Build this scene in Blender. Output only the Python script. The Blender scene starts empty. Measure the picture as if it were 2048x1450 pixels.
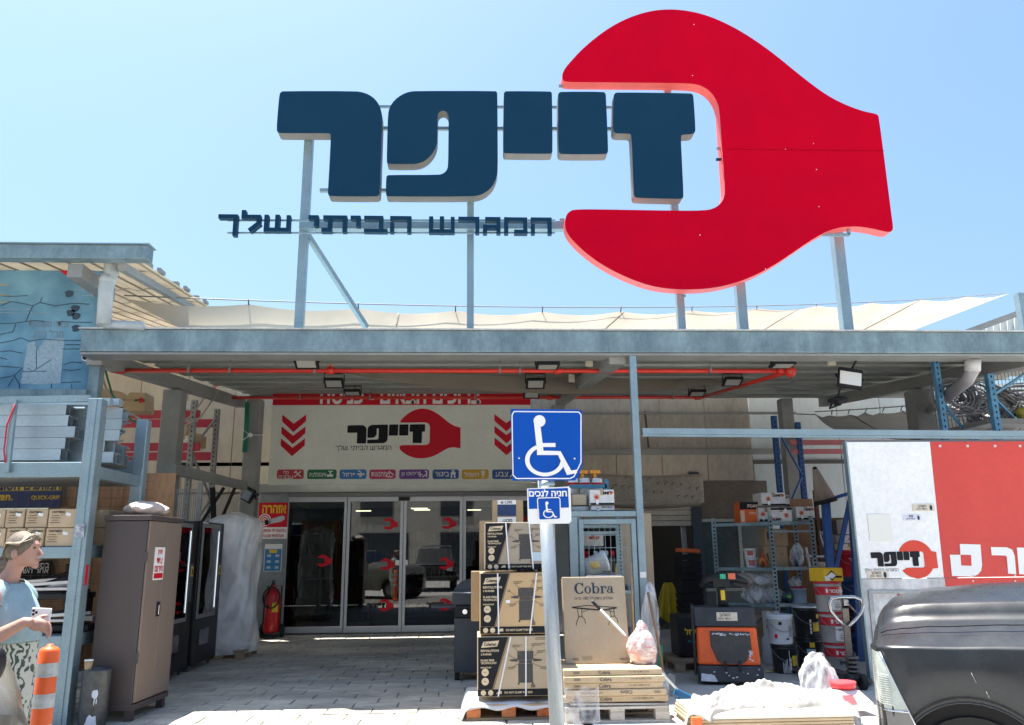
import bpy, math, random
from mathutils import Vector, Matrix, Euler, noise
random.seed(7)
SC = bpy.context.scene
COL = SC.collection
R = math.radians

# ---------------------------------------------------------------- camera
YAW, PITCH, ROLL, FPX, CX, CY, EYE = 2.9, 13.4, -0.6, 1600.0, 1024.0, 725.0, 1.6
_a, _b, _r = R(YAW), R(PITCH), R(ROLL)
_f = Vector((math.sin(_a)*math.cos(_b), math.cos(_a)*math.cos(_b), math.sin(_b)))
_x = Vector((math.cos(_a), -math.sin(_a), 0)); _u = _x.cross(_f)
CAMX = math.cos(_r)*_x + math.sin(_r)*_u
CAMU = -math.sin(_r)*_x + math.cos(_r)*_u
cd = bpy.data.cameras.new('camera'); cam = bpy.data.objects.new('camera', cd); COL.objects.link(cam)
cd.sensor_width = 36; cd.lens = FPX/2048*36; cd.clip_end = 2000; cd.clip_start = .05
m3 = Matrix((CAMX, CAMU, -_f)).transposed()
cam.matrix_world = Matrix.Translation((0, 0, EYE)) @ m3.to_4x4()
SC.camera = cam
# ---------------------------------------------------------------- sky, sun, exposure
SUN_EL, SUN_AZ = 75.0, -47.0        # azimuth from +Y, negative = towards -X (the sun stands behind the shop)
w = bpy.data.worlds.new('World'); SC.world = w; w.use_nodes = True
nt = w.node_tree; bg = nt.nodes['Background']
sk = nt.nodes.new('ShaderNodeTexSky'); sk.sky_type = 'NISHITA'; sk.sun_disc = False
sk.sun_elevation = R(SUN_EL); sk.sun_rotation = R(SUN_AZ); sk.air_density = 1.7; sk.dust_density = 3.4; sk.ozone_density = 10
nt.links.new(sk.outputs[0], bg.inputs[0]); bg.inputs[1].default_value = 0.074
sl = bpy.data.lights.new('sun', 'SUN'); sl.energy = 5.0; sl.angle = R(.5); sl.color = (1, .95, .87)
sun = bpy.data.objects.new('sun', sl); COL.objects.link(sun)
sd = Vector((math.sin(R(SUN_AZ))*math.cos(R(SUN_EL)), math.cos(R(SUN_AZ))*math.cos(R(SUN_EL)), math.sin(R(SUN_EL))))
sun.rotation_euler = sd.to_track_quat('Z', 'Y').to_euler(); sun.location = (0, 0, 30)
SC.view_settings.view_transform = 'Standard'; SC.view_settings.look = 'None'
SC.view_settings.gamma = 1; SC.view_settings.use_curve_mapping = False
SC.cycles.diffuse_bounces = 7
SC.view_settings.exposure = 1.65

# ---------------------------------------------------------------- measuring helpers
def P(u, v, Y):
    """point of the plane at depth Y that the photograph shows at pixel (u, v)"""
    d = _f + CAMX*((u-CX)/FPX) - CAMU*((v-CY)/FPX)
    return Vector((0, 0, EYE)) + d*(Y/d.y)
def G(u, v, z=0):
    d = _f + CAMX*((u-CX)/FPX) - CAMU*((v-CY)/FPX)
    return Vector((0, 0, EYE)) + d*((z-EYE)/d.z)
def X(u, Y, v=1100): return P(u, v, Y).x
def Z(v, Y, u=1000): return P(u, v, Y).z
V = Vector

# ---------------------------------------------------------------- materials
MATS = {}
def M(name, col, rough=.6, metal=0., var=.12, scale=8., bump=0., spec=.5, rand=0., emit=0., stretch=None, var2=None, coat=0.):
    if name in MATS: return MATS[name]
    m = bpy.data.materials.new(name); m.use_nodes = True; MATS[name] = m
    n = m.node_tree.nodes; l = m.node_tree.links; b = n['Principled BSDF']
    b.inputs['Roughness'].default_value = rough; b.inputs['Metallic'].default_value = metal
    b.inputs['Specular IOR Level'].default_value = spec; b.inputs['Coat Weight'].default_value = coat
    c = (*col, 1)
    m.diffuse_color = c
    if var == 0 and rand == 0:
        b.inputs['Base Color'].default_value = c
    else:
        tc = n.new('ShaderNodeTexCoord'); mp = n.new('ShaderNodeMapping'); l.new(tc.outputs['Object'], mp.inputs[0])
        if stretch: mp.inputs['Scale'].default_value = stretch
        nz = n.new('ShaderNodeTexNoise'); nz.inputs['Scale'].default_value = scale; nz.inputs['Detail'].default_value = 6; nz.inputs['Roughness'].default_value = .65
        l.new(mp.outputs[0], nz.inputs['Vector'])
        rp = n.new('ShaderNodeValToRGB'); rp.color_ramp.elements[0].position = .3; rp.color_ramp.elements[1].position = .72
        lo = tuple(max(0, x*(1-var)) for x in col) if var2 is None else var2
        hi = tuple(min(1, x*(1+var)) for x in col)
        rp.color_ramp.elements[0].color = (*lo, 1); rp.color_ramp.elements[1].color = (*hi, 1)
        l.new(nz.outputs['Fac'], rp.inputs[0]); out = rp.outputs[0]
        if rand:
            oi = n.new('ShaderNodeObjectInfo'); hs = n.new('ShaderNodeHueSaturation')
            mr = n.new('ShaderNodeMapRange'); mr.inputs[3].default_value = 1-rand; mr.inputs[4].default_value = 1+rand
            l.new(oi.outputs['Random'], mr.inputs[0]); l.new(mr.outputs[0], hs.inputs['Value']); l.new(out, hs.inputs['Color']); out = hs.outputs[0]
        l.new(out, b.inputs['Base Color'])
        mr2 = n.new('ShaderNodeMapRange'); mr2.inputs[3].default_value = max(.05, rough-.12); mr2.inputs[4].default_value = min(1, rough+.12)
        l.new(nz.outputs['Fac'], mr2.inputs[0]); l.new(mr2.outputs[0], b.inputs['Roughness'])
        if bump:
            bp = n.new('ShaderNodeBump'); bp.inputs['Strength'].default_value = bump; bp.inputs['Distance'].default_value = .01
            l.new(nz.outputs['Fac'], bp.inputs['Height']); l.new(bp.outputs[0], b.inputs['Normal'])
    if emit:
        b.inputs['Emission Color'].default_value = c; b.inputs['Emission Strength'].default_value = emit
    return m

def stained(name, base, stain, amount=.5, scale=1.2, rough=.7, metal=0., streak=(1, 1, 1), fine=30., bump=.1, detail_dark=.75, rand=0., world=False):
    """base colour with large soft stains and a fine grain: steel, concrete, walls"""
    if name in MATS: return MATS[name]
    m = bpy.data.materials.new(name); m.use_nodes = True; MATS[name] = m
    n = m.node_tree.nodes; l = m.node_tree.links; b = n['Principled BSDF']; m.diffuse_color = (*base, 1)
    tc = n.new('ShaderNodeTexCoord'); mp = n.new('ShaderNodeMapping'); mp.inputs['Scale'].default_value = streak
    l.new(n.new('ShaderNodeNewGeometry').outputs['Position'] if world else tc.outputs['Object'], mp.inputs[0])
    n1 = n.new('ShaderNodeTexNoise'); n1.inputs['Scale'].default_value = scale; n1.inputs['Detail'].default_value = 8; n1.inputs['Roughness'].default_value = .7
    n2 = n.new('ShaderNodeTexNoise'); n2.inputs['Scale'].default_value = fine; n2.inputs['Detail'].default_value = 4
    l.new(mp.outputs[0], n1.inputs['Vector']); l.new(mp.outputs[0], n2.inputs['Vector'])
    rp = n.new('ShaderNodeValToRGB'); rp.color_ramp.elements[0].position = .5-.22*amount-.02; rp.color_ramp.elements[1].position = .5+.22*amount
    rp.color_ramp.elements[0].color = (*stain, 1); rp.color_ramp.elements[1].color = (*base, 1)
    l.new(n1.outputs['Fac'], rp.inputs[0])
    mx = n.new('ShaderNodeMix'); mx.data_type = 'RGBA'; mx.blend_type = 'MULTIPLY'; mx.inputs[0].default_value = 1
    r2 = n.new('ShaderNodeValToRGB'); r2.color_ramp.elements[0].position = .3; r2.color_ramp.elements[1].position = .6
    r2.color_ramp.elements[0].color = (detail_dark,)*3+(1,); r2.color_ramp.elements[1].color = (1, 1, 1, 1)
    l.new(n2.outputs['Fac'], r2.inputs[0]); l.new(rp.outputs[0], mx.inputs[6]); l.new(r2.outputs[0], mx.inputs[7])
    out = mx.outputs[2]
    if rand:
        oi = n.new('ShaderNodeObjectInfo'); hs = n.new('ShaderNodeHueSaturation')
        mr = n.new('ShaderNodeMapRange'); mr.inputs[3].default_value = 1-rand; mr.inputs[4].default_value = 1+rand
        l.new(oi.outputs['Random'], mr.inputs[0]); l.new(mr.outputs[0], hs.inputs['Value']); l.new(out, hs.inputs['Color']); out = hs.outputs[0]
    l.new(out, b.inputs['Base Color'])
    b.inputs['Roughness'].default_value = rough; b.inputs['Metallic'].default_value = metal
    if bump:
        bp = n.new('ShaderNodeBump'); bp.inputs['Strength'].default_value = bump; bp.inputs['Distance'].default_value = .008
        l.new(n2.outputs['Fac'], bp.inputs['Height']); l.new(bp.outputs[0], b.inputs['Normal'])
    return m

def glass_mat(name, tint=(.5, .55, .55), gloss=.06, rough=.0):
    if name in MATS: return MATS[name]
    m = bpy.data.materials.new(name); m.use_nodes = True; MATS[name] = m
    n = m.node_tree.nodes; l = m.node_tree.links; o = n['Material Output']
    t = n.new('ShaderNodeBsdfTransparent'); t.inputs[0].default_value = (*tint, 1)
    g = n.new('ShaderNodeBsdfGlossy'); g.inputs['Roughness'].default_value = rough
    fr = n.new('ShaderNodeFresnel'); fr.inputs[0].default_value = 1.5
    ad = n.new('ShaderNodeMath'); ad.operation = 'ADD'; ad.inputs[1].default_value = gloss; l.new(fr.outputs[0], ad.inputs[0])
    mx = n.new('ShaderNodeMixShader'); l.new(ad.outputs[0], mx.inputs[0]); l.new(t.outputs[0], mx.inputs[1]); l.new(g.outputs[0], mx.inputs[2])
    l.new(mx.outputs[0], o.inputs[0]); return m

def film_mat(name, col=(.8, .8, .8), opacity=.45, scale=6, detail=7, bump=.45):
    """thin crumpled plastic film: partly clear, partly milky, glossy"""
    if name in MATS: return MATS[name]
    m = bpy.data.materials.new(name); m.use_nodes = True; MATS[name] = m
    n = m.node_tree.nodes; l = m.node_tree.links; o = n['Material Output']; b = n['Principled BSDF']
    b.inputs['Base Color'].default_value = (*col, 1); b.inputs['Roughness'].default_value = .22
    tc = n.new('ShaderNodeTexCoord'); mp = n.new('ShaderNodeMapping'); mp.inputs['Scale'].default_value = (1, 1, .45); mp.inputs['Rotation'].default_value = (.3, .5, .2)
    l.new(tc.outputs['Object'], mp.inputs[0])
    nz = n.new('ShaderNodeTexNoise'); nz.inputs['Scale'].default_value = scale; nz.inputs['Detail'].default_value = detail; nz.inputs['Distortion'].default_value = .8
    l.new(mp.outputs[0], nz.inputs['Vector'])
    bp = n.new('ShaderNodeBump'); bp.inputs['Strength'].default_value = bump; bp.inputs['Distance'].default_value = .02
    l.new(nz.outputs['Fac'], bp.inputs['Height']); l.new(bp.outputs[0], b.inputs['Normal'])
    t = n.new('ShaderNodeBsdfTransparent')
    mr = n.new('ShaderNodeMapRange'); mr.inputs[1].default_value = .3; mr.inputs[2].default_value = .7
    mr.inputs[3].default_value = max(.05, opacity-.3); mr.inputs[4].default_value = min(1, opacity+.3)
    l.new(nz.outputs['Fac'], mr.inputs[0])
    mx = n.new('ShaderNodeMixShader'); l.new(mr.outputs[0], mx.inputs[0]); l.new(t.outputs[0], mx.inputs[1]); l.new(b.outputs[0], mx.inputs[2])
    l.new(mx.outputs[0], o.inputs[0]); return m

def cloth_mat(name, col, trans=.5, scale=40):
    """woven shade cloth: light comes through it"""
    if name in MATS: return MATS[name]
    m = bpy.data.materials.new(name); m.use_nodes = True; MATS[name] = m
    n = m.node_tree.nodes; l = m.node_tree.links; o = n['Material Output']
    tc = n.new('ShaderNodeTexCoord'); nz = n.new('ShaderNodeTexNoise'); nz.inputs['Scale'].default_value = 1.3; nz.inputs['Detail'].default_value = 8
    l.new(tc.outputs['Object'], nz.inputs['Vector'])
    rp = n.new('ShaderNodeValToRGB'); rp.color_ramp.elements[0].position = .3; rp.color_ramp.elements[1].position = .7
    rp.color_ramp.elements[0].color = (*[c*.84 for c in col], 1); rp.color_ramp.elements[1].color = (*col, 1); l.new(nz.outputs['Fac'], rp.inputs[0])
    d = n.new('ShaderNodeBsdfDiffuse'); t = n.new('ShaderNodeBsdfTranslucent'); mx = n.new('ShaderNodeMixShader'); mx.inputs[0].default_value = trans
    l.new(rp.outputs[0], d.inputs[0]); l.new(rp.outputs[0], t.inputs[0]); l.new(d.outputs[0], mx.inputs[1]); l.new(t.outputs[0], mx.inputs[2])
    l.new(mx.outputs[0], o.inputs[0]); return m

GALV = stained('galvanized_steel', (.33, .44, .48), (.24, .33, .37), .9, 2.2, .48, .55, fine=60, bump=.02, detail_dark=.85)
GALVB = stained('weathered_galvanized', (.155, .225, .255), (.27, .37, .40), .45, 2.4, .5, .35, (1, 1, .55), fine=25, bump=.04, detail_dark=.84)
GALVD = stained('dark_galvanized', (.33, .34, .33), (.24, .25, .24), .9, 1.5, .6, .25, fine=40, bump=.03, detail_dark=.85)
DECK = stained('deck_sheet', (.36, .38, .345), (.22, .235, .21), .8, 1.0, .55, .2, (.6, 1, 1), fine=25, bump=.03, detail_dark=.85)
ALU = M('brushed_aluminium', (.52, .53, .54), .4, .7, .06)
NAVY = stained('navy_sign_face', (.005, .036, .075), (.006, .040, .080), .5, 1.0, .5, 0, (1, 1, 1), fine=24, bump=0, detail_dark=.97)
NAVY.node_tree.nodes['Principled BSDF'].inputs['Specular IOR Level'].default_value = .12
SIGNRED = stained('red_sign_face', (.54, .0004, .017), (.49, .0004, .018), .5, .9, .5, 0, (1, 1, 1), fine=20, bump=0, detail_dark=.98)
SIGNRED.node_tree.nodes['Principled BSDF'].inputs['Specular IOR Level'].default_value = .04
SIDEBEIGE = M('beige_letter_side', (.16, .152, .14), .6)
SIDERED = M('red_sign_side', (.85, .1, .09), .5)
RED = M('red_paint', (.55, .03, .03), .45)
PIPERED = M('sprinkler_red', (.62, .035, .02), .42, 0, .15, 5)
BLACK = M('black_plastic', (.016, .016, .018), .45, 0, .2, spec=.3)
BLACKM = M('matt_black', (.018, .018, .02), .7, spec=.2)
DKGREY = M('dark_grey', (.07, .075, .08), .55)
MIDGREY = M('mid_grey', (.22, .22, .22), .6)
WHITE = M('white_paint', (.74, .78, .78), .5, 0, .04)
DIRTYWHITE = stained('dirty_white', (.72, .72, .7), (.6, .59, .56), .6, 1.5, .55, fine=18, detail_dark=.88)
PRINTW = M('print_white', (.82, .82, .8), .55, 0, 0, spec=.2)
PRINTK = M('print_black', (.016, .017, .02), .6, 0, 0, spec=.15)
PRINTN = M('print_navy', (.03, .05, .08), .6, 0, 0, spec=.15)
PRINTR = M('print_red', (.6, .012, .03), .5, 0, 0, spec=.2)
PRINTY = M('print_yellow', (.75, .5, .02), .5, 0, 0)
KRAFT = stained('kraft_cardboard', (.43, .31, .18), (.36, .26, .145), .8, 3, .85, fine=60, bump=.04, detail_dark=.9, rand=.12)
KRAFTG = stained('grey_kraft', (.44, .355, .25), (.39, .315, .22), .7, 2, .85, fine=60, bump=.04, detail_dark=.92, rand=.04)
PALEKRAFT = stained('pale_kraft', (.56, .43, .28), (.48, .36, .22), .7, 3, .85, fine=60, bump=.04, detail_dark=.9, rand=.08)
WOOD = stained('pallet_wood', (.45, .34, .22), (.3, .22, .14), .9, 3, .85, 0, (1, 6, 6), fine=30, bump=.15, detail_dark=.75, rand=.15)
PLY = stained('plywood', (.42, .24, .12), (.33, .18, .09), .8, 2, .75, 0, (1, 1, .25), fine=30, bump=.05)
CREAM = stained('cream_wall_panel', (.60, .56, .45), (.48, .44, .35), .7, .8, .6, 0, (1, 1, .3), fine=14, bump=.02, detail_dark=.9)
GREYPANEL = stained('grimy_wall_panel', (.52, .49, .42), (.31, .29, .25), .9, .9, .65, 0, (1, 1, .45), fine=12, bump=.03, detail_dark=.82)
SKYWALL = stained('sky_tinted_wall', (.60, .66, .68), (.5, .56, .58), .6, .8, .6, 0, (1, 1, .3), fine=14, bump=.02, detail_dark=.93)  # the blue of the sky light is put into this wall colour
SAIL = cloth_mat('shade_cloth', (.52, .46, .38), .5)
SAILW = cloth_mat('white_shade_cloth', (.5, .48, .44), .45)
CLEARROOF = cloth_mat('translucent_roof_sheet', (.62, .57, .48), .45)
FILM = film_mat('stretch_film', (.97, .99, 1.0), .62, 3.2, 4, .4)
BAGFILM = film_mat('clear_bag_film', (.88, .9, .93), .34, 7, 4, .3)
GLASS = glass_mat('shop_glass', (.42, .46, .46), .05)
GLASSV = glass_mat('vending_glass', (.55, .6, .62), .1)
BLUE = M('rack_blue', (.02, .09, .28), .5, .0, .2, 10)
LTBLUE = M('light_rack_blue', (.12, .35, .58), .45, .1, .2, 10)
ORANGE = M('orange_plastic', (.75, .14, .03), .45, 0, .1)
YELLOW = M('yellow', (.75, .48, .02), .5)
RUBBER = M('rubber', (.02, .02, .02), .8)
CHROME = M('chrome', (.6, .62, .65), .15, 1., .1)

# ---------------------------------------------------------------- mesh helpers
OFF = {}
STUFFY = {'punched_slots', 'tan_print', 'small_print', 'cooling_fins', 'pictograms', 'white_drips', 'paint_scratches', 'carton_print', 'dent_shade', 'scratches', 'lens_ridges', 'screw', 'hole', 'hazard_print', 'hair_strands', 'bristles', 'splash_and_sun_patch', 'tab_print', 'ring_clip', 'sticker_print', 'teal_print'}
class MB:
    def __init__(s): s.v = []; s.f = []; s.sm = []
    def add(s, vs, fs, smooth=False):
        k = len(s.v); s.v += [V(p) for p in vs]
        for f in fs: s.f.append(tuple(i+k for i in f)); s.sm.append(smooth)
        return s
    def box(s, a, b):
        x0, y0, z0 = a; x1, y1, z1 = b
        return s.hexa([(x0, y0, z0), (x1, y0, z0), (x1, y1, z0), (x0, y1, z0), (x0, y0, z1), (x1, y0, z1), (x1, y1, z1), (x0, y1, z1)])
    def hexa(s, p):
        return s.add(p, [(0, 3, 2, 1), (4, 5, 6, 7), (0, 1, 5, 4), (1, 2, 6, 5), (2, 3, 7, 6), (3, 0, 4, 7)])
    def cbox(s, c, sz, rot=None):
        h = V(sz)/2; m = rot if rot is not None else Matrix.Identity(3)
        if isinstance(m, (tuple, list)): m = Euler([R(q) for q in m]).to_matrix()
        return s.hexa([V(c)+m @ V((a*h.x, b*h.y, d*h.z)) for d in (-1, 1) for a, b in ((-1, -1), (1, -1), (1, 1), (-1, 1))])
    def bar(s, p, q, w, h=None, up=(0, 0, 1)):
        p, q = V(p), V(q); h = w if h is None else h; d = (q-p).normalized(); up = V(up)
        if abs(d.dot(up)) > .98: up = V((0, 1, 0))
        sx = d.cross(up).normalized(); sy = sx.cross(d)
        c = [sx*(w/2*a)+sy*(h/2*b) for a, b in ((-1, -1), (1, -1), (1, 1), (-1, 1))]
        return s.hexa([p+k for k in c]+[q+k for k in c])
    def tube(s, pts, r, n=8, closed=False, cap=True):
        pts = [V(p) for p in pts]; N = len(pts); rs = r if isinstance(r, (list, tuple)) else [r]*N
        vs = []; prev = None
        for i, p in enumerate(pts):
            a = pts[i-1] if (i > 0 or closed) else p; b = pts[(i+1) % N] if (i < N-1 or closed) else p
            d = (b-a).normalized()
            if prev is None:
                t = V((0, 0, 1)) if abs(d.z) < .9 else V((1, 0, 0)); sx = d.cross(t).normalized()
            else:
                sx = (prev-d*prev.dot(d)).normalized()
            prev = sx; sy = d.cross(sx)
            for k in range(n):
                t = 2*math.pi*k/n; vs.append(p+(sx*math.cos(t)+sy*math.sin(t))*rs[i])
        fs = []
        for i in range(N if closed else N-1):
            j = (i+1) % N
            for k in range(n): fs.append((i*n+k, i*n+(k+1) % n, j*n+(k+1) % n, j*n+k))
        s.add(vs, fs, True)
        if cap and not closed:
            k0 = len(s.v)-len(vs)
            s.f.append(tuple(k0+k for k in range(n))[::-1]); s.sm.append(False)
            s.f.append(tuple(k0+(N-1)*n+k for k in range(n))); s.sm.append(False)
        return s
    def loft(s, rings, cap=True, smooth=True):
        n = len(rings[0]); vs = [p for r in rings for p in r]; fs = []
        for i in range(len(rings)-1):
            for k in range(n): fs.append((i*n+k, i*n+(k+1) % n, (i+1)*n+(k+1) % n, (i+1)*n+k))
        k0 = len(s.v); s.add(vs, fs, smooth)
        if cap:
            s.f.append(tuple(k0+k for k in range(n))[::-1]); s.sm.append(False)
            s.f.append(tuple(k0+(len(rings)-1)*n+k for k in range(n))); s.sm.append(False)
        return s
    def lathe(s, prof, c=(0, 0, 0), n=20, rot=None, cap=True):
        m = rot if rot is not None else Matrix.Identity(3); c = V(c)
        return s.loft([[c+m @ V((r*math.cos(2*math.pi*k/n), r*math.sin(2*math.pi*k/n), z)) for k in range(n)] for r, z in prof], cap)
    def ball(s, c, r, n=10, m=7, rot=None):
        r = (r, r, r) if not isinstance(r, (tuple, list)) else r; mt = rot if rot is not None else Matrix.Identity(3)
        rings = []
        for i in range(m+1):
            t = math.pi*(i/m); t = min(max(t, .02), math.pi-.02)
            rings.append([V(c)+mt @ V((r[0]*math.sin(t)*math.cos(2*math.pi*k/n), r[1]*math.sin(t)*math.sin(2*math.pi*k/n), -r[2]*math.cos(t))) for k in range(n)])
        return s.loft(rings)
    def prism(s, poly, o, ux, uy, dep=None):
        o, ux, uy = V(o), V(ux), V(uy); n = len(poly); a = [o+ux*p[0]+uy*p[1] for p in poly]
        if dep is None: return s.add(a, [tuple(range(n))])
        dep = V(dep)
        return s.add(a+[p+dep for p in a], [tuple(range(n)), tuple(range(n, 2*n))[::-1]]+[(i, i+n, (i+1) % n+n, (i+1) % n) for i in range(n)])
    def grid(s, nx, ny, fn, smooth=True):
        vs = [fn(i/nx, j/ny) for j in range(ny+1) for i in range(nx+1)]
        return s.add(vs, [(j*(nx+1)+i, j*(nx+1)+i+1, (j+1)*(nx+1)+i+1, (j+1)*(nx+1)+i) for j in range(ny) for i in range(nx)], smooth)
    def build(s, name, mat, parent=None, bevel=0, kind=None, label=None, solid=0, sub=0, segs=2):
        me = bpy.data.meshes.new(name)
        if parent is not None: off = OFF[parent.name]
        else:
            lo = V([min(p[i] for p in s.v) for i in range(3)]); hi = V([max(p[i] for p in s.v) for i in range(3)])
            off = V(((lo.x+hi.x)/2, (lo.y+hi.y)/2, lo.z))
        me.from_pydata([p-off for p in s.v], [], s.f); me.polygons.foreach_set('use_smooth', s.sm)
        me.materials.append(mat); me.update()
        o = bpy.data.objects.new(name, me); COL.objects.link(o); OFF[o.name] = off
        if parent is not None: o.parent = parent
        else: o.location = off
        if solid: k = o.modifiers.new('s', 'SOLIDIFY'); k.thickness = solid; k.offset = 0
        if sub: k = o.modifiers.new('u', 'SUBSURF'); k.levels = sub; k.render_levels = sub
        if bevel: k = o.modifiers.new('b', 'BEVEL'); k.width = bevel; k.segments = segs; k.limit_method = 'ANGLE'
        if name in STUFFY: kind = 'stuff'
        if kind: o['kind'] = kind
        if label: o['label'] = label
        return o

def thing(name, label, cat, loc=(0, 0, 0), group=None, rz=0):
    o = bpy.data.objects.new(name, None); COL.objects.link(o); o.location = loc; o.empty_display_size = .1
    o['label'] = label; o['category'] = cat
    if group: o['group'] = group
    OFF[o.name] = V(loc); return o
def tag(o, label, cat, group=None):
    o['label'] = label; o['category'] = cat
    if group: o['group'] = group
    return o
def copy_tree(o, loc=None, rz=None, parent=None, label=None, group=None):
    c = o.copy(); COL.objects.link(c); c.parent = parent; OFF[c.name] = OFF[o.name]
    if loc is not None: c.location = loc; OFF[c.name] = V(loc)
    if rz is not None: c.rotation_euler = (0, 0, rz)
    if label: c['label'] = label
    if group: c['group'] = group
    for ch in [k for k in COL.objects if k.parent == o]: copy_tree(ch, parent=c)
    return c
def structure(mb, name, mat, parent=None, **k): return mb.build(name, mat, parent, kind='structure', **k)

# ---------------------------------------------------------------- lettering
TXT = {}
def text_mesh(s, bold):
    if (s, bold) not in TXT:
        c = bpy.data.curves.new('t', 'FONT'); c.body = s; c.offset = bold; c.resolution_u = 2; c.size = 1
        o = bpy.data.objects.new('t', c); me = bpy.data.meshes.new_from_object(o)
        vs = [v.co.copy() for v in me.vertices]; fs = [tuple(p.vertices) for p in me.polygons]
        bpy.data.objects.remove(o); bpy.data.curves.remove(c); bpy.data.meshes.remove(me)
        TXT[(s, bold)] = (vs, fs)
    return TXT[(s, bold)]
def H(s): return s[::-1]            # Hebrew runs from right to left
def lettering(mb, s, c, h, ux=(1, 0, 0), uy=(0, 0, 1), w=None, bold=.012, al='C', maxw=None):
    """adds flat lettering centred on c, h tall (whole extent), optionally fitted to width w"""
    vs, fs = text_mesh(s, bold)
    if not vs: return mb
    x0 = min(v.x for v in vs); x1 = max(v.x for v in vs); y0 = min(v.y for v in vs); y1 = max(v.y for v in vs)
    sy = h/(y1-y0); sx = sy if w is None else w/(x1-x0)
    if maxw and sx*(x1-x0) > maxw: sx = maxw/(x1-x0)
    ax = {'C': (x0+x1)/2, 'L': x0, 'R': x1}[al]; ux, uy = V(ux), V(uy)
    return mb.add([V(c)+ux*((v.x-ax)*sx)+uy*((v.y-(y0+y1)/2)*sy) for v in vs], fs)
# squared stroke alphabet of the tag line: width and polylines (unit height)
STROKE = {'ה': (.75, [[(0, 1), (.75, 1), (.75, 0)], [(0, 0), (0, .5)]]), 'מ': (.85, [[(0, 0), (0, 1), (.85, 1), (.85, 0), (.45, 0)]]),
          'ג': (.6, [[(.1, 1), (.6, 1), (.6, 0)], [(.6, .38), (0, .38), (0, 0)]]), 'ר': (.75, [[(0, 1), (.75, 1), (.75, 0)]]),
          'ש': (.95, [[(0, 1), (0, 0), (.95, 0), (.95, 1)], [(.475, 1), (.475, 0)]]), 'ב': (.8, [[(0, 1), (.65, 1), (.65, 0)], [(0, 0), (.85, 0)]]),
          'י': (.25, [[(0, 1), (.25, 1), (.25, .45)]]), 'ת': (.9, [[(.05, 1), (.9, 1), (.9, 0)], [(.25, 1), (.25, 0), (0, 0)]]),
          'ל': (.65, [[(0, 1.35), (0, 1), (.65, 1), (.65, .45), (.35, 0)]]), 'ך': (.65, [[(0, 1), (.65, 1), (.65, -.35)]])}
TAG = 'המגרש הביתי שלך'
def tag_runs():
    """strokes of the tag line from left to right with x offsets; total width"""
    x = 0; out = []
    for ch in TAG[::-1]:
        if ch == ' ': x += .62; continue
        w_, pl = STROKE[ch]; out.append((ch, x, pl)); x += w_+.34
    return out, x-.34
# ---------------------------------------------------------------- logo outlines (sign plane, metres)
YS = 10.6
def c3(q): return [P(1080+x/2.416, y/2.416, YS) for x, y in q]
def c2(q): return [P(540+x/3.531, 160+y/3.531, YS) for x, y in q]
WRENCH = c3([(106,360),(110,385),(122,396),(300,397),(600,400),(720,402),(770,410),(810,430),(840,462),(860,500),(868,540),(880,720),(893,900),(893,940),(880,975),(850,1003),(800,1018),(600,1017),(400,1013),(170,1010),(140,1022),(124,1045),(120,1080),(125,1110),(140,1140),(180,1185),(250,1245),(330,1297),(430,1345),(520,1377),(600,1393),(690,1399),(780,1397),(870,1386),(960,1362),(1040,1330),(1130,1283),(1220,1222),(1310,1160),(1390,1115),(1460,1096),(1530,1093),(1600,1102),(1660,1117),(1688,1121),(1702,1116),(1707,1100),(1700,1050),(1660,735),(1638,570),(1634,556),(1620,549),(1560,537),(1480,508),(1400,468),(1330,420),(1240,350),(1150,275),(1060,208),(970,150),(880,103),(790,68),(700,49),(620,44),(540,51),(450,76),(360,118),(280,172),(200,240),(150,295),(120,330)])
def chaikin(p, n=1):
    for _ in range(n): p = [q for a, b in zip(p, p[1:]+p[:1]) for q in (a*.75+b*.25, a*.25+b*.75)]
    return p
WRENCH = chaikin(WRENCH, 2)
LETTERS = [c2([(66,105),(75,85),(95,78),(600,78),(665,88),(720,115),(760,155),(785,210),(793,270),(785,500),(776,800),(765,815),(750,822),(425,820),(412,810),(408,795),(420,600),(430,390),(425,380),(415,375),(75,375),(55,370),(46,350),(55,220)]),
 c2([(833,240),(845,190),(880,140),(930,103),(980,83),(1030,77),(1590,77),(1602,85),(1606,100),(1608,400),(1609,640),(1600,690),(1575,745),(1535,785),(1490,810),(1430,822),(835,822),(822,815),(818,800),(820,690),(826,676),(840,670),(1190,670),(1225,660),(1250,635),(1258,600),(1260,400),(1262,265),(1255,235),(1240,220),(1222,215),(1203,220),(1188,235),(1183,260),(1182,430),(1170,480),(1140,530),(1095,570),(1050,588),(1000,593),(840,592),(828,585),(824,570),(828,400)]),
 c2([(1650,100),(1657,83),(1672,78),(1975,80),(1988,86),(1992,102),(1996,500),(1990,515),(1975,521),(1665,518),(1652,512),(1648,495)]),
 c3([(86,460),(92,447),(105,443),(305,443),(316,450),(319,465),(330,725),(326,740),(312,745),(105,745),(93,738),(90,722)]),
 c3([(356,462),(362,450),(375,446),(725,450),(738,456),(742,470),(752,625),(748,640),(735,648),(688,650),(680,658),(687,800),(694,945),(690,957),(678,961),(470,956),(458,950),(453,935),(443,660),(438,648),(428,645),(370,645),(358,638),(352,622)])]
LETTERS = [chaikin(q) for q in LETTERS]
LX0 = min(p.x for p in LETTERS[0]); LX1 = max(p.x for p in WRENCH); LZ0 = min(p.z for p in WRENCH); LZ1 = max(p.z for p in WRENCH)
LW, LH = LX1-LX0, LZ1-LZ0
VSQ = .445/(LH/LW)      # printed logos are flatter than the rooftop sign
def logo_poly(pts, o, ux, uy, s):
    return [V(o)+V(ux)*((p.x-LX0)*s)+V(uy)*((p.z-LZ0)*s*VSQ) for p in pts]
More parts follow.
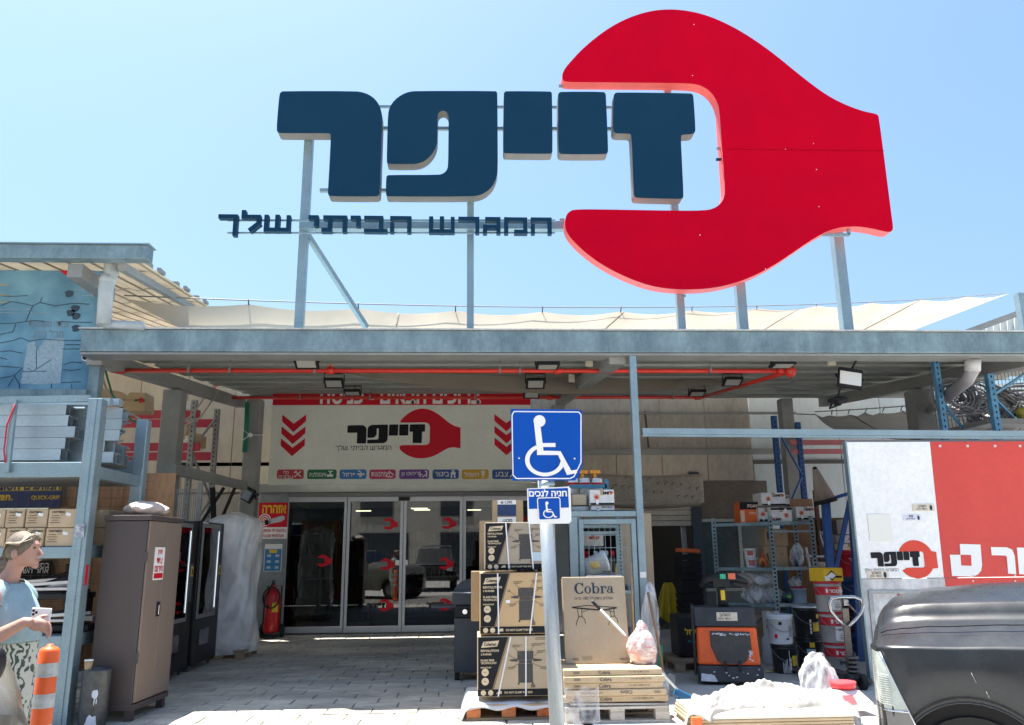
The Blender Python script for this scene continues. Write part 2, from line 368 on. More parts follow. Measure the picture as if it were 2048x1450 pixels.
def logo(parent, o, w, ux=(1, 0, 0), uy=(0, 0, 1), nrm=(0, -1, 0), lift=.004, tagline=True, wrench=True, word=True, mr=None, mk=None):
    """flat print of the logo, lower left corner o, total width w"""
    s = w/LW; n = V(nrm)*lift
    if wrench:
        a = MB(); q = logo_poly(WRENCH, V(o)+n, ux, uy, s); a.add(q, [tuple(range(len(q)))]); a.build('wrench_print', mr or PRINTR, parent)
    k = MB()
    if word:
        for L in LETTERS: q = logo_poly(L, V(o)+n*1.3, ux, uy, s); k.add(q, [tuple(range(len(q)))])
        if tagline: tagline_print(k, V(o)+n*1.3+V(ux)*(-.84*s)+V(uy)*(.80*s*VSQ), 4.3*s, ux, uy)
        k.build('word_print', mk or PRINTK, parent)
def tagline_print(k, o, w, ux, uy):
    runs, tw = tag_runs(); sc = w/tw; ux, uy = V(ux), V(uy); t = .17*sc*.9; nrm = ux.cross(uy)
    for ch, x, pl in runs:
        for line in pl:
            for (a, b) in zip(line, line[1:]):
                A = o+ux*((x+a[0])*sc)+uy*(a[1]*sc*.95); B = o+ux*((x+b[0])*sc)+uy*(b[1]*sc*.95)
                d = (B-A).normalized()*t/2; e = d.cross(nrm)
                k.add([A-d-e, B+d-e, B+d+e, A-d+e], [(0, 1, 2, 3)])

# ================================================================ GROUND
g = MB(); g.add([(-300, -300, -.02), (300, -300, -.02), (300, 300, -.02), (-300, 300, -.02)], [(0, 1, 2, 3)])
structure(g, 'ground', stained('dusty_asphalt', (.54, .52, .48), (.44, .42, .39), .8, .5, .9, fine=20, bump=.1, world=True))
CONC = stained('stained_concrete', (.58, .57, .53), (.38, .375, .35), .9, .9, .7, fine=16, bump=.06, detail_dark=.82, world=True)
PAVE = stained('stone_paver', (.80, .74, .60), (.33, .31, .27), .75, .9, .6, 0, (.6, 1.4, 1), fine=9, bump=.12, detail_dark=.76, rand=.07, world=True)
g = MB(); g.box((1.15, 2, -.02), (30, 17.55, 0)); structure(g, 'concrete_floor', CONC)
g = MB(); g.box((-30, 2, -.03), (1.15, 17.55, -.014)); pf = structure(g, 'paved_floor', M('paver_joint', (.2, .19, .17), .9))
rest = MB(); shared = []
for k in range(6):
    b = MB(); q = .004; w2, h2 = .236+random.uniform(-.006, .001), .152+random.uniform(-.006, .002)
    top = random.uniform(-.002, .004)
    b.hexa([(-w2, -h2, -.02), (w2, -h2, -.02), (w2, h2, -.02), (-w2, h2, -.02), (-w2+q, -h2+q, top), (w2-q, -h2+q, top+random.uniform(-.003, .003)), (w2-q, h2-q, top), (-w2+q, h2-q, top)])
    shared.append(b)
npv = 0; proto = [None]*6
row = 0; y = 8.15
while y < 17.5:
    off = (row % 2)*.24+random.uniform(-.05, .05); x = -4.9+off
    while x < .88:
        k = random.randrange(6)
        if y < 13.6 and npv < 290 and -3.2 < x:
            if proto[k] is None:
                o = shared[k].build('paver', PAVE, pf); OFF[o.name] = OFF[pf.name]
                # mesh is written about the origin: put it back there
                for vv in o.data.vertices: vv.co += OFF[pf.name]
                proto[k] = o
            else:
                o = proto[k].copy(); COL.objects.link(o); o.parent = pf
            o.location = V((x, y, 0))-OFF[pf.name]; o.rotation_euler = (0, 0, random.uniform(-.012, .012)+(math.pi if random.random() < .5 else 0)); npv += 1
        else:
            rest.add([p+V((x, y, 0)) for p in shared[k].v], shared[k].f)
        x += .48
    y += .32; row += 1
o = rest.build('paver_field', PAVE, pf); o['kind'] = 'stuff'

# ================================================================ SHOP BUILDING
YF = 17.6
sb = thing('shop_building', 'long hardware shop front with cream sandwich panels, glass entrance and roller shutter', 'building', (0, YF, 0))
def panels(name, u0, u1, v0, v1, Y, mat, wpx=1.0, parent=None, prt='wall_panel'):
    x0, x1, z0, z1 = X(u0, Y), X(u1, Y), Z(v1, Y, (u0+u1)/2), Z(v0, Y, (u0+u1)/2)
    n = max(1, round((x1-x0)/wpx)); st = (x1-x0)/n
    for i in range(n):
        b = MB(); b.box((x0+i*st+.006, Y, z0), (x0+(i+1)*st-.006, Y+.06, z1)); b.build(prt, mat, parent, bevel=.006, segs=1)
panels('left', 150, 548, 705, 985, YF+.1, CREAM, 1.05, sb)
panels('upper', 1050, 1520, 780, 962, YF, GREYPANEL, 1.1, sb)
panels('right', 1520, 2150, 768, 1060, YF+.2, SKYWALL, 1.0, sb)
b = MB(); b.box((X(150, 17.9), 17.85, 0), (X(548, 17.9), 17.9, Z(705, 17.9))); b.build('wall', GREYPANEL, sb)
# sill wall below the left panels, in shade behind the machines
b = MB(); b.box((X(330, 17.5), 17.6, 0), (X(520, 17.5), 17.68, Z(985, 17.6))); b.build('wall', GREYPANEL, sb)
b = MB(); b.box((X(520, 17.8), YF+.32, 2.6), (X(2150, 17.8), YF+.4, Z(772, 17.8))); b.build('wall', GREYPANEL, sb)
# rails on the right upper wall
for v in (826, 903):
    b = MB(); b.bar((X(1165, 17.45), 17.54, Z(v, 17.5, 1350)), (X(1620, 17.45), 17.54, Z(v, 17.5, 1350)), .07, .12 if v > 900 else .05); b.build('rail', GALVD, sb)
b = MB(); b.bar((X(1304, 17.5), 17.53, Z(822, 17.5, 1350)), (X(1308, 17.5), 17.53, Z(895, 17.5, 1350)), .04); b.build('conduit', DKGREY, sb)
# lower wall band with stains, header beam above the doors
b = MB(); b.box((X(1300, YF), YF+.02, Z(1050, YF, 1400)), (X(1545, YF), YF+.08, Z(962, YF, 1400))); b.build('wall', stained('brown_stained_wall', (.2, .17, .14), (.12, .1, .09), .8, 1.2, .8), sb)
b = MB(); b.box((X(515, YF), YF-.22, Z(985, YF, 800)), (X(1150, YF), YF+.05, Z(968, YF, 800))); b.build('header_beam', GALVD, sb, bevel=.01)
b = MB(); b.box((X(571, YF), YF-.1, Z(993, YF, 800)), (X(1150, YF), YF+.05, Z(985.5, YF, 800))); b.build('header_trim', MIDGREY, sb)
# interior rooms
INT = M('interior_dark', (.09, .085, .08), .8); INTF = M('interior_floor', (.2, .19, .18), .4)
xl, xr = X(515, YF), X(1150, YF); zt = Z(993, YF, 800)
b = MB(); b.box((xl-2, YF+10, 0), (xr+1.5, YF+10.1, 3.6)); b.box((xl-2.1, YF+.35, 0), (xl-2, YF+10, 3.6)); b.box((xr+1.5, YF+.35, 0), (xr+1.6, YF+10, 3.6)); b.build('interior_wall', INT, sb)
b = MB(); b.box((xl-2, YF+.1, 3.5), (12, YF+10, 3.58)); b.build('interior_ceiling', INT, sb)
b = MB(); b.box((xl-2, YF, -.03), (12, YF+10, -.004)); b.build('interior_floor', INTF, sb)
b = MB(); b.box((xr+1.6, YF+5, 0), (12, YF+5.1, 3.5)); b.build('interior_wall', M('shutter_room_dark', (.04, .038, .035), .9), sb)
LAMP = M('fluorescent_tube', (1, .85, .58), .5, 0, 0, emit=3)
for (ua, ub, v, n) in ((640, 690, 1012, 1), (700, 735, 1014, 1), (712, 742, 1022, 1), (815, 850, 1012, 1), (822, 855, 1017, 1), (828, 860, 1020, 1), (935, 965, 1013, 1), (935, 962, 1020, 1)):
    yy = YF+3.0+ (v-1010)*.25; p, q = P(ua, v, yy), P(ub, v, yy)
    b = MB(); b.bar((p.x, yy, p.z), (q.x, yy, p.z), .07, .03); tag(b.build('ceiling_lamp', LAMP), 'lit fluorescent ceiling tube glowing inside the dark shop behind the glass doors', 'lamp', 'fluorescent tubes inside the shop')
# entrance doors ---------------------------------------------------
ed = thing('entrance_doors', 'row of tall glass sliding doors in aluminium frames with red wrench stickers', 'door', (X(750, YF), YF, 0))
zb, zt = .02, Z(993, YF, 800)
edges = [(566, 690, 0), (692, 805, .06), (806, 925, .06), (926, 1075, 0)]
for ua, ub, dy in edges:
    x0, x1 = X(ua, YF), X(ub, YF); y = YF+.1-dy
    f = MB(); t = .06
    f.box((x0, y-.03, zb), (x0+t, y+.03, zt)); f.box((x1-t, y-.03, zb), (x1, y+.03, zt)); f.box((x0+t, y-.028, zb), (x1-t, y+.028, zb+.13)); f.box((x0+t, y-.028, zt-.1), (x1-t, y+.028, zt))
    fo = f.build('door_leaf', ALU, ed, bevel=.004, segs=1)
    gg = MB(); gg.box((x0+t, y-.006, zb+.13), (x1-t, y+.006, zt-.1)); gg.build('pane', GLASS, fo)
    if ub < 1000:
        spots = [(.6, .53)] if ua < 600 else [(.7, .8), (.66, .5), (.66, .2)]
        for fx, fz in spots:
            cx, cz = x0+(x1-x0)*fx, zb+(zt-zb)*fz; s = .36/LW*1.6
            logo(fo, (cx-.32, y-.012, cz-.14), .56, lift=.003, tagline=False, word=(fz < .3), mr=PRINTR)
b = MB(); b.box((X(795, YF), YF-.02, zt-.09), (X(818, YF), YF+.05, zt-.01)); b.build('motion_sensor', BLACK, ed)
b = MB()
for uu in (795, 812):
    b.add([(X(uu-4, YF), YF+.028, Z(1128, YF)), (X(uu+4, YF), YF+.028, Z(1128, YF)), (X(uu+4, YF), YF+.028, Z(1118, YF)), (X(uu-4, YF), YF+.028, Z(1118, YF))], [(0, 1, 2, 3)])
b.build('arrow_sticker', PRINTW, ed)
# goods inside the shop -------------------------------------------
def shelf_unit(x, y, w_, h_, cols, label):
    t = thing('shop_shelf', label, 'shelf', (x, y, 0)); f = MB()
    for sx in (-1, 1): f.box((x+sx*w_/2-.02, y-.2, 0), (x+sx*w_/2+.02, y+.2, h_))
    f.build('upright', BLACKM, t)
    for i in range(5):
        z = .12+i*(h_-.3)/4; s = MB(); s.box((x-w_/2+.025, y-.2, z-.02), (x+w_/2-.025, y+.2, z)); s.build('shelf_board', DKGREY, t)
        xx = x-w_/2+.06
        while xx < x+w_/2-.12:
            ww = random.uniform(.07, .14); hh = random.uniform(.15, (h_-.3)/4-.08)
            c = MB(); c.lathe([(ww*.45, z+.002), (ww*.45, z+hh*.85), (ww*.25, z+hh)], (xx+ww/2, y-.1, 0), 10)
            tag(c.build('product_can', cols[random.randrange(len(cols))]), 'small tin or bottle standing on a dim shelf inside the shop', 'can', 'tins on the shelves inside the shop'); xx += ww+.03
pc = [M('can_grey', (.3, .3, .3), .4), M('can_blue', (.05, .1, .25), .4), M('can_white', (.5, .5, .48), .5), M('can_red', (.35, .03, .03), .4), M('can_dark', (.05, .05, .05), .4)]
shelf_unit(X(590, 20.2), 20.2, 1.2, 2.3, pc, 'dim shelf of tins behind the leftmost glass pane')
shelf_unit(X(705, 19.6), 19.6, 1.0, 2.3, pc, 'black shelf of dark bottles behind the second glass pane')
shelf_unit(X(880, 22.), 22., 1.9, 2.1, pc, 'wide shelf of goods deep inside behind the third glass pane')
for (uu, vv, cm, nm) in ((640, 1240, M('tub_blue', (.06, .16, .3), .5), 'blue'), (672, 1240, M('tub_white', (.55, .58, .6), .5), 'white')):
    p = P(uu, 1259, YF+.7); c = MB(); c.lathe([(.15, .0), (.19, .34), (.205, .345), (.205, .38), (.19, .38)], (p.x, YF+.7, 0), 16); tag(c.build('bucket', cm), f'{nm} plastic bucket standing on the floor just inside the leftmost glass pane', 'bucket')
c = MB(); p = P(600, 1240, YF+.6); c.box((p.x-.25, YF+.5, 0), (p.x+.25, YF+.9, .42)); tag(c.build('cardboard_box', KRAFT), 'brown cardboard box on the floor inside the leftmost glass pane', 'box')
st = thing('round_stand', 'thin white bar table with papers on it inside the leftmost glass pane', 'table', (X(644, 18.4), 18.4, 0)); xx = X(644, 18.4)
c = MB(); c.tube([(xx, 18.4, 0), (xx, 18.4, 1.08)], .02); c.build('post', WHITE, st); c = MB(); c.lathe([(.3, 1.08), (.3, 1.1)], (xx, 18.4, 0), 20); c.build('tabletop', WHITE, st)
# entrance banner ---------------------------------------------------
YB = 17.1
bn = thing('entrance_banner', 'wide white shop banner with red wrench logo and red welcome strip over the doors', 'sign', (X(800, YB), YB, Z(968, YB, 800)))
def bx(u): return X(u, YB, 880)
zlo, zhi = Z(968, YB, 800), Z(768, YB, 800); zs = Z(810, YB, 800)
BANW = stained('banner_vinyl', (.80, .84, .74), (.72, .75, .67), .6, .9, .55, fine=20, bump=.01, detail_dark=.94)
b = MB(); b.box((bx(541), YB, zlo), (bx(1062), YB+.08, zs)); b.build('board', BANW, bn)
b = MB(); b.box((bx(541), YB-.004, zs), (bx(1062), YB+.08, zhi)); b.build('red_strip', PRINTR, bn)
b = MB(); lettering(b, H('ברוכים הבאים - כניסה'), (bx(800), YB-.01, Z(793, YB, 800)), .34, w=bx(963)-bx(638), bold=.03); b.build('lettering', PRINTW, bn)
sx = (bx(921)-bx(694))/LW; logo(bn, (bx(694), YB, Z(917, YB, 800)), bx(921)-bx(694), lift=.006)
b = MB()
for uc in (586, 1013):
    for k in range(3):
        b = MB(); zc = Z(858+k*24, YB, 800); hw = bx(uc+24)-bx(uc); dz = .17; th = .2; xc = bx(uc)
        b.add([(xc-hw, YB-.006, zc+dz), (xc, YB-.006, zc-.06), (xc+hw, YB-.006, zc+dz), (xc+hw, YB-.006, zc+dz+th*.75), (xc, YB-.006, zc-.06+th*.9), (xc-hw, YB-.006, zc+dz+th*.75)], [(0, 1, 4, 5), (1, 2, 3, 4)]); b.build('chevron_print', PRINTR, bn)
TABS = [(558, 611, 'כלי עבודה', (.5, .03, .05)), (618, 676, 'אינסטלציה', (.01, .16, .06)), (682, 735, 'פרזול', (.03, .2, .5)), (741, 793, 'מחנאות', (.5, .015, .12)), (800, 859, 'ריהוט גן', (.15, .04, .28)), (866, 918, 'ביגוד', (.02, .09, .32)), (924, 977, 'חשמל', (.62, .36, .02)), (984, 1036, 'צבע', (.02, .09, .3))]
for ua, ub, tx, cc in TABS:
    z0, z1 = Z(958, YB, (ua+ub)/2), Z(939, YB, (ua+ub)/2); x0, x1 = bx(ua), bx(ub); r = .03
    b = MB(); b.add([(x0+r, YB-.005, z0), (x1-r, YB-.005, z0), (x1, YB-.005, z0+r), (x1, YB-.005, z1-r), (x1-r, YB-.005, z1), (x0+r, YB-.005, z1), (x0, YB-.005, z1-r), (x0, YB-.005, z0+r)], [tuple(range(8))])
    tb = b.build('department_tab', M('tab_'+str(round(cc[0]*100))+str(round(cc[2]*100)), cc, .5, 0, 0), bn)
    b = MB(); k = tx.split()
    if tx == 'כלי עבודה':
        for j, t2 in enumerate(k): lettering(b, H(t2), (x0+(x1-x0)*.34, YB-.009, z1-.06-j*.1), .075, bold=.01, maxw=(x1-x0)*.55)
    else: lettering(b, H(tx), (x0+(x1-x0)*.36, YB-.009, (z0+z1)/2), .1, bold=.01, maxw=(x1-x0)*.58)
    ic = V((x1-.12, YB-.009, (z0+z1)/2))      # small white pictogram: tool, tap, anvil, tent, chair, overall, lamp, brush
    j = TABS.index((ua, ub, tx, cc))
    def ln(a, c_, t=.02): b.bar(ic+V((a[0], 0, a[1])), ic+V((c_[0], 0, c_[1])), t, .002, (0, 1, 0))
    if j == 0: ln((-.07, -.06), (.06, .06)); ln((.07, -.06), (-.06, .06)); ln((-.08, .03), (-.03, .07), .03)
    elif j == 1: ln((-.08, -.03), (.05, -.03), .05); ln((-.01, -.03), (-.01, .06), .03); ln((-.05, .06), (.04, .06))
    elif j == 2: ln((-.07, .0), (.08, 0), .04); ln((0, 0), (0, -.06), .05); ln((-.06, .08), (.02, .03))
    elif j == 3: ln((-.08, -.05), (-.02, .06)); ln((-.02, .06), (.08, -.02)); ln((-.08, -.05), (.06, -.06)); ln((-.02, .06), (.0, -.06), .012)
    elif j == 4: ln((-.07, -.06), (-.07, .06)); ln((-.07, -.01), (-.02, -.01)); ln((.03, .06), (.08, .06)); ln((.07, .06), (.07, -.06)); ln((-.02, -.06), (.05, -.01))
    elif j == 5: ln((-.03, .07), (.03, .07), .03); ln((-.05, .02), (.05, .02), .05); ln((-.03, 0), (-.035, -.08), .03); ln((.03, 0), (.035, -.08), .03)
    elif j == 6: ln((-.04, .05), (.04, .05), .04); ln((-.03, 0), (.03, 0), .05); ln((0, -.03), (0, -.08), .03)
    else: ln((-.06, -.06), (.03, .03), .025); ln((.03, .03), (.06, .06), .05)
    b.build('tab_print', PRINTW, tb)

# grey panel with posters left of the doors
gp = thing('notice_panel', 'grey steel panel beside the left glass pane holding two notices', 'panel', (X(545, YF), YF-.02, 0))
b = MB(); b.box((X(515, YF), YF-.03, 0), (X(571, YF), YF+.04, Z(988, YF, 540))); b.build('sheet', stained('grey_green_sheet', (.3, .33, .33), (.22, .24, .24), .7, 1.5, .6), gp, bevel=.006)
def board_at(name, label, cat, u0, v0, u1, v1, Y, mat, th=.008):
    x0, z0 = P(u0, v1, Y).x, P(u0, v1, Y).z; x1, z1 = P(u1, v1, Y).x, P(u1, v0, Y).z
    t = thing(name, label, cat, ((x0+x1)/2, Y, z0)); b = MB(); b.box((x0, Y-th, z0), (x1, Y, z1)); b.build('sheet', mat, t)
    return t, x0, x1, z0, z1, Y-th-.002
t, x0, x1, z0, z1, y = board_at('warning_sign', 'red and white camera warning sign with yellow heading above the blue notice', 'sign', 514, 1005, 573, 1078, YF-.04, PRINTW)
zz = z0+(z1-z0)*.32; b = MB(); b.add([(x0, y, zz), (x1, y, zz), (x1, y, z1), (x0, y, z1)], [(0, 1, 2, 3)]); b.build('red_print', PRINTR, t)
b = MB(); lettering(b, H('אזהרה'), ((x0+x1)/2+.02, y-.002, z1-.14), .17, w=(x1-x0)*.82, bold=.035); b.build('lettering', PRINTY, t)
b = MB(); lettering(b, H('במקום זה מותקנות'), ((x0+x1)/2, y-.002, zz-.08), .075, w=(x1-x0)*.92, bold=.02); lettering(b, H('מצלמות אבטחה'), ((x0+x1)/2, y-.002, z0+.07), .075, w=(x1-x0)*.8, bold=.02); b.build('lettering', PRINTR, t)
b = MB(); c = V((x0+.14, y-.004, zz+.15))
for r_ in (.13, .085, .04):
    b.add([c+V((math.cos(q*math.pi/12)*rr, 0, math.sin(q*math.pi/12)*rr)) for q in range(24) for rr in (r_, r_-.02)], [(2*q, (2*q+2) % 48, (2*q+3) % 48, 2*q+1) for q in range(24)])
b.build('target_print', PRINTW, t)
b = MB(); b.prism([(.17, .1), (.5, .2), (.56, .18), (.56, .12), (.48, .07), (.2, .02)], (x0, y-.004, zz+.04), (1, 0, 0), (0, 0, 1)); b.build('camera_print', M('print_silver', (.5, .52, .55), .5, 0, .2, 15), t)
b = MB(); b.prism([(.14, .1), (.2, .12), (.24, .05), (.2, .0), (.15, .02)], (x0, y-.006, zz+.04), (1, 0, 0), (0, 0, 1)); b.build('lens_print', PRINTK, t)
t, x0, x1, z0, z1, y = board_at('blue_notice', 'blue notice sheet with small safety pictograms above the fire extinguisher', 'notice', 527, 1088, 562, 1143, YF-.04, PRINTW)
b = MB(); b.add([(x0+.01, y, z0+.01), (x1-.01, y, z0+.01), (x1-.01, y, z1-.1), (x0+.01, y, z1-.1)], [(0, 1, 2, 3)]); b.build('blue_print', M('print_blue', (.03, .2, .45), .5, 0, 0), t)
b = MB()
for i in range(2):
    for j in range(3): b.cbox((x0+.1+i*.17, y-.003, z0+.08+j*.12), (.08, .002, .05))
b.build('pictograms', M('print_pale', (.45, .6, .6), .5, 0, 0), t)
b = MB(); b.cbox(((x0+x1)/2, y-.003, z1-.15), (.16, .002, .07)); b.build('yellow_print', PRINTY, t)

# roller shutter --------------------------------------------------
rs = thing('roller_shutter', 'half raised grey roller shutter under the spotted plank', 'shutter', (X(1260, YF), YF, 0))
xa, xb = X(1130, YF), X(1388, YF)
zz = Z(1052, YF, 1300); nsl = 9
for i in range(nsl):
    b = MB(); z0 = zz+i*.115; b.hexa([(xa, YF-.02, z0), (xb, YF-.02, z0), (xb, YF+.03, z0), (xa, YF+.03, z0), (xa, YF-.045, z0+.1), (xb, YF-.045, z0+.1), (xb, YF+.03, z0+.1), (xa, YF+.03, z0+.1)])
    b.build('slat', stained('shutter_grey', (.5, .49, .45), (.38, .36, .33), .7, 1.5, .6), rs)
b = MB(); b.box((xb-.02, YF-.06, 0), (xb+.2, YF+.05, 3.3)); b.build('guide_rail', M('dark_blue_post', (.03, .045, .07), .6), rs)
b = MB(); b.box((X(1372, YF), YF+.3, 0), (X(1382, YF), YF+.35, zz)); b.build('door_jamb', ALU, rs)
b = MB(); b.tube([(X(1330, YF), YF+1.5, Z(1062, YF)), (X(1345, YF), YF+2.2, Z(1068, YF))], .025); tag(b.build('interior_lamp', M('dim_tube', (.8, .85, .9), .5, 0, 0, emit=.8)), 'dim tube lamp hanging in the dark room below the roller shutter', 'lamp')
# grey window right of the shutter
wn = thing('shop_window', 'dark grey glazed window in a pale frame behind the paint shelves', 'window', (X(1440, YF), YF, 0))
x0, x1, z0, z1 = X(1397, YF), X(1484, YF), Z(1182, YF, 1440), Z(1038, YF, 1440); f = MB()
f.box((x0, YF-.05, z0), (x0+.05, YF+.02, z1)); f.box((x1-.07, YF-.05, z0), (x1, YF+.02, z1)); f.box((x0+.05, YF-.048, z1-.06), (x1-.07, YF+.018, z1)); f.box((x0+.05, YF-.048, z0), (x1-.07, YF+.018, z0+.06)); f.build('frame', stained('window_frame_grey', (.45, .47, .46), (.35, .36, .36), .6, 2), wn)
f = MB(); f.box((x0+.05, YF-.02, z0+.06), (x1-.07, YF, z1-.06)); f.build('pane', stained('dusty_dark_glass', (.05, .085, .095), (.035, .06, .07), .7, 1.2, .25), wn)
b = MB(); b.box((X(1390, YF), YF, 0), (X(1545, YF), YF+.1, z0)); b.box((x1, YF, z0), (X(1545, YF), YF+.1, z1+.1)); b.build('wall', stained('grey_green_render', (.13, .15, .15), (.09, .1, .1), .7, 1.5), sb)
# spotted plank slab hung over the shutter (foam-faced board with round dents)
YP = 16.9
x0, x1, z0, z1 = X(1130, YP), X(1414, YP), Z(1003, YP, 1280), Z(950, YP, 1280)
sp = thing('dented_slab', 'long sagging greyish slab with round dents hung above the roller shutter', 'slab', ((x0+x1)/2, YP, z0))
b = MB(); b.grid(40, 6, lambda a, c: V((x0+(x1-x0)*a, YP-.02*math.sin(a*9)-.03*c, z0+(z1-z0)*c+.02*math.sin(a*7)-(.05 if a > .97 else 0)*(1-c))))
b.grid(40, 2, lambda a, c: V((x0+(x1-x0)*a, YP+.35*(1-c), z0-.12*(1-c)+.02*math.sin(a*7)+.03*a*(1-c))))
SLAB = stained('slab_skin', (.46, .42, .36), (.36, .325, .275), .8, 1.6, .8, fine=22, bump=.1)
b.build('slab_skin', SLAB, sp, solid=.03)
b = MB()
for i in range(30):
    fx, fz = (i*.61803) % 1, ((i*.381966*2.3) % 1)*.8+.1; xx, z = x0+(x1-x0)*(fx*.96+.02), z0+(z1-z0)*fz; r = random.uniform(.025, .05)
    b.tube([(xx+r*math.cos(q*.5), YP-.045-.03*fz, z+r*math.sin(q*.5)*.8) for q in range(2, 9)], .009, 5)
b.build('dent_shade', M('dent_shadowline', (.2, .17, .14), .9), sp)  # raised dark arcs: the shade inside the dents is put into their colour
# ================================================================ CANOPY
YC = 10.1; YK = 17.3
ca = thing('entrance_canopy', 'wide galvanized steel entrance canopy with a deep front beam and ribbed deck on steel columns', 'canopy', (0, YC, 0))
zc0, zc1 = Z(704, YC, 1000), Z(661, YC, 1000)
xL = X(161, YC, 680)
b = MB(); b.box((xL, YC, zc0), (12, YC+.14, zc1)); b.build('front_beam', GALVB, ca, bevel=.012)
b = MB(); b.box((xL, YC+.02, zc0-.035), (12, YC+.36, zc0-.004)); b.build('beam_flange', GALVD, ca, bevel=.004, segs=1)
b = MB(); b.box((xL-.03, YC-.03, zc1+.003), (12, YC+.3, zc1+.02)); b.build('beam_cap', stained('pale_flashing', (.7, .7, .68), (.55, .55, .53), .6, 2, .4, .3), ca)
zr0, zr1 = zc0+.17, Z(786, YK, 800)      # deck height at the front and at the back
def zd(y): return zr0+(zr1-zr0)*(y-YC-.36)/(YK-YC-.36)
# deck panels: seven long troughs stepping up towards the shop
nd = 8; dy = (YK-YC-.4)/nd
for i in range(nd):
    y0 = YC+.4+i*dy; z = zd(y0+dy/2); b = MB()
    prof = [(0, 0), (dy*.16, .0), (dy*.2, -.075), (dy*.72, -.085), (dy*.76, -.035), (dy*.97, -.03), (dy*.985, 0), (dy*.985, .04), (0, .04)]
    b.prism([(p[0], p[1]) for p in prof], (xL+.05, y0, z), (0, 1, (zr1-zr0)/(YK-YC)), (0, 0, 1), (9.9-xL, 0, 0)); b.build('deck_panel', DECK, ca, bevel=.004, segs=1)
b = MB(); b.hexa([(xL+.03, YC+.38, zr0+.09), (9.9, YC+.38, zr0+.09), (9.9, YK, zr1+.1), (xL+.03, YK, zr1+.1), (xL+.03, YC+.38, zr0+.12), (9.9, YC+.38, zr0+.12), (9.9, YK, zr1+.14), (xL+.03, YK, zr1+.14)]); b.build('roof_sheet', GALV, ca)
# cross beams
def xbeam(p, q, w_, h_, nm='cross_beam'):
    b = MB(); b.bar(p, q, w_, h_); b.build(nm, GALVD, ca, bevel=.012)
YCOL = 13.4
xcl, xcr = X(345, YCOL, 850), X(1838, YCOL, 800)
xbeam((xcl, YC+.36, zd(YC+.4)-.17), (xcl, YK-.1, zd(YK)-.24), .2, .2)
xbeam((xcr, YC+.36, zd(YC+.4)-.17), (xcr, YK-.1, zd(YK)-.24), .2, .2)
xm = X(1128, 16.5, 800); xbeam((xm-.0, YC+.15, zd(YC+.4)-.2), (xm, YK-.1, zd(YK)-.2), .22, .2)
b = MB(); b.box((xL+.2, YK-.16, zr1-.13), (9.8, YK-.03, zr1-.02)); b.build('back_beam', GALVD, ca, bevel=.01)
# columns
def column(x, y, s, ztop):
    b = MB(); b.box((x-s/2, y-s/2, .02), (x+s/2, y+s/2, ztop)); b.build('column', GALVD, ca, bevel=.015)
    b = MB(); b.box((x-s/2-.06, y-s/2-.06, 0), (x+s/2+.06, y+s/2+.06, .02)); b.build('base_plate', GALVD, ca)
column(xcl, YCOL, .3, zd(YCOL)-.33); column(xcr, YCOL, .34, zd(YCOL)-.33)
column(X(505, 16.7, 900), 16.7, .3, zd(16.7)-.2); column(X(1578, 16.7, 900), 16.7, .26, zd(16.7)-.2)
column(X(1118, 17.05, 900), 17.05, .28, zd(17)-.3)
xp = X(1273, YC, 850); b = MB(); b.box((xp-.045, YC+.03, 0), (xp+.045, YC+.12, zc0-.036)); b.build('slim_post', GALV, ca, bevel=.006)
# downpipe at the right
dp = MB(); dp.tube([P(1945, 712, YC+.25), P(1945, 742, YC+.3), P(1935, 760, YC+.4), P(1880, 805, 12.6), P(1862, 820, 13.2)], .085, 12); dp.build('downpipe', M('grey_pipe', (.3, .3, .31), .45), ca)
dp = MB(); dp.tube([P(1946, 718, YC+.25), P(1945, 742, YC+.3)], .1, 12); dp.build('pipe_socket', M('grey_pipe_pale', (.5, .5, .5), .45), ca)
# white cable along the beam underside, in shallow loops
b = MB(); pts = []
for i in range(60):
    u = 230+i*31; pts.append(P(u, 713+2.5*math.sin(i*.9)+ (u-1000)*.005, YC+.42))
b.tube(pts, .012, 5); tag(b.build('cable', M('white_cable', (.62, .6, .54), .6)), 'pale cable strung along the underside of the canopy front beam', 'cable')
# ---------------------------------------------------------------- sprinkler pipe
pi = thing('sprinkler_pipe', 'red sprinkler pipe loop hung under the canopy with steel hangers', 'pipe', (0, 12, 4))
YA, YP2 = 11.2, 16.2
A0, A1 = P(222, 738, YA), P(1580, 745, YA)
zA = (A0.z+A1.z)/2; B0, B1 = P(428, 795, YP2), P(1405, 795, YP2); zB = (B0.z+B1.z)/2
b = MB(); b.tube([(A0.x, YA, zA), (A1.x, YA, zA)], .032, 10); b.build('front_run', PIPERED, pi)
b = MB(); b.tube([(B0.x, YP2, zB), (B1.x, YP2, zB)], .034, 10); b.build('rear_run', PIPERED, pi)
b = MB(); b.tube([(A1.x, YA, zA), (B1.x, YP2, zB)], .034, 10); b.build('side_run', PIPERED, pi)
b = MB(); b.tube([(A0.x, YA, zA+.26), (A0.x, YA, zA+.03), (A0.x+.05, YA, zA)], .045, 10); b.build('riser', M('pink_primer', (.5, .2, .17), .6), pi)
b = MB(); b.tube([(B0.x, YP2, zB+.5), (B0.x, YP2, zB+.03), (B0.x+.05, YP2, zB)], .045, 10); b.build('riser', M('pink_primer', (.5, .2, .17), .6), pi)
for u in (240, 660, 1115, 1560):
    x = X(u, YA, 740); b = MB(); b.tube([(x-.05, YA, zA), (x+.05, YA, zA)], .05, 10); b.cbox((x, YA, zA+.06), (.04, .03, .05)); b.build('coupling', PIPERED, pi)
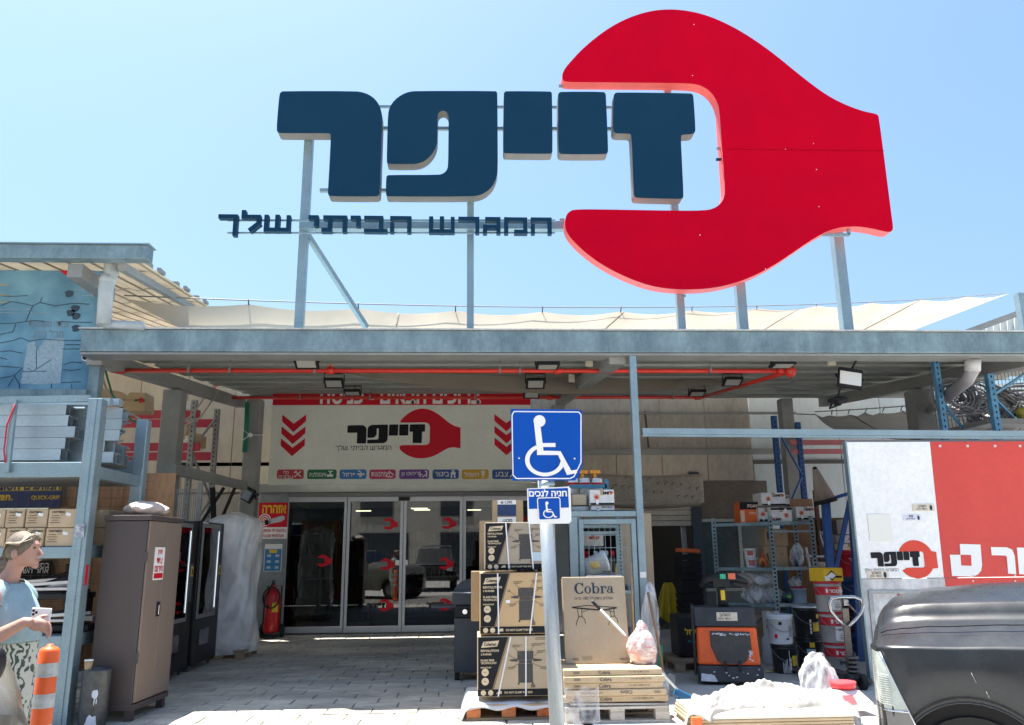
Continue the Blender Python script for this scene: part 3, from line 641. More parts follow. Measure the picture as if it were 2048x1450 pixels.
for u in (1395, 450, 1100):
    x = X(u, YP2, 795); b = MB(); b.tube([(x-.06, YP2, zB), (x+.06, YP2, zB)], .055, 10); b.build('coupling', PIPERED, pi)
b = MB(); b.ball((A1.x, YA, zA), .09, 10, 6); b.build('elbow', PIPERED, pi)
for u in (378, 460, 630, 1000, 1040, 1420): 
    x = X(u, YA, 740); b = MB(); b.tube([(x, YA, zA-.04), (x, YA, zd(YA)-.05)], .008, 6); b.cbox((x, YA, zA), (.03, .075, .075)); b.build('hanger', MIDGREY, pi)
for u in (600, 740, 950, 1345):
    x = X(u, YP2, 795); b = MB(); b.tube([(x, YP2, zB-.04), (x, YP2, zd(YP2)-.05)], .008, 6); b.cbox((x, YP2, zB), (.03, .08, .08)); b.build('hanger', MIDGREY, pi)
b = MB(); b.lathe([(.02, 0), (.03, -.03), (.012, -.07), (.03, -.075)], (A1.x+.02, YA, zA-.09), 8); b.build('sprinkler_head', CHROME, pi)
# ---------------------------------------------------------------- flat floodlights under the deck
LED = M('led_glass', (.36, .36, .33), .3, 0, 0)
def floodlight(u, v, y, label, tilt=12, yaw=0, s=.32):
    p = P(u, v, y); zt = zd(y)-.05
    t = thing('floodlight', label, 'floodlight', (p.x, y, zt), 'flat black floodlights under the canopy'); rot = Euler((R(-tilt*.8), 0, R(yaw))).to_matrix()
    c = V((p.x, y, p.z)); b = MB(); b.cbox(c, (s, s*.72, .05), rot); bo = b.build('housing', BLACKM, t, bevel=.008)
    b = MB()
    for k in range(9): b.cbox(c+rot @ V(((k-4)*s*.1, .02, .042)), (.012, s*.5, .035), rot)
    b.build('cooling_fins', BLACKM, t)
    b = MB(); b.cbox(c+rot @ V((0, -.01, -.028)), (s*.78, s*.5, .006), rot); b.build('lens', LED, t)
    b = MB(); b.tube([c+rot @ V((-s*.52, 0, 0)), (p.x-s*.52, y, zt), (p.x+s*.52, y, zt), c+rot @ V((s*.52, 0, 0))], .012, 6); b.build('bracket', BLACKM, t)
    b = MB(); b.lathe([(.05, 0), (.06, .04), (.03, .06)], c+V((0, .02, .05)), 8); b.build('driver_cap', M('beige_cap', (.45, .38, .2), .6), t)
floodlight(613, 725, 10.75, 'flat black floodlight at the left just above the front red pipe', 38)
floodlight(668, 766, 13.2, 'flat black floodlight hanging between the two red pipes on the left', 35)
floodlight(705, 785, 15.3, 'flat black floodlight in front of the red welcome strip on the left', 14)
floodlight(1095, 731, 10.75, 'flat black floodlight above the front red pipe near the middle cross beam', 8)
floodlight(1071, 767, 13.2, 'flat black floodlight below the front red pipe left of the middle cross beam', 40)
floodlight(1063, 788, 15.3, 'flat black floodlight at the right end of the red welcome strip', 40)
floodlight(1565, 729, 10.75, 'flat black floodlight above the right corner of the red pipe', 6)
floodlight(1465, 763, 13.2, 'flat black floodlight beside the slanting red side pipe', 30)
floodlight(1394, 786, 15.3, 'flat black floodlight at the rear corner of the red pipe on the right', 18)
# large floodlights at the right under the beam
def big_flood(u, v, y, label, s, rot, arm_from, emat):
    c = P(u, v, y); t = thing('large_floodlight', label, 'floodlight', arm_from); m = Euler([R(q) for q in rot]).to_matrix()
    b = MB(); b.cbox(c, (s, .06, s*.95), m); b.build('housing', BLACKM, t, bevel=.015)
    b = MB(); b.cbox(c+m @ V((0, -.034, -.05*s)), (s*.86, .008, s*.62), m); b.build('lens', emat, t)
    b = MB(); b.tube([c+m @ V((-s*.54, 0, 0)), c+m @ V((-s*.54, .1, s*.3)), c+m @ V((s*.54, .1, s*.3)), c+m @ V((s*.54, 0, 0))], .014, 6); b.tube([c+m @ V((0, .1, s*.3)), arm_from], .014, 6); b.build('bracket', BLACKM, t)
big_flood(1700, 757, YC+.3, 'big square floodlight with pale glass hung below the beam at the right', .32, (-18, 12, -12), P(1715, 716, YC+.3), M('lamp_glass', (.75, .73, .66), .3, 0, 0))
big_flood(1676, 800, YC+.5, 'dark floodlight seen edge on below the big square one', .2, (-72, -18, 20), P(1682, 770, YC+.4), BLACK)
big_flood(497, 990, 16.4, 'dark square floodlight clamped on the rear left column above the wrapped chairs', .3, (-15, 20, -40), P(512, 1000, 16.5), M('grey_glass', (.12, .13, .13), .2, 0, 0))
for (u, v, y) in ((1178, 724, 10.9), (1143, 757, 13.0), (192, 715, 10.6), (1662, 722, 10.6)):
    p = P(u, v, y); b = MB(); b.cbox(p, (.1, .06, .13)); tag(b.build('junction_box', M('beige_box', (.5, .47, .36), .6)), {1178: 'beige junction box under the deck beside the middle cross beam', 1143: 'beige junction box lower on the middle cross beam', 192: 'beige junction box at the left end of the canopy beside the security camera', 1662: 'beige junction box above the big square floodlight'}[u], 'junction box')
sc_ = thing('security_camera', 'small white bullet security camera with a black lens at the left end of the canopy', 'camera', P(172, 716, 10.5)); p = P(172, 716, 10.5)
b = MB(); b.tube([p+V((0, .12, .01)), p+V((0, -.03, 0))], .045, 14); b.build('body', WHITE, sc_); b = MB(); b.tube([p+V((0, -.032, 0)), p+V((0, -.036, 0))], .034, 14); b.build('lens', BLACK, sc_)
b = MB(); b.tube([p+V((0, .1, 0)), p+V((.1, .18, -.03))], .018, 8); b.build('mount', WHITE, sc_)

# ================================================================ ROOFTOP SIGN
zs0 = Z(661, YC, 1000)+.02
rs_ = thing('rooftop_sign', 'giant rooftop shop sign of navy Hebrew letters gripped by a red wrench on steel posts', 'sign', (2, YS, zs0))
D = .2
b = MB(); n = len(WRENCH); b.add([p for p in WRENCH], [tuple(range(n))]); b.build('wrench_face', SIGNRED, rs_)
def rim(poly, mat, nm, inset=0):
    b = MB(); n = len(poly); a = [p+V((0, .004, 0)) for p in poly]
    b.add(a+[p+V((0, D, 0)) for p in poly], [(i, (i+1) % n, (i+1) % n+n, i+n) for i in range(n)]+[tuple(range(n, 2*n))]); return b.build(nm, mat, rs_)
rim(WRENCH, SIDERED, 'wrench_side')
b = MB(); q = [P(1452, 298.5, YS), P(1768, 302, YS)]; b.bar(q[0]+V((0, -.003, 0)), q[1]+V((0, -.003, 0)), .006, .008); b.build('wrench_seam', M('seam_red', (.33, .002, .014), .6, 0, 0, spec=.03), rs_)
for (u, v) in ((1388, 49), (1385, 151), (1571, 298.5), (1627, 287), (1633, 339), (1638, 413), (1531, 538), (1415, 30), (1400, 470)):
    b = MB(); b.ball(P(u, v, YS-.003), (.006, .004, .009), 8, 5); b.build('rivet', PRINTW, rs_)
for L in LETTERS:
    b = MB(); b.add(L, [tuple(range(len(L)))]); lo = b.build('letter', NAVY, rs_)
    n = len(L); b = MB(); b.add([p+V((0, .004, 0)) for p in L]+[p+V((0, D, 0)) for p in L], [(i, (i+1) % n, (i+1) % n+n, i+n) for i in range(n)]+[tuple(range(n, 2*n))]); b.build('letter_side', SIDEBEIGE, lo)
# tag line letters: from pixel 436 to 1102, baseline about 463, top 430
T0, T1 = P(438, 466, YS), P(1100, 463, YS); zb_ = (T0.z+T1.z)/2; hh = P(900, 430, YS).z-P(900, 463, YS).z
runs, tw = tag_runs(); sc = (T1.x-T0.x)/tw; t_ = .06
for ch, x, pl in runs:
    b = MB(); kb = 0
    for line in pl:
        pts = [V((T0.x+(x+a[0])*sc, YS, zb_+a[1]*(hh-t_)+t_/2)) for a in line]
        for a, c in zip(pts, pts[1:]):
            kb += 1; tk = t_*(1-.03*(kb % 4)); dp_ = .1-.004*(kb % 4); ky = V((0, .05+.0006*(kb % 4), 0)); d = (c-a).normalized()*tk/2
            b.bar(a-d+ky, c+d+ky, dp_, tk, (0, 0, 1)) if abs((c-a).z) < 1e-6 else b.bar(a-d+ky, c+d+ky, tk, dp_, (0, 1, 0))
    lo = b.build('tagline_letter', NAVY, rs_)
# structure behind
YR = YS+D+.06
def rail(u0, v0, u1, v1, w_, y=YR, nm='rail', mat=GALV):
    b = MB(); p, q = P(u0, v0, y), P(u1, v1, y); b.bar(p, q, w_); b.build(nm, mat, rs_)
rail(605, 213, 1380, 216, .035); rail(610, 257, 1375, 259, .05); rail(640, 381, 900, 382, .05)
rail(455, 441, 1110, 441, .025, YS+.12); rail(455, 466, 1110, 466, .025, YS+.12); rail(600, 452, 1140, 453, .12, YR+.05)
def post(ub, ut, vt, w_, y=YR+.14):
    a = P(ub, 661, y); c = P(ut, vt, y); x = (a.x+c.x)/2
    b = MB(); b.box((x-w_/2, y-w_/2, zs0-.05), (x+w_/2, y+w_/2, c.z)); b.build('sign_post', GALV, rs_, bevel=.008)
    b = MB(); b.box((x-w_*.9, y-w_*.9, zs0-.0), (x+w_*.9, y+w_*.9, zs0+.014)); b.build('foot_plate', GALVD, rs_)
post(597, 620, 270, .125); post(942, 940, 210, .1); post(1362, 1334, 170, .11); post(1483, 1460, 300, .135); post(1695, 1668, 440, .15)
def brace(p, q, w_=.06): b = MB(); b.bar(p, q, w_); b.build('brace', GALV, rs_)
yb = YR+.15
brace(P(612, 465, yb), P(733, 655, yb+1.0), .07)
brace(P(1640, 470, YS+.1), P(1698, 470, YS+.1), .04); brace(P(1698, 470, YS+.1), P(1697, 455, YS+.1), .04)
for (u, v) in ((1366, 592), (1438, 297), (1437, 319), (1122, 172), (1124, 440)):
    b = MB(); b.cbox(P(u, v, YS+.08), (.07, .04, .03)); b.build('bracket', MIDGREY if v != 319 else NAVY, rs_)

# ================================================================ SHADE SAILS
def sail(name, label, c00, c10, c01, c11, mat, n=28, sag=.35, wav=.08):
    """c00-c10 is the upper edge, c01-c11 the lower edge"""
    t = thing(name, label, 'shade sail', (c00+c10)/2); t.location.z = min(c01.z, c11.z); OFF[t.name] = V(t.location)
    def fn(a, c):
        p = (c00*(1-a)+c10*a)*(1-c)+(c01*(1-a)+c11*a)*c
        return p+V((0, 0, -sag*4*a*(1-a)*(.36+.64*c)-wav*abs(math.sin(a*math.pi*12))*(1-c)**3))+V((0, .15*math.sin(c*3+a*5), 0))
    b = MB(); b.grid(n*2, 14, fn); b.build('sheet', mat, t)
    for q in (.2, .42, .64, .83):
        b = MB(); b.tube([fn(q+.02*e, e)+V((0, -.012, 0)) for e in [i/14 for i in range(15)]], .012, 4); b.build('seam', mat, t)
    b = MB(); b.tube([c00*(1-a)+c10*a+V((0, 0, -sag*1.44*a*(1-a)+.05)) for a in [i/30 for i in range(31)]], .012, 5); b.build('edge_cable', MIDGREY, t)
    b = MB()
    for k in range(1, 12):
        a = k/12; p = c00*(1-a)+c10*a; b.tube([p+V((0, 0, -sag*1.44*a*(1-a)+.07)), fn(a, 0)+V((0, -.01, -.02))], .012, 4)
    b.build('ring_clip', DKGREY, t)
    return t
ys1, ys2 = 20.0, 14.5
sail('shade_sail', 'long cream shade sail stretched above the canopy roof behind the sign', P(248, 597, 12.6), P(2012, 590, ys1+1.5), P(430, 690, 12.7), P(1720, 700, ys2), SAIL, 30, .85)
sail('small_shade_sail', 'smaller white shade sail behind the right column above the metal bar', P(1630, 828, 16.8), P(2060, 792, 16.0), P(1690, 868, 13.9), P(2060, 880, 13.9), SAILW, 14, .12)
b = MB(); b.tube([P(1592, 828, 16.8), P(1632, 829, 16.8)], .012, 5); tag(b.build('chain', DKGREY), 'short dark chain tying the small white sail to the sky tinted wall', 'chain')

# ================================================================ LEFT SIDE: upper canopy, mural
lr = thing('side_canopy', 'translucent sheet roof with a deep steel gutter at the upper left', 'canopy', (-5, 9.6, 4.5))
YG = 9.6
g0, g1 = P(294, 490, YG), P(294, 517, YG)
b = MB(); b.box((-12, YG, g1.z), (g1.x, YG+.18, g0.z)); b.build('gutter', GALVB, lr, bevel=.008)
b = MB(); b.box((-12, YG-.03, g0.z+.002), (g1.x+.02, YG+.2, g0.z+.015)); b.build('gutter_lip', GALV, lr)
nx = 46; sl_ = .2; sk_ = -.17
def rf(x, y, o=0): return V((x+sk_*(y-YG), y, g1.z+.02+sl_*(y-YG)+o))
b = MB(); xr_ = g1.x-.15; vs = []; fs = []
for i in range(90):
    x = xr_-i*.09
    for y in (YG+.18, 21.5): vs.append(rf(x, y, .035 if (i//2) % 2 else 0))
for i in range(89): fs.append((2*i, 2*i+1, 2*i+3, 2*i+2))
b.add(vs, fs); b.build('roof_sheet', CLEARROOF, lr, solid=.004)
for k in range(6):
    y = YG+1.4+k*1.9; b = MB(); b.bar(rf(xr_-.12, y, .1), rf(xr_-8, y, .1), .08, .1); b.build('purlin', GALVD, lr); b = MB(); b.cbox(rf(xr_+.015, y, .03), (.05, .2, .05)); b.build('edge_bracket', GALVD, lr)
for k in range(26):
    b = MB(); b.bar(rf(xr_-.05-k*.3, YG+.22, -.012), rf(xr_-.05-k*.3, 21.3, -.012), .02, .02); b.build('roof_rib', M('roof_rib_brown', (.3, .25, .18), .8), lr)
b = MB(); b.bar(rf(xr_-.2, YG+.2, -.1), rf(xr_-.2, 21, -.1), .1, .1); b.build('rafter', GALVD, lr)
YM = 10.6
xm1 = X(192, YM, 660); px_ = P(198, 690, YM)
b = MB(); b.box((px_.x-.07, YM-.05, 2.6), (px_.x+.07, YM+.1, rf(0, YM).z-.08)); b.build('post', GALVB, lr, bevel=.008)
b = MB(); b.box((px_.x-.09, YG+.15, g1.z-.2), (px_.x+.09, YM+.1, g1.z-.02)); b.build('bracket', GALVD, lr)
b = MB(); q = [P(224, 512, 10.0), P(222, 545, 10.0), P(212, 575, 10.0), P(208, 650, 10.0)]; b.tube(q, .09, 12); b.tube([P(207, 648, 10.05), P(288, 652, 10.05)], .055, 10); b.tube([P(217, 552, 10.0), P(214, 566, 10.0)], .1, 12); b.build('downpipe', M('blue_grey_pipe', (.42, .47, .5), .45), lr)
# blue mural panel
MUR = bpy.data.materials.new('mural_print'); MUR.use_nodes = True
n = MUR.node_tree.nodes; l = MUR.node_tree.links; bs = n['Principled BSDF']; tc = n.new('ShaderNodeTexCoord')
nz = n.new('ShaderNodeTexNoise'); nz.inputs['Scale'].default_value = 1.6; nz.inputs['Detail'].default_value = 9; l.new(tc.outputs['Object'], nz.inputs['Vector'])
rp = n.new('ShaderNodeValToRGB'); e = rp.color_ramp.elements; e[0].position = .32; e[0].color = (.05, .17, .28, 1); e[1].position = .7; e[1].color = (.2, .42, .56, 1)
l.new(nz.outputs['Fac'], rp.inputs[0]); l.new(rp.outputs[0], bs.inputs['Base Color']); bs.inputs['Roughness'].default_value = .5
mu = thing('mural_panel', 'large faded blue printed panel with dark cracks and a pale patch at the upper left', 'mural', (-6, YM, 3))
z0, z1 = Z(782, YM, 100), Z(541, YM, 100); b = MB(); b.box((-11, YM, z0), (xm1, YM+.05, z1)); b.build('panel', MUR, mu)
def mp(cx, cy): return P(cx/2.9, 460+cy/2.9, YM-.006)     # position measured on the panel
b = MB(); b.add([mp(160, 660), mp(200, 640), mp(215, 700), mp(260, 640), mp(375, 625), mp(350, 890), mp(215, 895), mp(120, 890)], [tuple(range(8))]); b.build('pale_patch', stained('mural_patch', (.36, .48, .56), (.25, .38, .47), .8, 2.2, .6), mu)
b = MB()
for ln in ([(0, 440), (60, 415), (130, 425), (190, 440), (230, 420), (245, 390)], [(190, 440), (170, 480), (150, 530), (90, 540), (0, 542)], [(230, 420), (320, 440), (420, 425), (520, 430)], [(150, 530), (200, 525), (260, 530)], [(350, 530), (430, 535), (530, 535)], [(0, 655), (80, 640), (120, 625), (170, 645), (265, 630)], [(270, 635), (380, 640), (475, 640)], [(0, 705), (60, 700), (130, 715)], [(0, 790), (80, 795), (130, 800), (80, 845), (0, 860)], [(380, 665), (470, 665)], [(370, 780), (420, 765), (475, 770)], [(370, 810), (420, 815), (470, 805)], [(355, 885), (470, 880)], [(80, 845), (110, 890), (112, 918)], [(45, 910), (75, 860)], [(0, 740), (40, 750)], [(210, 690), (212, 810)], [(160, 800), (190, 820), (300, 750)], [(130, 820), (270, 820)], [(0, 380), (60, 385), (160, 380)], [(360, 690), (470, 690)], [(298, 895), (298, 918)], [(415, 890), (416, 918)], [(90, 545), (75, 590), (0, 605)]):
    b.tube([mp(*q) for q in ln], .0042, 4)
b.build('crack_print', M('crack_dark', (.03, .05, .075), .6), mu, kind='stuff')
b = MB()
for (x, y) in ((400, 370), (435, 455), (440, 500), (440, 570), (410, 480)): b.prism([(.06*math.cos(q*.7)*(1+.3*math.sin(q*2.3)), .05*math.sin(q*.7)) for q in range(9)], mp(x, y), (1, 0, 0), (0, 0, 1))
b.build('smudge_print', M('smudge', (.03, .06, .1), .6), mu, kind='stuff')
b = MB(); b.add([mp(345, 235), mp(395, 235), mp(430, 280), mp(400, 275)], [(0, 1, 2, 3)]); b.add([mp(430, 235), mp(490, 235), mp(540, 290), mp(540, 330)], [(0, 1, 2, 3)]); b.build('red_print', PRINTR, mu)
b = MB(); b.add([mp(395, 245), mp(430, 240), mp(540, 340), mp(540, 385)], [(0, 1, 2, 3)]); b.build('white_print', M('print_pale_blue', (.5, .55, .62), .5), mu)
b = MB()
for y in (318, 380, 418): b.bar(mp(0, y), mp(46, y), .012, .004)
b.build('yellow_print', PRINTY, mu)
b = MB()
for y, x0_, x1_ in ((460, 0, 170), (480, 0, 160), (462, 330, 420), (480, 180, 290), (345, 430, 495), (380, 480, 530)):
    x = x0_
    while x < x1_: b.bar(mp(x, y), mp(x+7, y), .01, .004); x += 13
b.build('dash_print', M('print_grey', (.5, .5, .52), .5), mu, kind='stuff')
b = MB(); lettering(b, H('עבודה מקצועית'), mp(285, 552), .12, w=mp(400, 0).x-mp(170, 0).x, bold=.0); lettering(b, H('מכל הלב'), mp(275, 600), .12, w=mp(365, 0).x-mp(185, 0).x, bold=0); b.build('faded_lettering', M('print_faded', (.2, .25, .3), .6), mu)
b = MB(); b.box((-11, YM-.12, Z(795, YM-.1, 80)), (xm1+.02, YM+.02, Z(779, YM-.1, 80))); b.build('bottom_rail', GALVB, mu, bevel=.006)

# ================================================================ RIGHT SIDE: board, bar, racks
YBD = 10.1
bd = thing('painted_hoarding', 'white and red painted hoarding with wrench logo at the right', 'hoarding', (X(1870, YBD), YBD, 0))
x0 = X(1704, YBD, 1000); z1 = Z(884, YBD, 1870); zm = Z(1156, YBD, 1870)
xs0, xs1 = P(1858, 886, YBD).x, P(1886, 1156, YBD).x; xs2 = xs1+.02
b = MB(); b.hexa([(x0, YBD-.02, zm+.004), (xs1, YBD-.02, zm+.004), (xs1, YBD+.02, zm+.004), (x0, YBD+.02, zm+.004), (x0, YBD-.02, z1), (xs0, YBD-.02, z1), (xs0, YBD+.02, z1), (x0, YBD+.02, z1)])
BRD = stained('white_board', (.88, .88, .86), (.83, .83, .81), .45, 3.0, .5, fine=24, bump=.03, detail_dark=.92)
b.build('white_panel', BRD, bd)
BRED = stained('faded_red_board', (.66, .06, .045), (.58, .05, .04), .6, 1.0, .5, fine=25, bump=.01, detail_dark=.94)
b = MB(); b.hexa([(xs1+.002, YBD-.02, zm+.004), (10.5, YBD-.02, zm+.004), (10.5, YBD+.02, zm+.004), (xs1+.002, YBD+.02, zm+.004), (xs0+.002, YBD-.02, z1), (10.5, YBD-.02, z1), (10.5, YBD+.02, z1), (xs0+.002, YBD+.02, z1)]); b.build('red_panel', BRED, bd)
b = MB(); b.box((xs1+.012, YBD-.02, .9), (10.5, YBD+.02, zm-.004)); b.build('red_panel', BRED, bd)
b = MB(); b.box((x0, YBD-.02, .05), (xs1+.008, YBD+.02, zm-.004)); b.build('white_panel', stained('scuffed_white_board', (.76, .76, .74), (.45, .45, .45), .5, 2.2, .5, 0, (1, 1, .6), fine=14, bump=.03, detail_dark=.8), bd)
b = MB(); b.box((x0-.022, YBD-.03, 0), (x0-.002, YBD+.06, z1+.02)); b.build('edge_frame', GALV, bd); b = MB(); b.box((x0, YBD+.03, z1-.02), (10.5, YBD+.06, z1+.03)); b.build('top_frame', GALVD, bd)
b = MB()
for u in (1880, 1935, 1990, 2040): b.cbox(P(u, 892, YBD-.025), (.03, .01, .03))
for u in (1946, 2030):
    for v in (1151, 1162): b.cbox(P(u, v, YBD-.025), (.02, .01, .02))
b.build('screw', M('pale_screw', (.65, .6, .58), .4), bd)
pa = P(1742, 1154, YBD); pb = P(1872, 1090, YBD)
# logo variant with a round spanner
b = MB(); c = P(1832, 1118.5, YBD-.025); r = P(1866, 1118, YBD).x-c.x
poly = [c+V((r*math.cos(q), 0, r*math.sin(q))) for q in [R(150-k*(150-25)/20) for k in range(21)]]
tipx = P(1872, 1118, YBD).x; zt_, zb_ = P(1870, 1104, YBD).z, P(1870, 1136, YBD).z
poly += [V((tipx, c.y, zt_)), V((tipx, c.y, zb_))]+[c+V((r*math.cos(q), 0, r*math.sin(q))) for q in [R(-30-k*(115)/20) for k in range(21)]]
jx = P(1846, 1118, YBD).x; jl = P(1795, 1118, YBD).x; ja, jb = P(1846, 1103, YBD).z, P(1846, 1135, YBD).z
poly += [V((c.x-r*.55, c.y, jb)), V((jx-.02, c.y, jb)), V((jx, c.y, jb+.02)), V((jx, c.y, ja-.02)), V((jx-.02, c.y, ja)), V((c.x-r*.86, c.y, ja))]
b.add(poly, [tuple(range(len(poly)))]); b.build('wrench_print', M('print_orange_red', (.68, .05, .025), .5, 0, 0), bd)
o_ = P(1744, 1133, YBD-.028); wd = (P(1840, 1133, YBD).x-o_.x)
lx1 = max(p.x for p in LETTERS[4]); lz0 = min(p.z for p in LETTERS[4]); s_ = wd/(lx1-LX0); k = MB()
for L in LETTERS: k.add([o_+V(((p.x-LX0)*s_, 0, (p.z-lz0)*s_*1.02)) for p in L], [tuple(range(len(L)))])
o2 = P(1729, 1143, YBD-.028); tagline_print(k, o2, P(1795, 1143, YBD).x-o2.x, V((1, 0, 0)), V((0, 0, 1))); k.build('word_print', PRINTK, bd)
# big white letters on red: samech-like square mark, resh, and the start of a letter
k = MB(); f3 = lambda x, y: P(1500+x/3.2226, 1000+y/3.2226, YBD-.026)
k.add([f3(1352, 283), f3(1485, 287), f3(1496, 420), f3(1490, 455), f3(1470, 480), f3(1435, 494), f3(1302, 489), f3(1288, 353), f3(1356, 353)], [tuple(range(9))])
k.add([f3(1552, 303), f3(1655, 305), f3(1690, 320), f3(1706, 360), f3(1716, 478), f3(1664, 474), f3(1655, 365), f3(1645, 358), f3(1558, 356)], [tuple(range(9))])
k.add([f3(1720, 306), f3(1800, 308), f3(1840, 330), f3(1860, 480), f3(1735, 478)], [tuple(range(5))]); k.build('letter_print', PRINTW, bd)
k = MB(); k.add([p+V((0, -.003, 0)) for p in (f3(1356, 353), f3(1424, 354), f3(1428, 424), f3(1362, 422))], [(0, 1, 2, 3)]); k.build('square_print', BRED, bd)
for (u0, v0, u1, v1, nm, mt, hb) in ((1740, 1028, 1780, 1082, 'paper_sheet', M('cream_paper', (.78, .77, .7), .7, 0, 0), None), (1826, 1008, 1868, 1022, 'sticker', M('cream_sticker', (.7, .62, .5), .6), 'האהב'), (1807, 1029, 1842, 1041, 'sticker', M('pale_sticker', (.7, .7, .78), .6), 'דוד'), (1735, 1141, 1776, 1157, 'sticker', M('cream_sticker', (.7, .62, .5), .6), 'האהב')):
    a, c = P(u0, v1, YBD-.026), P(u1, v0, YBD-.026); k = MB(); k.box((a.x, YBD-.03, a.z), (c.x, YBD-.0225, c.z)); so = k.build(nm, mt, bd)
    if hb:
        k = MB(); w_ = c.x-a.x; h_ = c.z-a.z; lettering(k, H(hb), (a.x+w_*.42, YBD-.032, a.z+h_*.7), h_*.35, bold=.02); lettering(k, H('חסדי מיזם'), (a.x+w_*.4, YBD-.032, a.z+h_*.28), h_*.25, bold=.01, maxw=w_*.6); k.ball((c.x-w_*.17, YBD-.031, a.z+h_*.45), (h_*.22, .001, h_*.4), 8, 5); k.build('sticker_print', PRINTN, so)
# frame marks at the lower part of the board
k = MB()
def fr(u0, v0, u1, v1, w_): k.bar(P(u0, v0, YBD-.035), P(u1, v1, YBD-.035), w_, .02, (0, -1, 0))
fr(1737, 1184, 1866, 1184, .04); fr(1741, 1188, 1752, 1300, .05); fr(1798, 1190, 1912, 1190, .03); k.build('edge_strip', stained('bare_alu_strip', (.45, .47, .48), (.3, .32, .33), .8, 4, .45, .4), bd)
k = MB(); fr(1798, 1188, 1803, 1225, .02); k.build('edge_strip', M('print_orange_red', (.68, .05, .025)), bd)
# galvanized bar above the board, joined to the slim post
b = MB(); p, q = P(1284, 863, YC+.06), P(2100, 869, YC+.06); b.bar(p, q, .1, .075); b.bar(p+V((0, -.03, -.055)), q+V((0, -.03, -.055)), .03, .03); tag(b.build('support_bar', GALV), 'long galvanized bar running right from the slim post above the hoarding', 'bar')
# blue pallet rack behind the shelves (uprights with diagonal braces)
def upright(t, u0, u1, v0, y0, y1, zt, mat, w_=.09, zb=0., n=4):
    xa, xb = X(u0, y0, v0), X(u1, y1, v0)
    for xx, yy in ((xa, y0), (xb, y1)):
        b = MB(); b.box((xx-w_/2, yy-w_/2, zb), (xx+w_/2, yy+w_/2, zt)); po = b.build('upright', mat, t, bevel=.008)
        k = MB()
        zz = zb+.1
        while zz < zt-.06: k.cbox((xx, yy-w_/2-.001, zz), (.02, .004, .035)); zz += .09
        k.build('punched_slots', BLACKM, po)
    for i in range(n):
        za, zc = zb+.25+(zt-zb-.4)*i/n, zb+.25+(zt-zb-.4)*(i+1)/n
        if i % 2: za, zc = zc, za
        b = MB(); b.bar((xa, y0, za), (xb, y1, zc), .035); b.build('brace', mat, t)
t = thing('blue_pallet_rack', 'dark blue pallet rack frame beside the rear right column above the white boxes', 'rack', (X(1570, 15.6), 15.6, 0))
upright(t, 1553, 1600, 900, 15.4, 16.2, Z(832, 15.4, 1553), BLUE, .1)
for v in (885, 903):
    b = MB(); b.bar((X(1600, 16.2), 16.2, Z(v, 16.2, 1650)), (X(1830, 16.2), 16.2, Z(v, 16.2, 1650)), .06, .1); b.build('beam', M('faded_red_beam', (.5, .16, .18), .5), t)
# rack of wire coils above the hoarding
t = thing('coil_rack', 'pale blue pallet rack with mesh back rising above the hoarding at the far right', 'rack', (7.2, 12.2, 0))
upright(t, 1880, 1945, 800, 11.6, 12.6, Z(690, 11.6, 1880), LTBLUE, .09, 2.2, 3); upright(t, 1985, 2075, 800, 11.4, 12.6, Z(690, 11.6, 1990), LTBLUE, .1, 2.2, 3)
b = MB(); xa, xb = X(1865, 12.8, 780), X(2110, 12.8, 780); za, zc = Z(860, 12.8, 1950), Z(700, 12.8, 1950)
for i in range(34): b.bar((xa+(xb-xa)*i/33, 12.8, za), (xa+(xb-xa)*i/33, 12.8, zc), .006)
for i in range(9): b.bar((xa, 12.81, za+(zc-za)*i/8), (xb, 12.81, za+(zc-za)*i/8), .006)
o = b.build('wire_mesh', DKGREY, t); o['kind'] = 'stuff'
b = MB(); b.box((xa, 11.5, za-.1), (xb, 12.7, za-.02)); b.build('shelf_deck', GALVD, t)
WIRE = M('grey_cable_sheath', (.33, .34, .37), .55, rand=.3)
for i in range(15):
    cu, cv = random.choice([1915, 1945, 1975, 2000, 2030, 2055])+random.uniform(-10, 10), 828-18*(i//5)+random.uniform(-8, 8)
    c = P(cu, cv, 12.0+.25*random.random()); b = MB(); r0 = random.uniform(.2, .34); ax = Euler((random.uniform(.6, 1.9), random.uniform(-.4, .4), random.uniform(-.6, .6))).to_matrix(); pts = []
    for k in range(70):
        a = k*.55; r = r0*(1+.18*math.sin(a*.37+i)); pts.append(c+ax @ V((r*math.cos(a), r*.8*math.sin(a), .05*math.sin(a*.7+i)+.002*k-.07)))
    b.tube(pts, .011, 5); tag(b.build('cable_coil', WIRE), 'loose grey cable coil heaped on the mesh rack above the hoarding', 'cable coil', 'cable coils heaped on the rack')
b = MB(); p = P(2044, 826, 11.9); b.ball(p, .09, 10, 7); tag(b.build('yellow_bag', M('olive_yellow', (.45, .4, .08), .6)), 'small olive yellow bundle at the right end of the cable coils', 'bundle')
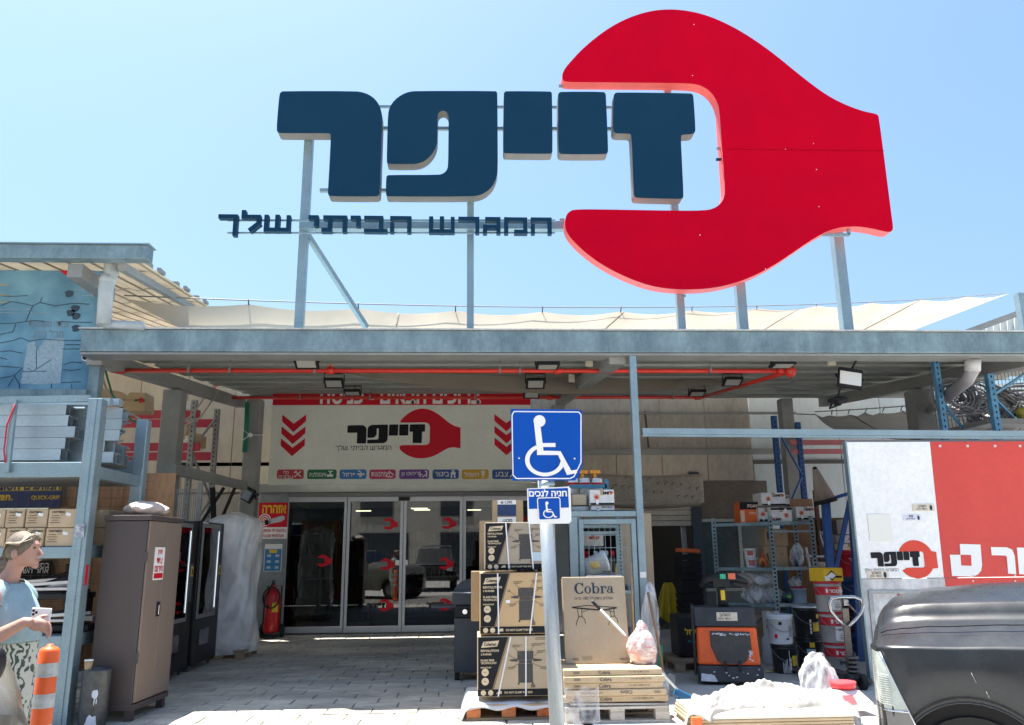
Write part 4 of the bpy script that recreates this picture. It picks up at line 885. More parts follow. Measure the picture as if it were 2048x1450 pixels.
# roof and posts of the neighbouring shed at the right edge
ns = thing('neighbour_shed', 'sheet roofed shed with a ribbed gable at the far right behind the canopy', 'building', (9, 17, 0))
yy = 16; b = MB(); q = [P(1945, 662, yy), P(2120, 600, yy), P(2120, 720, yy), P(1945, 720, yy)]; b.add(q+[p+V((0, 3, 0)) for p in q], [(0, 1, 2, 3), (0, 4, 5, 1)]); b.build('gable', SKYWALL, ns)
b = MB(); b.bar(P(1935, 664, yy-.1), P(2120, 596, yy-.1), .1, .12); b.build('roof_edge', GALVD, ns)
for k in range(10):
    b = MB(); u = 1960+k*14; b.bar(P(u, 659-(u-1945)*.354+4, yy-.04), P(u, 700, yy-.04), .03); b.build('rib', SKYWALL, ns)
b = MB(); b.box((X(2042, 14.4, 620), 14.4, 3.5), (X(2062, 14.4, 620)+.05, 14.55, Z(585, 14.4, 2045))); b.build('corner_post', GALV, ns)
ns2 = thing('rear_shed', 'small pitched shed roof seen between the right column and the rack', 'building', (7, 20, 0)); yy = 19
b = MB(); q = [P(1752, 806, yy), P(1815, 778, yy), P(1960, 770, yy), P(1960, 800, yy), P(1780, 806, yy)]; b.add(q, [tuple(range(5))]); b.add([P(1752, 806, yy), P(1815, 778, yy), P(1815, 778, yy)+V((0, 3, 0)), P(1752, 806, yy)+V((0, 3, 0))], [(0, 1, 2, 3)]); b.build('roof_sheet', GALVD, ns2, solid=.05)
# ================================================================ LEFT RACK
YR1, YR2 = 8.6, 9.85
xr1, xr2 = P(183, 900, YR1).x, P(290, 900, YR2).x
rk = thing('steel_storage_rack', 'galvanized heavy storage rack loaded with steel profiles, cartons and tools at the left', 'rack', (xr1, 8.4, 0))
zt1, zt2 = Z(798, YR1, 195), Z(840, YR2, 292)
xr = P(169, 1030, YR1).x
b = MB(); b.box((xr-.07, YR1-.05, 0), (xr+.07, YR1+.1, zt1)); b.box((xr-.025, YR1-.062, .01), (xr+.025, YR1-.049, zt1-.002)); ro = b.build('upright', GALV, rk, bevel=.012)
b = MB(); b.box((xr-.07, YR2-.05, 0), (xr+.07, YR2+.08, zt2)); b.build('upright', GALV, rk, bevel=.012)
b = MB(); b.cbox((xr, YR1-.066, Z(1062, YR1, 150)), (.09, .006, .13)); b.build('torn_label', stained('torn_label', (.75, .77, .8), (.2, .22, .28), .4, 9), rk)
b = MB(); b.cbox((xr+.073, YR1+.03, Z(1150, YR1, 160)), (.006, .05, .2), (0, 0, 0)); b.build('red_mark', PRINTR, rk)
def rbeam(v0, v1, y, nm='shelf_beam', x1=None):
    z0, z1 = Z(v1, y, 80), Z(v0, y, 80); b = MB(); b.box((-8.5, y-.03, z0), ((xr-.072) if x1 is None else x1, y+.03, z1)); b.build(nm, GALV, rk, bevel=.008)
    return z0, z1
zA0, zA1 = rbeam(925, 955, YR1); rbeam(922, 947, YR2); zB0, zB1 = rbeam(1094, 1117, YR1); rbeam(1094, 1112, YR2); zC0, zC1 = rbeam(1272, 1296, YR1); rbeam(1262, 1282, YR2)
for z in (zA0, zB0, zC0):
    b = MB(); b.box((xr-.03, YR1+.102, z), (xr+.03, YR2-.052, z+.13)); b.build('side_beam', GALV, rk, bevel=.006)
b = MB(); b.box((-8.5, YR1+.035, zB1-.02), (xr-.08, YR2-.035, zB1)); b.build('shelf_deck', GALVD, rk)
b = MB(); b.box((-8.5, YR1+.035, zC1-.02), (xr-.08, YR2-.035, zC1)); b.build('shelf_deck', GALVD, rk)
b = MB(); b.box((-8.5, YR1+.035, zA0+.005), (xr-.08, YR2-.035, zA0+.02)); b.build('shelf_deck', GALVD, rk)
b = MB(); b.bar(P(14, 945, YR1-.06), P(30, 800, YR1-.06), .05, .04); b.build('stop_bar', GALV, rk)
b = MB(); b.bar(P(-60, 802, YR1+.0), P(182, 797, YR1+.0), .05, .07); b.build('top_beam', GALV, rk)
# steel profiles: C channels lying along the rack
STEEL = stained('bright_galvanized', (.44, .52, .56), (.34, .41, .45), .7, 2.5, .4, .6, (.4, 1, 1), fine=50, bump=.01, detail_dark=.9, rand=.2)
ORD = ['first', 'second', 'third', 'fourth', 'fifth', 'sixth', 'seventh', 'eighth', 'ninth', 'tenth', 'eleventh', 'twelfth', 'thirteenth', 'fourteenth']
def channel(L, w_, h_, t=.004):
    b = MB(); b.box((-L, 0, 0), (0, t, h_)); b.box((-L, t+.0005, 0), (0, w_, t)); b.box((-L, t+.0005, h_-t), (0, w_, h_)); b.box((-L, w_-t, t+.0005), (0, w_, .018)); b.box((-L, w_-t, h_-.018), (0, w_, h_-t-.0005)); return b
protos = {}
def profile(x, y, z, w_, h_, label, mirror=False):
    if (w_, h_) not in protos:
        b = channel(4.6, w_, h_); o = b.build('steel_profile', STEEL); me = o.data; off = OFF[o.name]
        for vv in me.vertices: vv.co += off
        protos[(w_, h_)] = o
    else:
        o = protos[(w_, h_)].copy(); COL.objects.link(o)
    o.location = (x, y, z); o.rotation_euler = (0, 0, 0)
    return tag(o, label, 'steel profile', 'galvanized steel channels on the top of the rack')
z0 = zA1+.045
for j in range(5):
    fx = X((133, 133, 155, 134, 134)[j], YR1+.2, 860)
    for i in range(7):
        y = YR1+.17+i*.13; hh_ = .118; z = z0+j*.122
        if j == 4 and i > 4: continue
        if i < 2: x = fx+random.uniform(-.02, .02)-.02*i
        else: x = X(212+7*i, y, 880)+random.uniform(-.1, .08)-(.05*j if i > 4 else 0)
        lb = f'galvanized steel channel, {ORD[i]} from the front in the {ORD[j]} layer of the stack'
        profile(x, y, z, .11, hh_, lb)
for (x, y, z) in ((X(222, 8.9, 810), YR1+.26, z0+.615), (X(240, 9.05, 810), YR1+.42, z0+.64)):
    b = MB(); b.box((x-4, y, z), (x, y+.09, z+.075)); b.box((x-4, y+.092, z+.01), (x-.05, y+.16, z+.07)); tag(b.build('steel_profile', STEEL), 'long galvanized box profile lying on top of the steel stack' if y < YR1+.3 else 'second long box profile behind the first on top of the steel stack, reaching farthest right', 'steel profile')
b = MB(); b.tube([P(30, 808, YR1-.09), P(14, 850, YR1-.1), P(8, 900, YR1-.1), P(10, 925, YR1-.09)], .008, 5); tag(b.build('red_strap', PRINTR), 'thin red strap hanging over the front of the steel profile stack', 'strap')
# cartons on the middle shelf
CRB = stained('light_carton', (.55, .42, .27), (.48, .35, .21), .7, 3, .8, fine=60, bump=.03, detail_dark=.92, rand=.08)
TAPE = M('packing_tape', (.42, .32, .2), .25, 0, .1); TAPED = ('kraft_cardboard', 'light_carton', 'dirty_white')
def carton(name, label, x0, x1, y0, y1, z0, z1, mat, group=None, cat='box'):
    t = thing(name, label, cat, ((x0+x1)/2, (y0+y1)/2, z0), group); b = MB(); b.box((x0, y0, z0), (x1, y1, z1)); b.build('carton', mat, t, bevel=.006, segs=1)
    if mat.name in TAPED:
        k = MB(); xm_ = (x0+x1)/2; h_ = min(.07, (z1-z0)*.4); k.box((xm_-.024, y0-.0012, z1-h_), (xm_+.024, y0, z1)); k.box((xm_-.024, y0, z1), (xm_+.024, y1, z1+.0012)); k.build('tape', TAPE, t)
    return t
def cx_(u): return X(u, YR1, 1060)
for (ua, ub, row) in ((-40, 6, 1), (8, 46, 1), (47, 92, 1), (93, 152, 1), (-30, 14, 0), (16, 54, 0), (56, 90, 0), (91, 150, 0)):
    za = zB1+.004+row*.192; x0, x1 = cx_(ua), cx_(ub)-.005; y0 = YR1+random.uniform(-.02, .03)
    pos = {(-40, 1): 'leftmost in the upper row', (8, 1): 'second from the left in the upper row', (47, 1): 'third from the left in the upper row', (93, 1): 'beside the post in the upper row', (-30, 0): 'leftmost in the lower row', (16, 0): 'behind the person in the lower row', (56, 0): 'second from the post in the lower row', (91, 0): 'beside the post in the lower row'}[(ua, row)]
    t = carton('tool_carton', f'light brown printed carton, {pos} on the rack', x0, x1-.003, y0, y0+.3, za, za+.186, CRB, 'cartons of tools on the middle shelf')
    k = MB(); lettering(k, 'CRAFTSMAN', (x0+.03, y0-.002, za+.155), .022, bold=.03, al='L', maxw=.13)
    for q in range(4): k.cbox((x0+.07, y0-.002, za+.12-q*.024), (.07+.03*(q % 2), .001, .005))
    k.build('carton_print', PRINTK, t); k = MB(); k.cbox((x0+(x1-x0)*.68, y0-.002, za+.13), (.05, .002, .03), (0, 12, 0)); k.build('white_label', PRINTW, t)
for row in (0, 1):
    t = carton('tool_carton', f'brown carton seen behind the rack post in the {"upper" if row else "lower"} row', P(183, 1060, 9.1).x, P(214, 1060, 9.1).x, 9.1, 9.5, zB1+.004+row*.2, zB1+.198+row*.2, KRAFT, 'cartons of tools on the middle shelf')
# plywood back boards, banner and wire mesh behind the shelf
YW = 10.15
t = thing('plywood_panel', 'tall brown plywood panel behind the storage rack', 'panel', (-4, YW+.1, .5)); b = MB(); b.box((-5.2, YW+.08, .3), (X(347, YW+.08, 1000), YW+.1, Z(945, YW, 320))); b.build('sheet', PLY, t)
t = thing('brand_banner', 'navy and yellow brand banner hung behind the cartons of the left rack', 'banner', (-5.2, YW, 2)); x1 = X(124, YW, 990); z1, z0 = Z(963, YW, 60), Z(1016, YW, 60); zs = Z(982, YW, 60)
b = MB(); b.box((-8, YW-.01, z0), (x1, YW, z1)); b.build('sheet', M('banner_navy', (.012, .03, .12), .5, 0, .1), t); b = MB(); b.box((-8, YW-.013, zs), (x1-.01, YW-.011, z1-.03)); b.build('yellow_print', PRINTY, t)
b = MB(); lettering(b, H('המותגים הטובים'), (x1-.02, YW-.016, (zs+z1)/2+.005), .115, bold=.035, al='R', w=.86); b.build('lettering', M('banner_navy', (.012, .03, .12)), t)
b = MB(); lettering(b, 'QUICK-GRIP', (x1-.015, YW-.014, Z(996, YW, 60)), .06, bold=.03, al='R', maxw=.34); lettering(b, 'oran.', (X(28, YW, 990), YW-.014, Z(995, YW, 60)), .07, bold=.03, al='R'); b.build('lettering', PRINTY, t)
t = thing('black_banner', 'black Hebrew banner hung below the cartons behind the woman', 'banner', (-5, YW, 1.2)); x1 = X(103, YW, 1130); b = MB(); b.box((-8, YW-.01, Z(1180, YW)), (x1, YW, Z(1112, YW))); b.build('sheet', BLACKM, t)
b = MB(); lettering(b, H('בסבו׳ את כ'), (x1-.02, YW-.014, Z(1121, YW)), .055, bold=.01, al='R'); lettering(b, H('אחר השימו'), (x1-.02, YW-.014, Z(1131, YW)), .055, bold=.01, al='R'); b.build('lettering', PRINTW, t)
t = thing('wire_mesh', 'thin wire mesh screen across the back of the left rack', 'mesh', (-4.5, YW-.05, .5)); b = MB(); xx = -6.5
while xx < xr2+.05: b.bar((xx, YW-.05, .5), (xx, YW-.05, Z(945, YW)), .004); xx += .14
zz = .6
while zz < Z(950, YW): b.bar((-6.6, YW-.055, zz), (xr2+.05, YW-.055, zz), .004); zz += .1
b.build('wire', DKGREY, t, kind='stuff')
# tools on the lower shelf
def wb(x, y, z, label):
    t = thing('folded_workbench', label, 'tool', (x, y, z)); b = MB(); b.cbox((x, y, z+.05), (.66, .35, .06)); b.build('base', BLACK, t, bevel=.01)
    b = MB(); b.bar((x-.32, y-.1, z+.1), (x+.22, y-.05, z+.26), .06, .05); b.cbox((x+.2, y, z+.22), (.12, .14, .26)); b.build('arm', BLACK, t, bevel=.012)
    b = MB(); b.cbox((x+.05, y-.14, z+.125), (.42, .1, .03)); b.cbox((x+.3, y-.1, z+.14), (.12, .1, .05)); b.build('steel_plate', ALU, t, bevel=.004)
    b = MB(); b.bar((x-.35, y-.2, z+.16), (x+.36, y-.2, z+.2), .03); b.build('rail', ALU, t)
wb(P(95, 1215, 8.8).x, 8.95, zC1+.32, 'black folded workbench with a grey steel plate topmost on the lower shelf of the rack')
wb(P(100, 1240, 8.8).x+.05, 8.97, zC1+.005, 'black folded workbench under another one on the lower shelf of the rack')
wb(P(205, 1215, 9.3).x-.6, 9.4, zC1+.34, 'black folded workbench seen right of the rack post on the lower shelf')
# drilled steel beams stacked at the bottom
for k in range(8):
    z = .06+k*.092; b = MB(); b.box((-6.6, YR1-.02+.01*(k % 3), z), (P(118, 1400, YR1).x+.03*(k % 2), YR1+.16, z+.088)); o = b.build('drilled_beam', STEEL, None, bevel=.006, segs=1)
    tag(o, f'pale steel beam with round holes, {ORD[k]} from the floor at the foot of the rack', 'steel beam', 'drilled beams stacked at the foot of the rack')
    c = MB(); 
    for xx in (P(62, 1400, YR1).x, P(80, 1400, YR1).x-.9, P(112, 1400, YR1).x): c.tube([(xx, YR1-.024+.01*(k % 3), z+.044), (xx, YR1-.0+.01*(k % 3), z+.044)], .02, 10)
    c.build('hole', BLACKM, o)
# ================================================================ red racks behind, at the left wall
t = thing('red_beam_rack', 'grey pallet rack with red beams against the cream wall at the left', 'rack', (-5.5, 15.8, 0))
upright(t, 385, 432, 860, 15.2, 16.2, Z(800, 15.2, 400), GALVD, .1, 0, 5)
for (v, y) in ((828, 15.2), (846, 16.2), (893, 15.2), (912, 16.2)):
    b = MB(); b.box((-12, y-.03, Z(v+9, y, 300)), (X(400 if y < 16 else 430, y, v), y+.03, Z(v-7, y, 300))); b.build('red_beam', M('rack_red', (.42, .03, .06), .5, 0, .1), t, bevel=.006)
for k, (ua, ub, va, vb) in enumerate(((355, 385, 805, 838), (362, 378, 850, 870), (365, 400, 868, 892), (360, 392, 875, 893))):
    p, q = P(ua, vb, 15.5), P(ub, va, 15.5); t = carton('storage_box', ['grey white box on the top red beam beside the left column', 'cream box lying on the second red beam left of the grey upright', 'brown box on the lower red beam behind the grey upright', 'white box in front on the lower red beam'][k], p.x, q.x, 15.4-.15*(k == 3), 15.9, p.z, q.z, [DIRTYWHITE, PALEKRAFT, KRAFT, DIRTYWHITE][k])
t = thing('torn_carton', 'torn brown carton with a small wrench logo on top of the red rack', 'box', P(265, 800, 13.8)); p, q = P(240, 822, 13.8), P(290, 785, 13.8)
b = MB(); b.hexa([p, V((q.x+.03, 13.8, p.z)), V((q.x+.03, 14.2, p.z)), V((p.x, 14.2, p.z)), V((p.x+.12, 13.8, q.z)), V((q.x, 13.8, q.z)), V((q.x, 14.2, q.z)), V((p.x+.12, 14.2, q.z-.1))]); b.add([V((p.x+.1, 13.8, q.z-.05)), V((p.x-.12, 13.7, q.z-.16)), V((p.x-.05, 14.1, q.z-.1))], [(0, 1, 2)]); b.build('carton', KRAFT, t)
logo(t, (P(266, 806, 13.8).x, 13.79, P(266, 806, 13.8).z), .2, tagline=False, mr=PRINTR)
t = thing('open_carton', 'flattened orange brown carton lying on the rack beside the mural post', 'box', P(210, 790, 13)); p, q = P(188, 796, 13), P(262, 772, 13)
b = MB(); b.add([p, V((q.x, 13.2, p.z)), V((p.x+.3, 13.3, q.z-.05)), V((p.x, 13.2, q.z))], [(0, 1, 2, 3)]); b.build('carton', KRAFT, t, solid=.02)
# ropes hanging at the left and green hose on the rear column
for i, (pts, m, lb) in enumerate(((((208, 730), (225, 790), (262, 840), (285, 850)), M('green_rope', (.03, .2, .09), .7), 'green cable drooping from the pipe riser towards the steel rack'), (((196, 728), (212, 775), (240, 815), (300, 850)), M('grey_rope', (.35, .34, .3), .7), 'grey cable drooping beside the green one above the steel rack'), (((420, 778), (385, 830), (355, 850)), M('grey_rope', (.35, .34, .3)), 'grey cable slanting down from the rear pipe riser to the left'), (((438, 782), (400, 835), (356, 858)), M('grey_rope', (.35, .34, .3)), 'second grey cable slanting down from the rear pipe riser'))):
    y = 11.6 if i < 2 else 15.0; b = MB(); b.tube([P(u, v, y) for u, v in pts], .016, 5); tag(b.build('hanging_cable', m), lb, 'cable')
b = MB()
for k in range(3): b.tube([P(492+k*2.5, 805, 16.5), P(490+k*3, 850, 16.5), P(486+k*3, 905, 16.5)], .02, 6)
tag(b.build('green_hose', M('green_hose', (.02, .22, .15), .5)), 'teal green hose hanging down along the rear left column', 'hose')
t = thing('ceiling_fan', 'small three bladed white cable spreader on the rear left column', 'fitting', P(500, 870, 16.4)); c = P(500, 870, 16.4); b = MB(); b.ball(c, .05, 8, 6); b.build('hub', WHITE, t)
b = MB()
for a in (0, 2.1, 4.2): b.bar(c, c+V((.28*math.cos(a), 0, .12*math.sin(a))), .025, .01)
b.build('arm', WHITE, t)
# mesh fence and grey rail between plywood and column
t = thing('mesh_fence', 'grey wire fence panel between the plywood and the vending machines', 'fence', (-4.6, 12.5, 1)); b = MB(); xa, xb = X(335, 12.4, 1000), X(395, 12.4, 1000); za, zb = 1.0, Z(975, 12.4)
for i in range(16): b.bar((xa+(xb-xa)*i/15, 12.4, za), (xa+(xb-xa)*i/15, 12.4, zb), .008)
for i in range(4): b.bar((xa, 12.39, za+(zb-za)*i/3), (xb, 12.39, za+(zb-za)*i/3), .01)
b.build('wire', MIDGREY, t, kind='stuff'); b = MB(); b.box((xb, 12.37, 0), (xb+.06, 12.43, zb+.1)); b.build('fence_post', GALVD, t)
b = MB(); b.bar(P(345, 938, 12.5), P(490, 972, 16.3), .1, .16); tag(b.build('side_rail', GALVD), 'grey steel rail receding along the left side of the entrance at head height', 'rail')
for (a, c, w_) in (((470, 975), (440, 1045), .05), ((448, 975), (400, 1050), .05), ((425, 975), (428, 1050), .08)):
    b = MB(); b.bar(P(*a, 15.6), P(*c, 15.6), w_); tag(b.build('dark_prop', BLACKM), {470: 'dark slanting prop nearest the rear left column above the vending machine', 448: 'dark slanting prop in the middle above the vending machine', 425: 'upright dark prop above the left vending machine'}[a[0]], 'prop')
# ================================================================ CABINET
A_, B_ = G(263, 1444), G(334, 1412); ax = (B_-A_).normalized(); nx_ = V((ax.y, -ax.x, 0))    # nx_ points out of the doors
CW = (B_-A_).length; CDp = .47; CH = 1.6+(1112-1031)*A_.y/1645+.0
cb = thing('steel_cabinet', 'two tone brown steel cabinet with beige doors and a small red and white notice', 'cabinet', A_)
def cl(a, d, z): return A_+ax*a-nx_*d+V((0, 0, z))
def cbx(b, a0, a1, d0, d1, z0, z1): return b.hexa([cl(a0, d0, z0), cl(a1, d0, z0), cl(a1, d1, z0), cl(a0, d1, z0), cl(a0, d0, z1), cl(a1, d0, z1), cl(a1, d1, z1), cl(a0, d1, z1)])
CBR = M('cabinet_dark_brown', (.075, .058, .055), .5, 0, .05, 3); CBE = M('cabinet_beige', (.215, .165, .135), .5, 0, .04, 3)
b = MB(); cbx(b, 0, CW, .02, CDp, .12, CH-.06); b.build('body', CBR, cb, bevel=.006)
b = MB(); cbx(b, -.012, CW+.012, -.015, CDp+.01, CH-.055, CH); b.build('top', CBR, cb, bevel=.008); b = MB(); cbx(b, -.004, CW+.004, -.004, CDp, .1, .16); b.build('plinth', CBR, cb, bevel=.004)
for a, d in ((.02, .02), (CW-.09, .02), (.02, CDp-.09), (CW-.09, CDp-.09)): b = MB(); cbx(b, a, a+.07, d, d+.07, 0, .1); b.build('leg', CBR, cb)
for k in (0, 1):
    b = MB(); cbx(b, .015+k*(CW/2-.012), CW/2-.003+k*(CW/2-.012), -.006, .018, .175, CH-.062); d = b.build('door', CBE, cb, bevel=.004)
    for z in (.55, 1.55): c = MB(); cbx(c, (-.012 if k == 0 else CW-.004), (.004 if k == 0 else CW+.012), -.008, .02, z, z+.1); c.build('hinge', CBR, d)
b = MB(); cbx(b, CW/2-.1, CW/2-.02, -.014, -.0065, .98, 1.13); b.build('lock_plate', BLACK, cb, bevel=.015); b = MB(); cbx(b, CW/2-.075, CW/2-.045, -.03, -.0145, 1.0, 1.1); b.build('handle', CHROME, cb, bevel=.006)
sg = MB(); cbx(sg, .17, .42, -.011, -.0065, 1.36, 1.7); s_ = sg.build('notice', PRINTW, cb); k = MB()
for j, tx in enumerate(('ארון', 'ציוד', 'חירום')): lettering(k, H(tx), cl(.295, -.014, 1.645-j*.085), .06, ax, (0, 0, 1), bold=.03)
k.build('lettering', PRINTR, s_); k = MB(); cbx(k, .185, .405, -.0135, -.0115, 1.375, 1.43); k.build('red_print', PRINTR, s_)
def lump(name, label, cat, c, r, mat, seed=1, n=26, amp=.12, group=None, flat=0):
    rnd = random.Random(seed); ph = [rnd.uniform(0, 6.3) for _ in range(8)]
    def fn(a, e):
        th = a*2*math.pi; ph_ = (e-.5)*math.pi; d = V((math.cos(th)*math.cos(ph_), math.sin(th)*math.cos(ph_), math.sin(ph_)))
        k = 1+amp*(math.sin(3*th+ph[0])*math.cos(2*ph_+ph[1])+.7*math.sin(5*th+ph[2]+3*ph_)+.5*math.sin(9*th+ph[3]-5*ph_)*math.cos(ph_)+.35*math.sin(17*th+11*ph_+ph[4]))
        p = V((d.x*r[0], d.y*r[1], d.z*r[2]))*k
        if flat and p.z < -r[2]*flat: p.z = -r[2]*flat
        return V(c)+p
    b = MB(); b.grid(n*2, n, fn); return tag(b.build(name, mat), label, cat, group)
c = cl(CW*.5, CDp*.5, CH+.075); lump('stuffed_sack', 'pale cloth sack lying on top of the brown cabinet', 'sack', c, (.2, .36, .085), M('sack_cloth', (.55, .47, .42), .8, 0, .12, 5), 3, amp=.07, flat=.75)
# ================================================================ VENDING MACHINES
def vending(ya, yb, xf, h, label):
    t = thing('vending_machine', label, 'vending machine', (xf-.4, (ya+yb)/2, 0)); b = MB(); b.box((xf-.82, ya, .08), (xf, yb, h)); b.build('body', BLACK, t, bevel=.015)
    for yy in (ya+.08, yb-.08): k = MB(); k.tube([(xf-.08, yy, 0), (xf-.08, yy, .08)], .025, 8); k.build('foot', DKGREY, t)
    g0, g1, z0, z1 = ya+.03, yb-.26, .72, h-.03; f = MB()
    for a, c_, e, g_ in ((g0, g0+.05, z0, z1), (g1-.05, g1, z0, z1), (g0+.05, g1-.05, z0, z0+.06), (g0+.05, g1-.05, z1-.06, z1)): f.box((xf+.005, a, e), (xf+.028, c_, g_))
    d = f.build('door_frame', MIDGREY, t, bevel=.004, segs=1); k = MB(); k.box((xf+.02, g0+.05, z0+.06), (xf+.03, g1-.05, z1-.06)); k.build('pane', GLASSV, d)
    k = MB(); k.box((xf+.001, g0+.05, z0+.06), (xf+.004, g1-.05, z1-.06)); k.build('cavity', M('vending_dark', (.03, .04, .04), .6), t)
    for q in range(6): k = MB(); z = z0+.12+q*.2; k.box((xf+.0045, g0+.07, z), (xf+.018, g1-.07, z+.012)); k.build('shelf_rail', ALU, t)
    k = MB(); k.bar((xf+.036, g1-.1, z0+.12), (xf+.036, g1-.1, z1-.1), .008); k.build('light_strip', M('light_strip', (.8, .92, 1), .4, 0, 0, emit=.35), t)
    k = MB(); k.box((xf+.001, yb-.2, .98), (xf+.012, yb-.06, 1.5)); k.build('control_panel', DKGREY, t, bevel=.006)
    k = MB(); k.box((xf+.012, yb-.17, 1.32), (xf+.016, yb-.09, 1.46)); k.build('yellow_reader', PRINTY, t); k = MB(); k.box((xf+.0165, yb-.15, 1.35), (xf+.018, yb-.11, 1.43)); k.build('reader_slot', BLACK, t)
    k = MB(); k.box((xf+.001, ya+.25, .34), (xf+.012, yb-.45, .56)); k.build('delivery_flap', M('flap_purple', (.05, .045, .07), .2), t)
    k = MB(); k.box((xf+.001, ya+.06, h-.028), (xf+.004, ya+.3, h-.008)); k.build('plate', PRINTW, t)
MV = G(380, 1345); NV = G(432, 1320)
vending(MV.y, MV.y+1.12, MV.x, 1.6+(1110-1042)*MV.y/1645, 'black glass fronted vending machine beside the wrapped chairs')
vending(MV.y-1.2, MV.y-.1, MV.x-.02, 1.6+(1110-1045)*MV.y/1645, 'black glass fronted vending machine half hidden behind the brown cabinet')
# ================================================================ WRAPPED CHAIRS
WX, WY = (X(462, 14.0, 1150)), 14.0
t = thing('small_pallet', 'wooden pallet under the film wrapped chairs', 'pallet', (WX, WY, 0))
def pallet(t, cx, cy, L, Wd, mat, z0=0, nb=5, top=.022, rot=0, stack=1, bm=None):
    m = Matrix.Rotation(rot, 3, 'Z'); C0 = V((cx, cy, 0)); bm = bm or mat
    for i in (-1, 0, 1):
        for j in (-1, 0, 1): b = MB(); b.cbox(C0+m @ V((i*(L/2-.07), j*(Wd/2-.05), z0+.062)), (.14, .1, .078), m); b.build('block', bm, t, bevel=.006, segs=1)
    for j in (-1, 0, 1): b = MB(); b.cbox(C0+m @ V((0, j*(Wd/2-.05), z0+.011)), (L, .1, .021), m); b.build('plank', mat, t)
    for i in (-1, 0, 1): b = MB(); b.cbox(C0+m @ V((i*(L/2-.07), 0, z0+.112)), (.14, Wd, .02), m); b.build('plank', bm, t)
    for k in range(nb): b = MB(); w_ = Wd/nb*.8; b.cbox(C0+m @ V((0, (k-(nb-1)/2)*(Wd-w_)/(nb-1), z0+.1345)), (L, w_, top), m); b.build('plank', mat, t)
pallet(t, WX, WY, .8, .85, WOOD)
WP = M('white_plastic', (.72, .74, .76), .35, 0, .04)
pr = None
for k in range(16):
    if pr is None:
        t = thing('stacking_chair', 'white plastic chair nested in the film wrapped stack', 'chair', (WX, WY, .16), 'white chairs nested under the film')
        b = MB(); b.box((WX-.25, WY-.26, .56), (WX+.25, WY+.2, .585)); b.build('seat', WP, t, bevel=.01)
        b = MB(); b.hexa([(WX-.25, WY+.18, .585), (WX+.25, WY+.18, .585), (WX+.25, WY+.21, .585), (WX-.25, WY+.21, .585), (WX-.22, WY+.29, .98), (WX+.22, WY+.29, .98), (WX+.22, WY+.31, .98), (WX-.22, WY+.31, .98)]); b.build('backrest', WP, t, bevel=.01)
        for sx in (-1, 1):
            for sy in (-.24, .2): b = MB(); b.bar((WX+sx*.22, WY+sy, .56), (WX+sx*.26, WY+sy*1.15, .16), .05); b.build('leg', WP, t)
            b = MB(); b.bar((WX+sx*.27, WY-.24, .75), (WX+sx*.27, WY+.24, .77), .05, .03); b.bar((WX+sx*.27, WY-.22, .56), (WX+sx*.27, WY-.22, .74), .04); b.build('armrest', WP, t)
        pr = t
    else: copy_tree(pr, V((WX, WY, .16+k*.075)))
b = MB()
def wr(a, e):
    th = a*2*math.pi; z = .08+e*2.2; tp = max(0, (e-.93)/.07)
    s = (.47-.02*math.sin(e*3)+.025*math.sin(3*th+e*9)+.018*math.sin(7*th-e*13))*(1-.85*tp**2)*(1.0 if e > .1 else .97)
    cx = abs(math.cos(th))**.55*math.copysign(1, math.cos(th)); cy = abs(math.sin(th))**.55*math.copysign(1, math.sin(th))
    return V((WX+cx*s*(.95-.12*e)+.03*e, WY+cy*s*.95, z+.04*tp))
b.grid(56, 40, wr); tag(b.build('stretch_wrap', FILM), 'crumpled clear stretch film wrapped around the tall white chair stack', 'film wrap')
# ================================================================ FIRE EXTINGUISHER
ex = P(541, 1272, 17.05); ex.z = 0; t = thing('fire_extinguisher', 'large red wheeled fire extinguisher with a coiled black hose beside the left glass pane', 'fire extinguisher', ex)
b = MB(); b.lathe([(.14, .1), (.16, .14), (.16, .82), (.13, .92), (.06, .97), (.05, 1.02)], ex, 18); b.build('cylinder', M('extinguisher_red', (.5, .012, .015), .3, 0, .06), t)
b = MB(); b.tube([ex+V((0, 0, 1.0)), ex+V((0, 0, 1.12))], .035, 8); b.build('valve', DKGREY, t)
b = MB(); pts = [ex+V((.02+.16*math.cos(a), -.19-.01*a/6, .78+.2*math.sin(a))) for a in [k*.4 for k in range(48)]]; b.tube(pts, .017, 6); b.tube([ex+V((0, -.05, 1.06)), ex+V((-.1, -.19, .8)), ex+V((-.12, -.19, .3)), ex+V((-.2, -.15, .15))], .018, 6); b.build('hose', RUBBER, t)
b = MB(); b.tube([ex+V((-.14, .12, .1)), ex+V((-.14, .14, 1.0)), ex+V((.14, .14, 1.0)), ex+V((.14, .12, .1))], .016, 6); b.build('trolley_frame', BLACK, t)
for sx in (-1, 1): b = MB(); b.tube([ex+V((sx*.17, .1, .13)), ex+V((sx*.22, .1, .13))], .13, 16); b.build('wheel', RUBBER, t)
b = MB(); b.cbox(ex+V((.0, -.08, .05)), (.3, .25, .05)); b.build('foot_tray', BLACK, t)
b = MB(); b.add([ex+V((.165*math.sin(a), -.165*math.cos(a), z)) for z in (.5, .68) for a in (.2, .6, 1.0)], [(0, 1, 4, 3), (1, 2, 5, 4)]); b.build('label', PRINTY, t)
